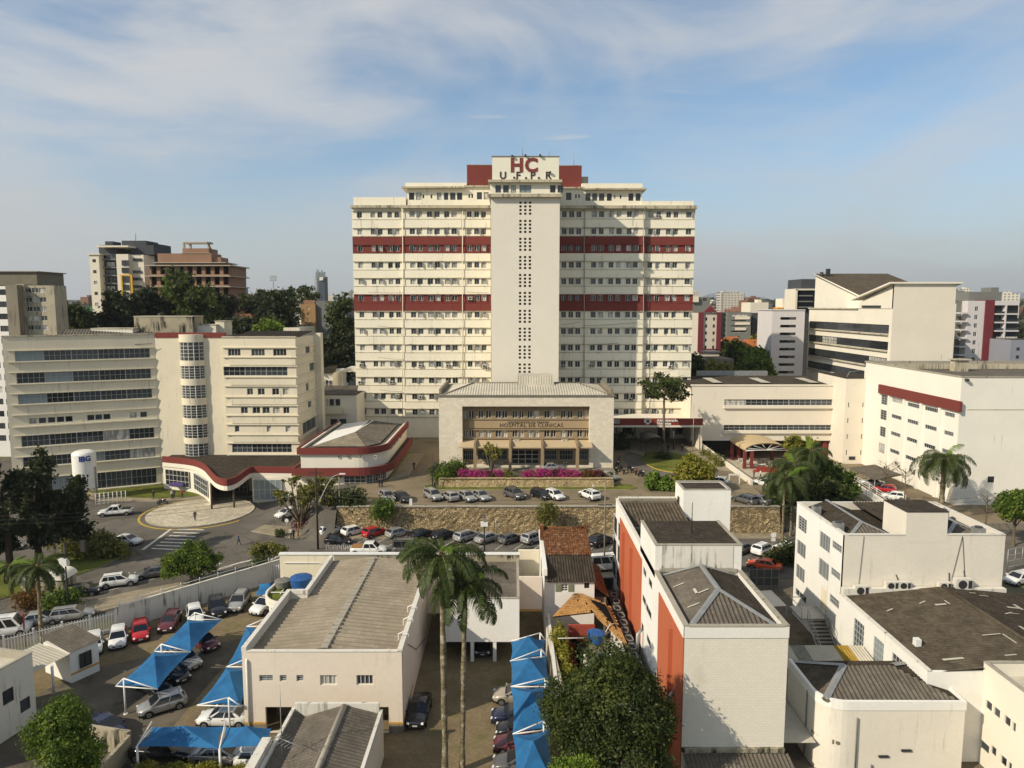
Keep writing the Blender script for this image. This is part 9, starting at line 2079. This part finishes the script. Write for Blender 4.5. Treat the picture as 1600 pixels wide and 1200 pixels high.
B=block('white_narrow_block','narrow white block with eight dark slot windows before the shed roof block',1207,1258,484.5,205,12,WB,ROOF_L,(1,8,495.5,12,.9,4.2,.23),FRAME_D,GLASS_D);
for o in list(B.o.children):
    if o.name.startswith('window'):o.location.x += 2.6
bits(B,[(1206,1258.5,483.5,485,204.8,12.3)],'roof_edge',WB)
B=block('beige_lift_tower','small beige tower with orange base on the right skyline',1223,1237,466.5,300,8,CREAM,ROOF_L);bits(B,[(1215,1236,480.5,490,297,6)],'orange_base',plain('orange_yellow_paint',lin(206,148,40),.7))
B=Bld('balcony_tower','dark balconied tower with white frame behind the auditorium wall','building',(D(1258,460,250).x,250,0));b=MB();box_px(b,1252,1278,436,640,251,12);B.part('core',b,[DKGREY]);bits(B,[(1243.5,1246.5,452,640,249,10),(1243.5,1276,451,453.5,249,10)],'white_frame',AP)
for k in range(3):b=MB();box_px(b,1247,1270,461+k*9,463+k*9,249.5,1.4);B.part('balcony',b,[GREY])
# balconied apartment block at right
B=block('balcony_apartments','white apartment block with red stripe and balconies at the right edge',1513,1541,470,225,14,WB,ROOF_L,(1,7,479,13.2,.24,7,.1),FRAME_W,GLASS_D)
bits(B,[(1541,1555,468.8,640,224.6,14)],'red_stripe',DR);b=MB();box_px(b,1555,1592,470,640,226.5,12);B.part('balcony_bay_wall',b,[DKGREY])
for k in range(8):
    b=MB();box_px(b,1555,1592,489.6+k*13.2,491.8+k*13.2,224.6,2);B.part('balcony_slab',b,[WB])
    b=MB();box_px(b,1557,1590,486.5+k*13.2,489.6+k*13.2,224.8,.1);B.part('balcony_rail',b,[GLASS_D])
    b=MB();box_px(b,1500,1513,488+k*13.2,490.2+k*13.2,224.0,3);B.part('side_balcony_slab',b,[WB])
bits(B,[(1555,1592,470,477,224.6,2),(1572,1574,477,640,224.5,1.9)],'white_frame',WB);b=MB();box_px(b,1486,1513,469,640,228,10);B.part('grey_bay',b,[GREY]);bits(B,[(1514,1566,456,470,230,9)],'roof_block',GREY);bits(B,[(1549,1561,449,456,231,5)],'tank_box',GREY)
for k in range(7):
    a=D(1502,484+k*13.2,227.8);B.win((a.x,227.9,a.z),UX,(0,2.2,0,1.4),0,2,1,FRAME_W,GLASS_D)
B=block('small_grey_flats','small grey house with dark windows at the far right',1580,1640,531,215,12,paint('bluish_grey',lin(140,142,150),.05,.1),ROOF_D,(3,3,543,12.5,.3,5,.05))
# ================================================================ distant city, woods, hills
def far_mat(name,c1):
    t=NT(name);t.set(.9,.1);br_=t.new('ShaderNodeTexBrick');mp=t.new('ShaderNodeMapping');t.l.new(t.new('ShaderNodeNewGeometry').outputs['Position'],mp.inputs[0]);mp.inputs['Rotation'].default_value=(R(90),0,0);t.l.new(mp.outputs[0],br_.inputs['Vector'])
    br_.offset=0;br_.inputs['Scale'].default_value=1;br_.inputs['Brick Width'].default_value=3.4;br_.inputs['Row Height'].default_value=3.1;br_.inputs['Mortar Size'].default_value=.95;br_.inputs['Mortar Smooth'].default_value=0
    br_.inputs['Color1'].default_value=(.05,.055,.06,1);br_.inputs['Color2'].default_value=(.12,.12,.11,1);r=t.new('ShaderNodeObjectInfo').outputs['Random'];cm_=t.mix(r,c1,tuple(x*.55 for x in c1));t.l.new(cm_,br_.inputs['Mortar']);t.color(br_.outputs[0]);return t.mat
FM=[far_mat('far_white_facade',lin(216,208,192)),far_mat('far_cream_facade',lin(206,188,150)),far_mat('far_grey_facade',lin(170,168,160)),far_mat('far_brick_facade',lin(150,104,80))]
FR=[ROOF_L,ROOF_B,ROOF_G,roofing('far_orange_roof',lin(170,104,62))]
rr=random.Random(77);fm_cache={}
def far_house(k):
    if k in fm_cache:return fm_cache[k]
    r=random.Random(900+k);b=MB();w,d,h=r.uniform(9,24),r.uniform(10,18),r.uniform(6,16) if k % 3 else r.uniform(16,34)
    b.box(-w/2,w/2,-d/2,d/2,-30,h,0,1);b.box(-w/6,w/5,-d/5,d/5,h,h+2.4,0,1)
    if k % 2 and h < 15:b.faces([(-w/2 -.4,-d/2 -.4,h),(w/2+.4,-d/2 -.4,h),(w/2+.4,d/2+.4,h),(-w/2 -.4,d/2+.4,h),(-w/4,0,h+3.2),(w/4,0,h+3.2)],[(0,1,5,4),(1,2,5),(2,3,4,5),(3,0,4)],1)
    fm_cache[k]=b.mesh('distant_building',[FM[r.choice((0,0,1,2,3))],r.choice(FR)]);return fm_cache[k]
hill=lambda x,y:27*sst((y -330)/640)+max(0,y -900)*.012*(1+.4*math.sin(x/410+1.3))+3*sst((y -400)/300)*math.sin(x/173+y/300)
def far_row(n,pxa,pxb,Ya,Yb,label,group):
    for i in range(n):
        Y=rr.uniform(Ya,Yb);px=rr.uniform(pxa,pxb);x=(px -800)/FPX*Y;o=add('distant_building',far_house(rr.randrange(18)),None,(x,Y,hill(x,Y) -2),rr.uniform(-.5,.5));tag(o,label,'building',group,'thing')
far_row(44,80,560,560,1500,'small distant building in the hazy city left of the tower','distant city left of the tower');far_row(70,1075,1620,480,1500,'small distant building in the hazy city right of the tower','distant city right of the tower');far_row(20,1080,1260,320,480,'low house among trees behind the right-hand flats','houses behind the right-hand flats');far_row(10,340,550,330,520,'low house among trees behind the ward building','houses behind the ward building')
# rolling far terrain with woods
b=MB();xs=np.linspace(-3200,3200,81);ysr=list(np.linspace(330,1600,28))+list(np.linspace(1700,3500,14));pts=[(float(x),float(y),float(hill(x,y)) -.5) for y in ysr for x in xs];nx_=len(xs)
b.faces(pts,[(j*nx_+i,j*nx_+i+1,(j+1)*nx_+i+1,(j+1)*nx_+i) for j in range(len(ysr) -1) for i in range(nx_ -1)],0,True)
structure('far_terrain',b,[ground_mat('far_wooded_ground',lin(70,74,46),.35,.01,lin(110,104,84),fine=.12)])
rs=np.random.RandomState(5);n=2600;px=rs.uniform(-100,1700,n);Yw=rs.uniform(420,2600,n);xw=(px -800)/FPX*Yw;zw=np.array([hill(a,c) for a,c in zip(xw,Yw)])
k=9;vv=[]
for j in range(k):
    s=rs.uniform(2.0,5.0,n)*(.7+Yw/2600);d=rs.normal(size=(n,3))*np.stack([s,s,s*.6],1)*.8;c=np.stack([xw,Yw,zw+5],1)+d;a=rs.normal(size=(n,3));a /= np.linalg.norm(a,axis=1)[:,None];q=np.cross(a,rs.normal(size=(n,3)));q /= np.linalg.norm(q,axis=1)[:,None]
    s3=s[:,None];vv.append(np.stack([c -a*s3,c -q*s3,c+a*s3,c+q*s3],1).reshape(-1,3))
o=add('distant_woods',quads_mesh('distant_woods',np.concatenate(vv),L_BLACK));tag(o,'dark tree cover over the distant city',None,None,'stuff')
b=MB()
def mtn(px,base=14000):
    g=lambda c,w,h:h*math.exp(-((px -c)/w) ** 2);return 60+g(1118,30,190)+g(1165,34,150)+g(1205,30,60)+g(1545,60,170)+g(1620,60,190)+g(1480,40,80)+25*math.sin(px/17.0)+14*math.sin(px/6.3)
pm=list(np.linspace(-300,1900,221));pts=[((p_ -800)/FPX*14000,14000.0,-50) for p_ in pm]+[((p_ -800)/FPX*14000,14300.0,mtn(p_)) for p_ in pm]+[((p_ -800)/FPX*14000,16000.0,-50) for p_ in pm];n=len(pm)
b.faces(pts,[(i,i+1,n+i+1,n+i) for i in range(n -1)]+[(n+i,n+i+1,2*n+i+1,2*n+i) for i in range(n -1)],0,True);structure('mountains',b,[ground_mat('mountain_forest',lin(66,76,58),.3,.002)])
# ================================================================ the hazy air
b=MB();b.box(-9500,9500,-250,16200,-60,520);hzo=structure('haze',b,[]);hzo['kind']='stuff'
hm=bpy.data.materials.new('haze_air');hm.use_nodes=True;nt=hm.node_tree;nt.nodes.clear();ou=nt.nodes.new('ShaderNodeOutputMaterial');pv=nt.nodes.new('ShaderNodeVolumePrincipled');pv.inputs['Color'].default_value=(.86,.90,.96,1);pv.inputs['Density'].default_value=9e-5;pv.inputs['Anisotropy'].default_value=.2
nt.links.new(pv.outputs[0],ou.inputs['Volume']);hzo.data.materials.append(hm)
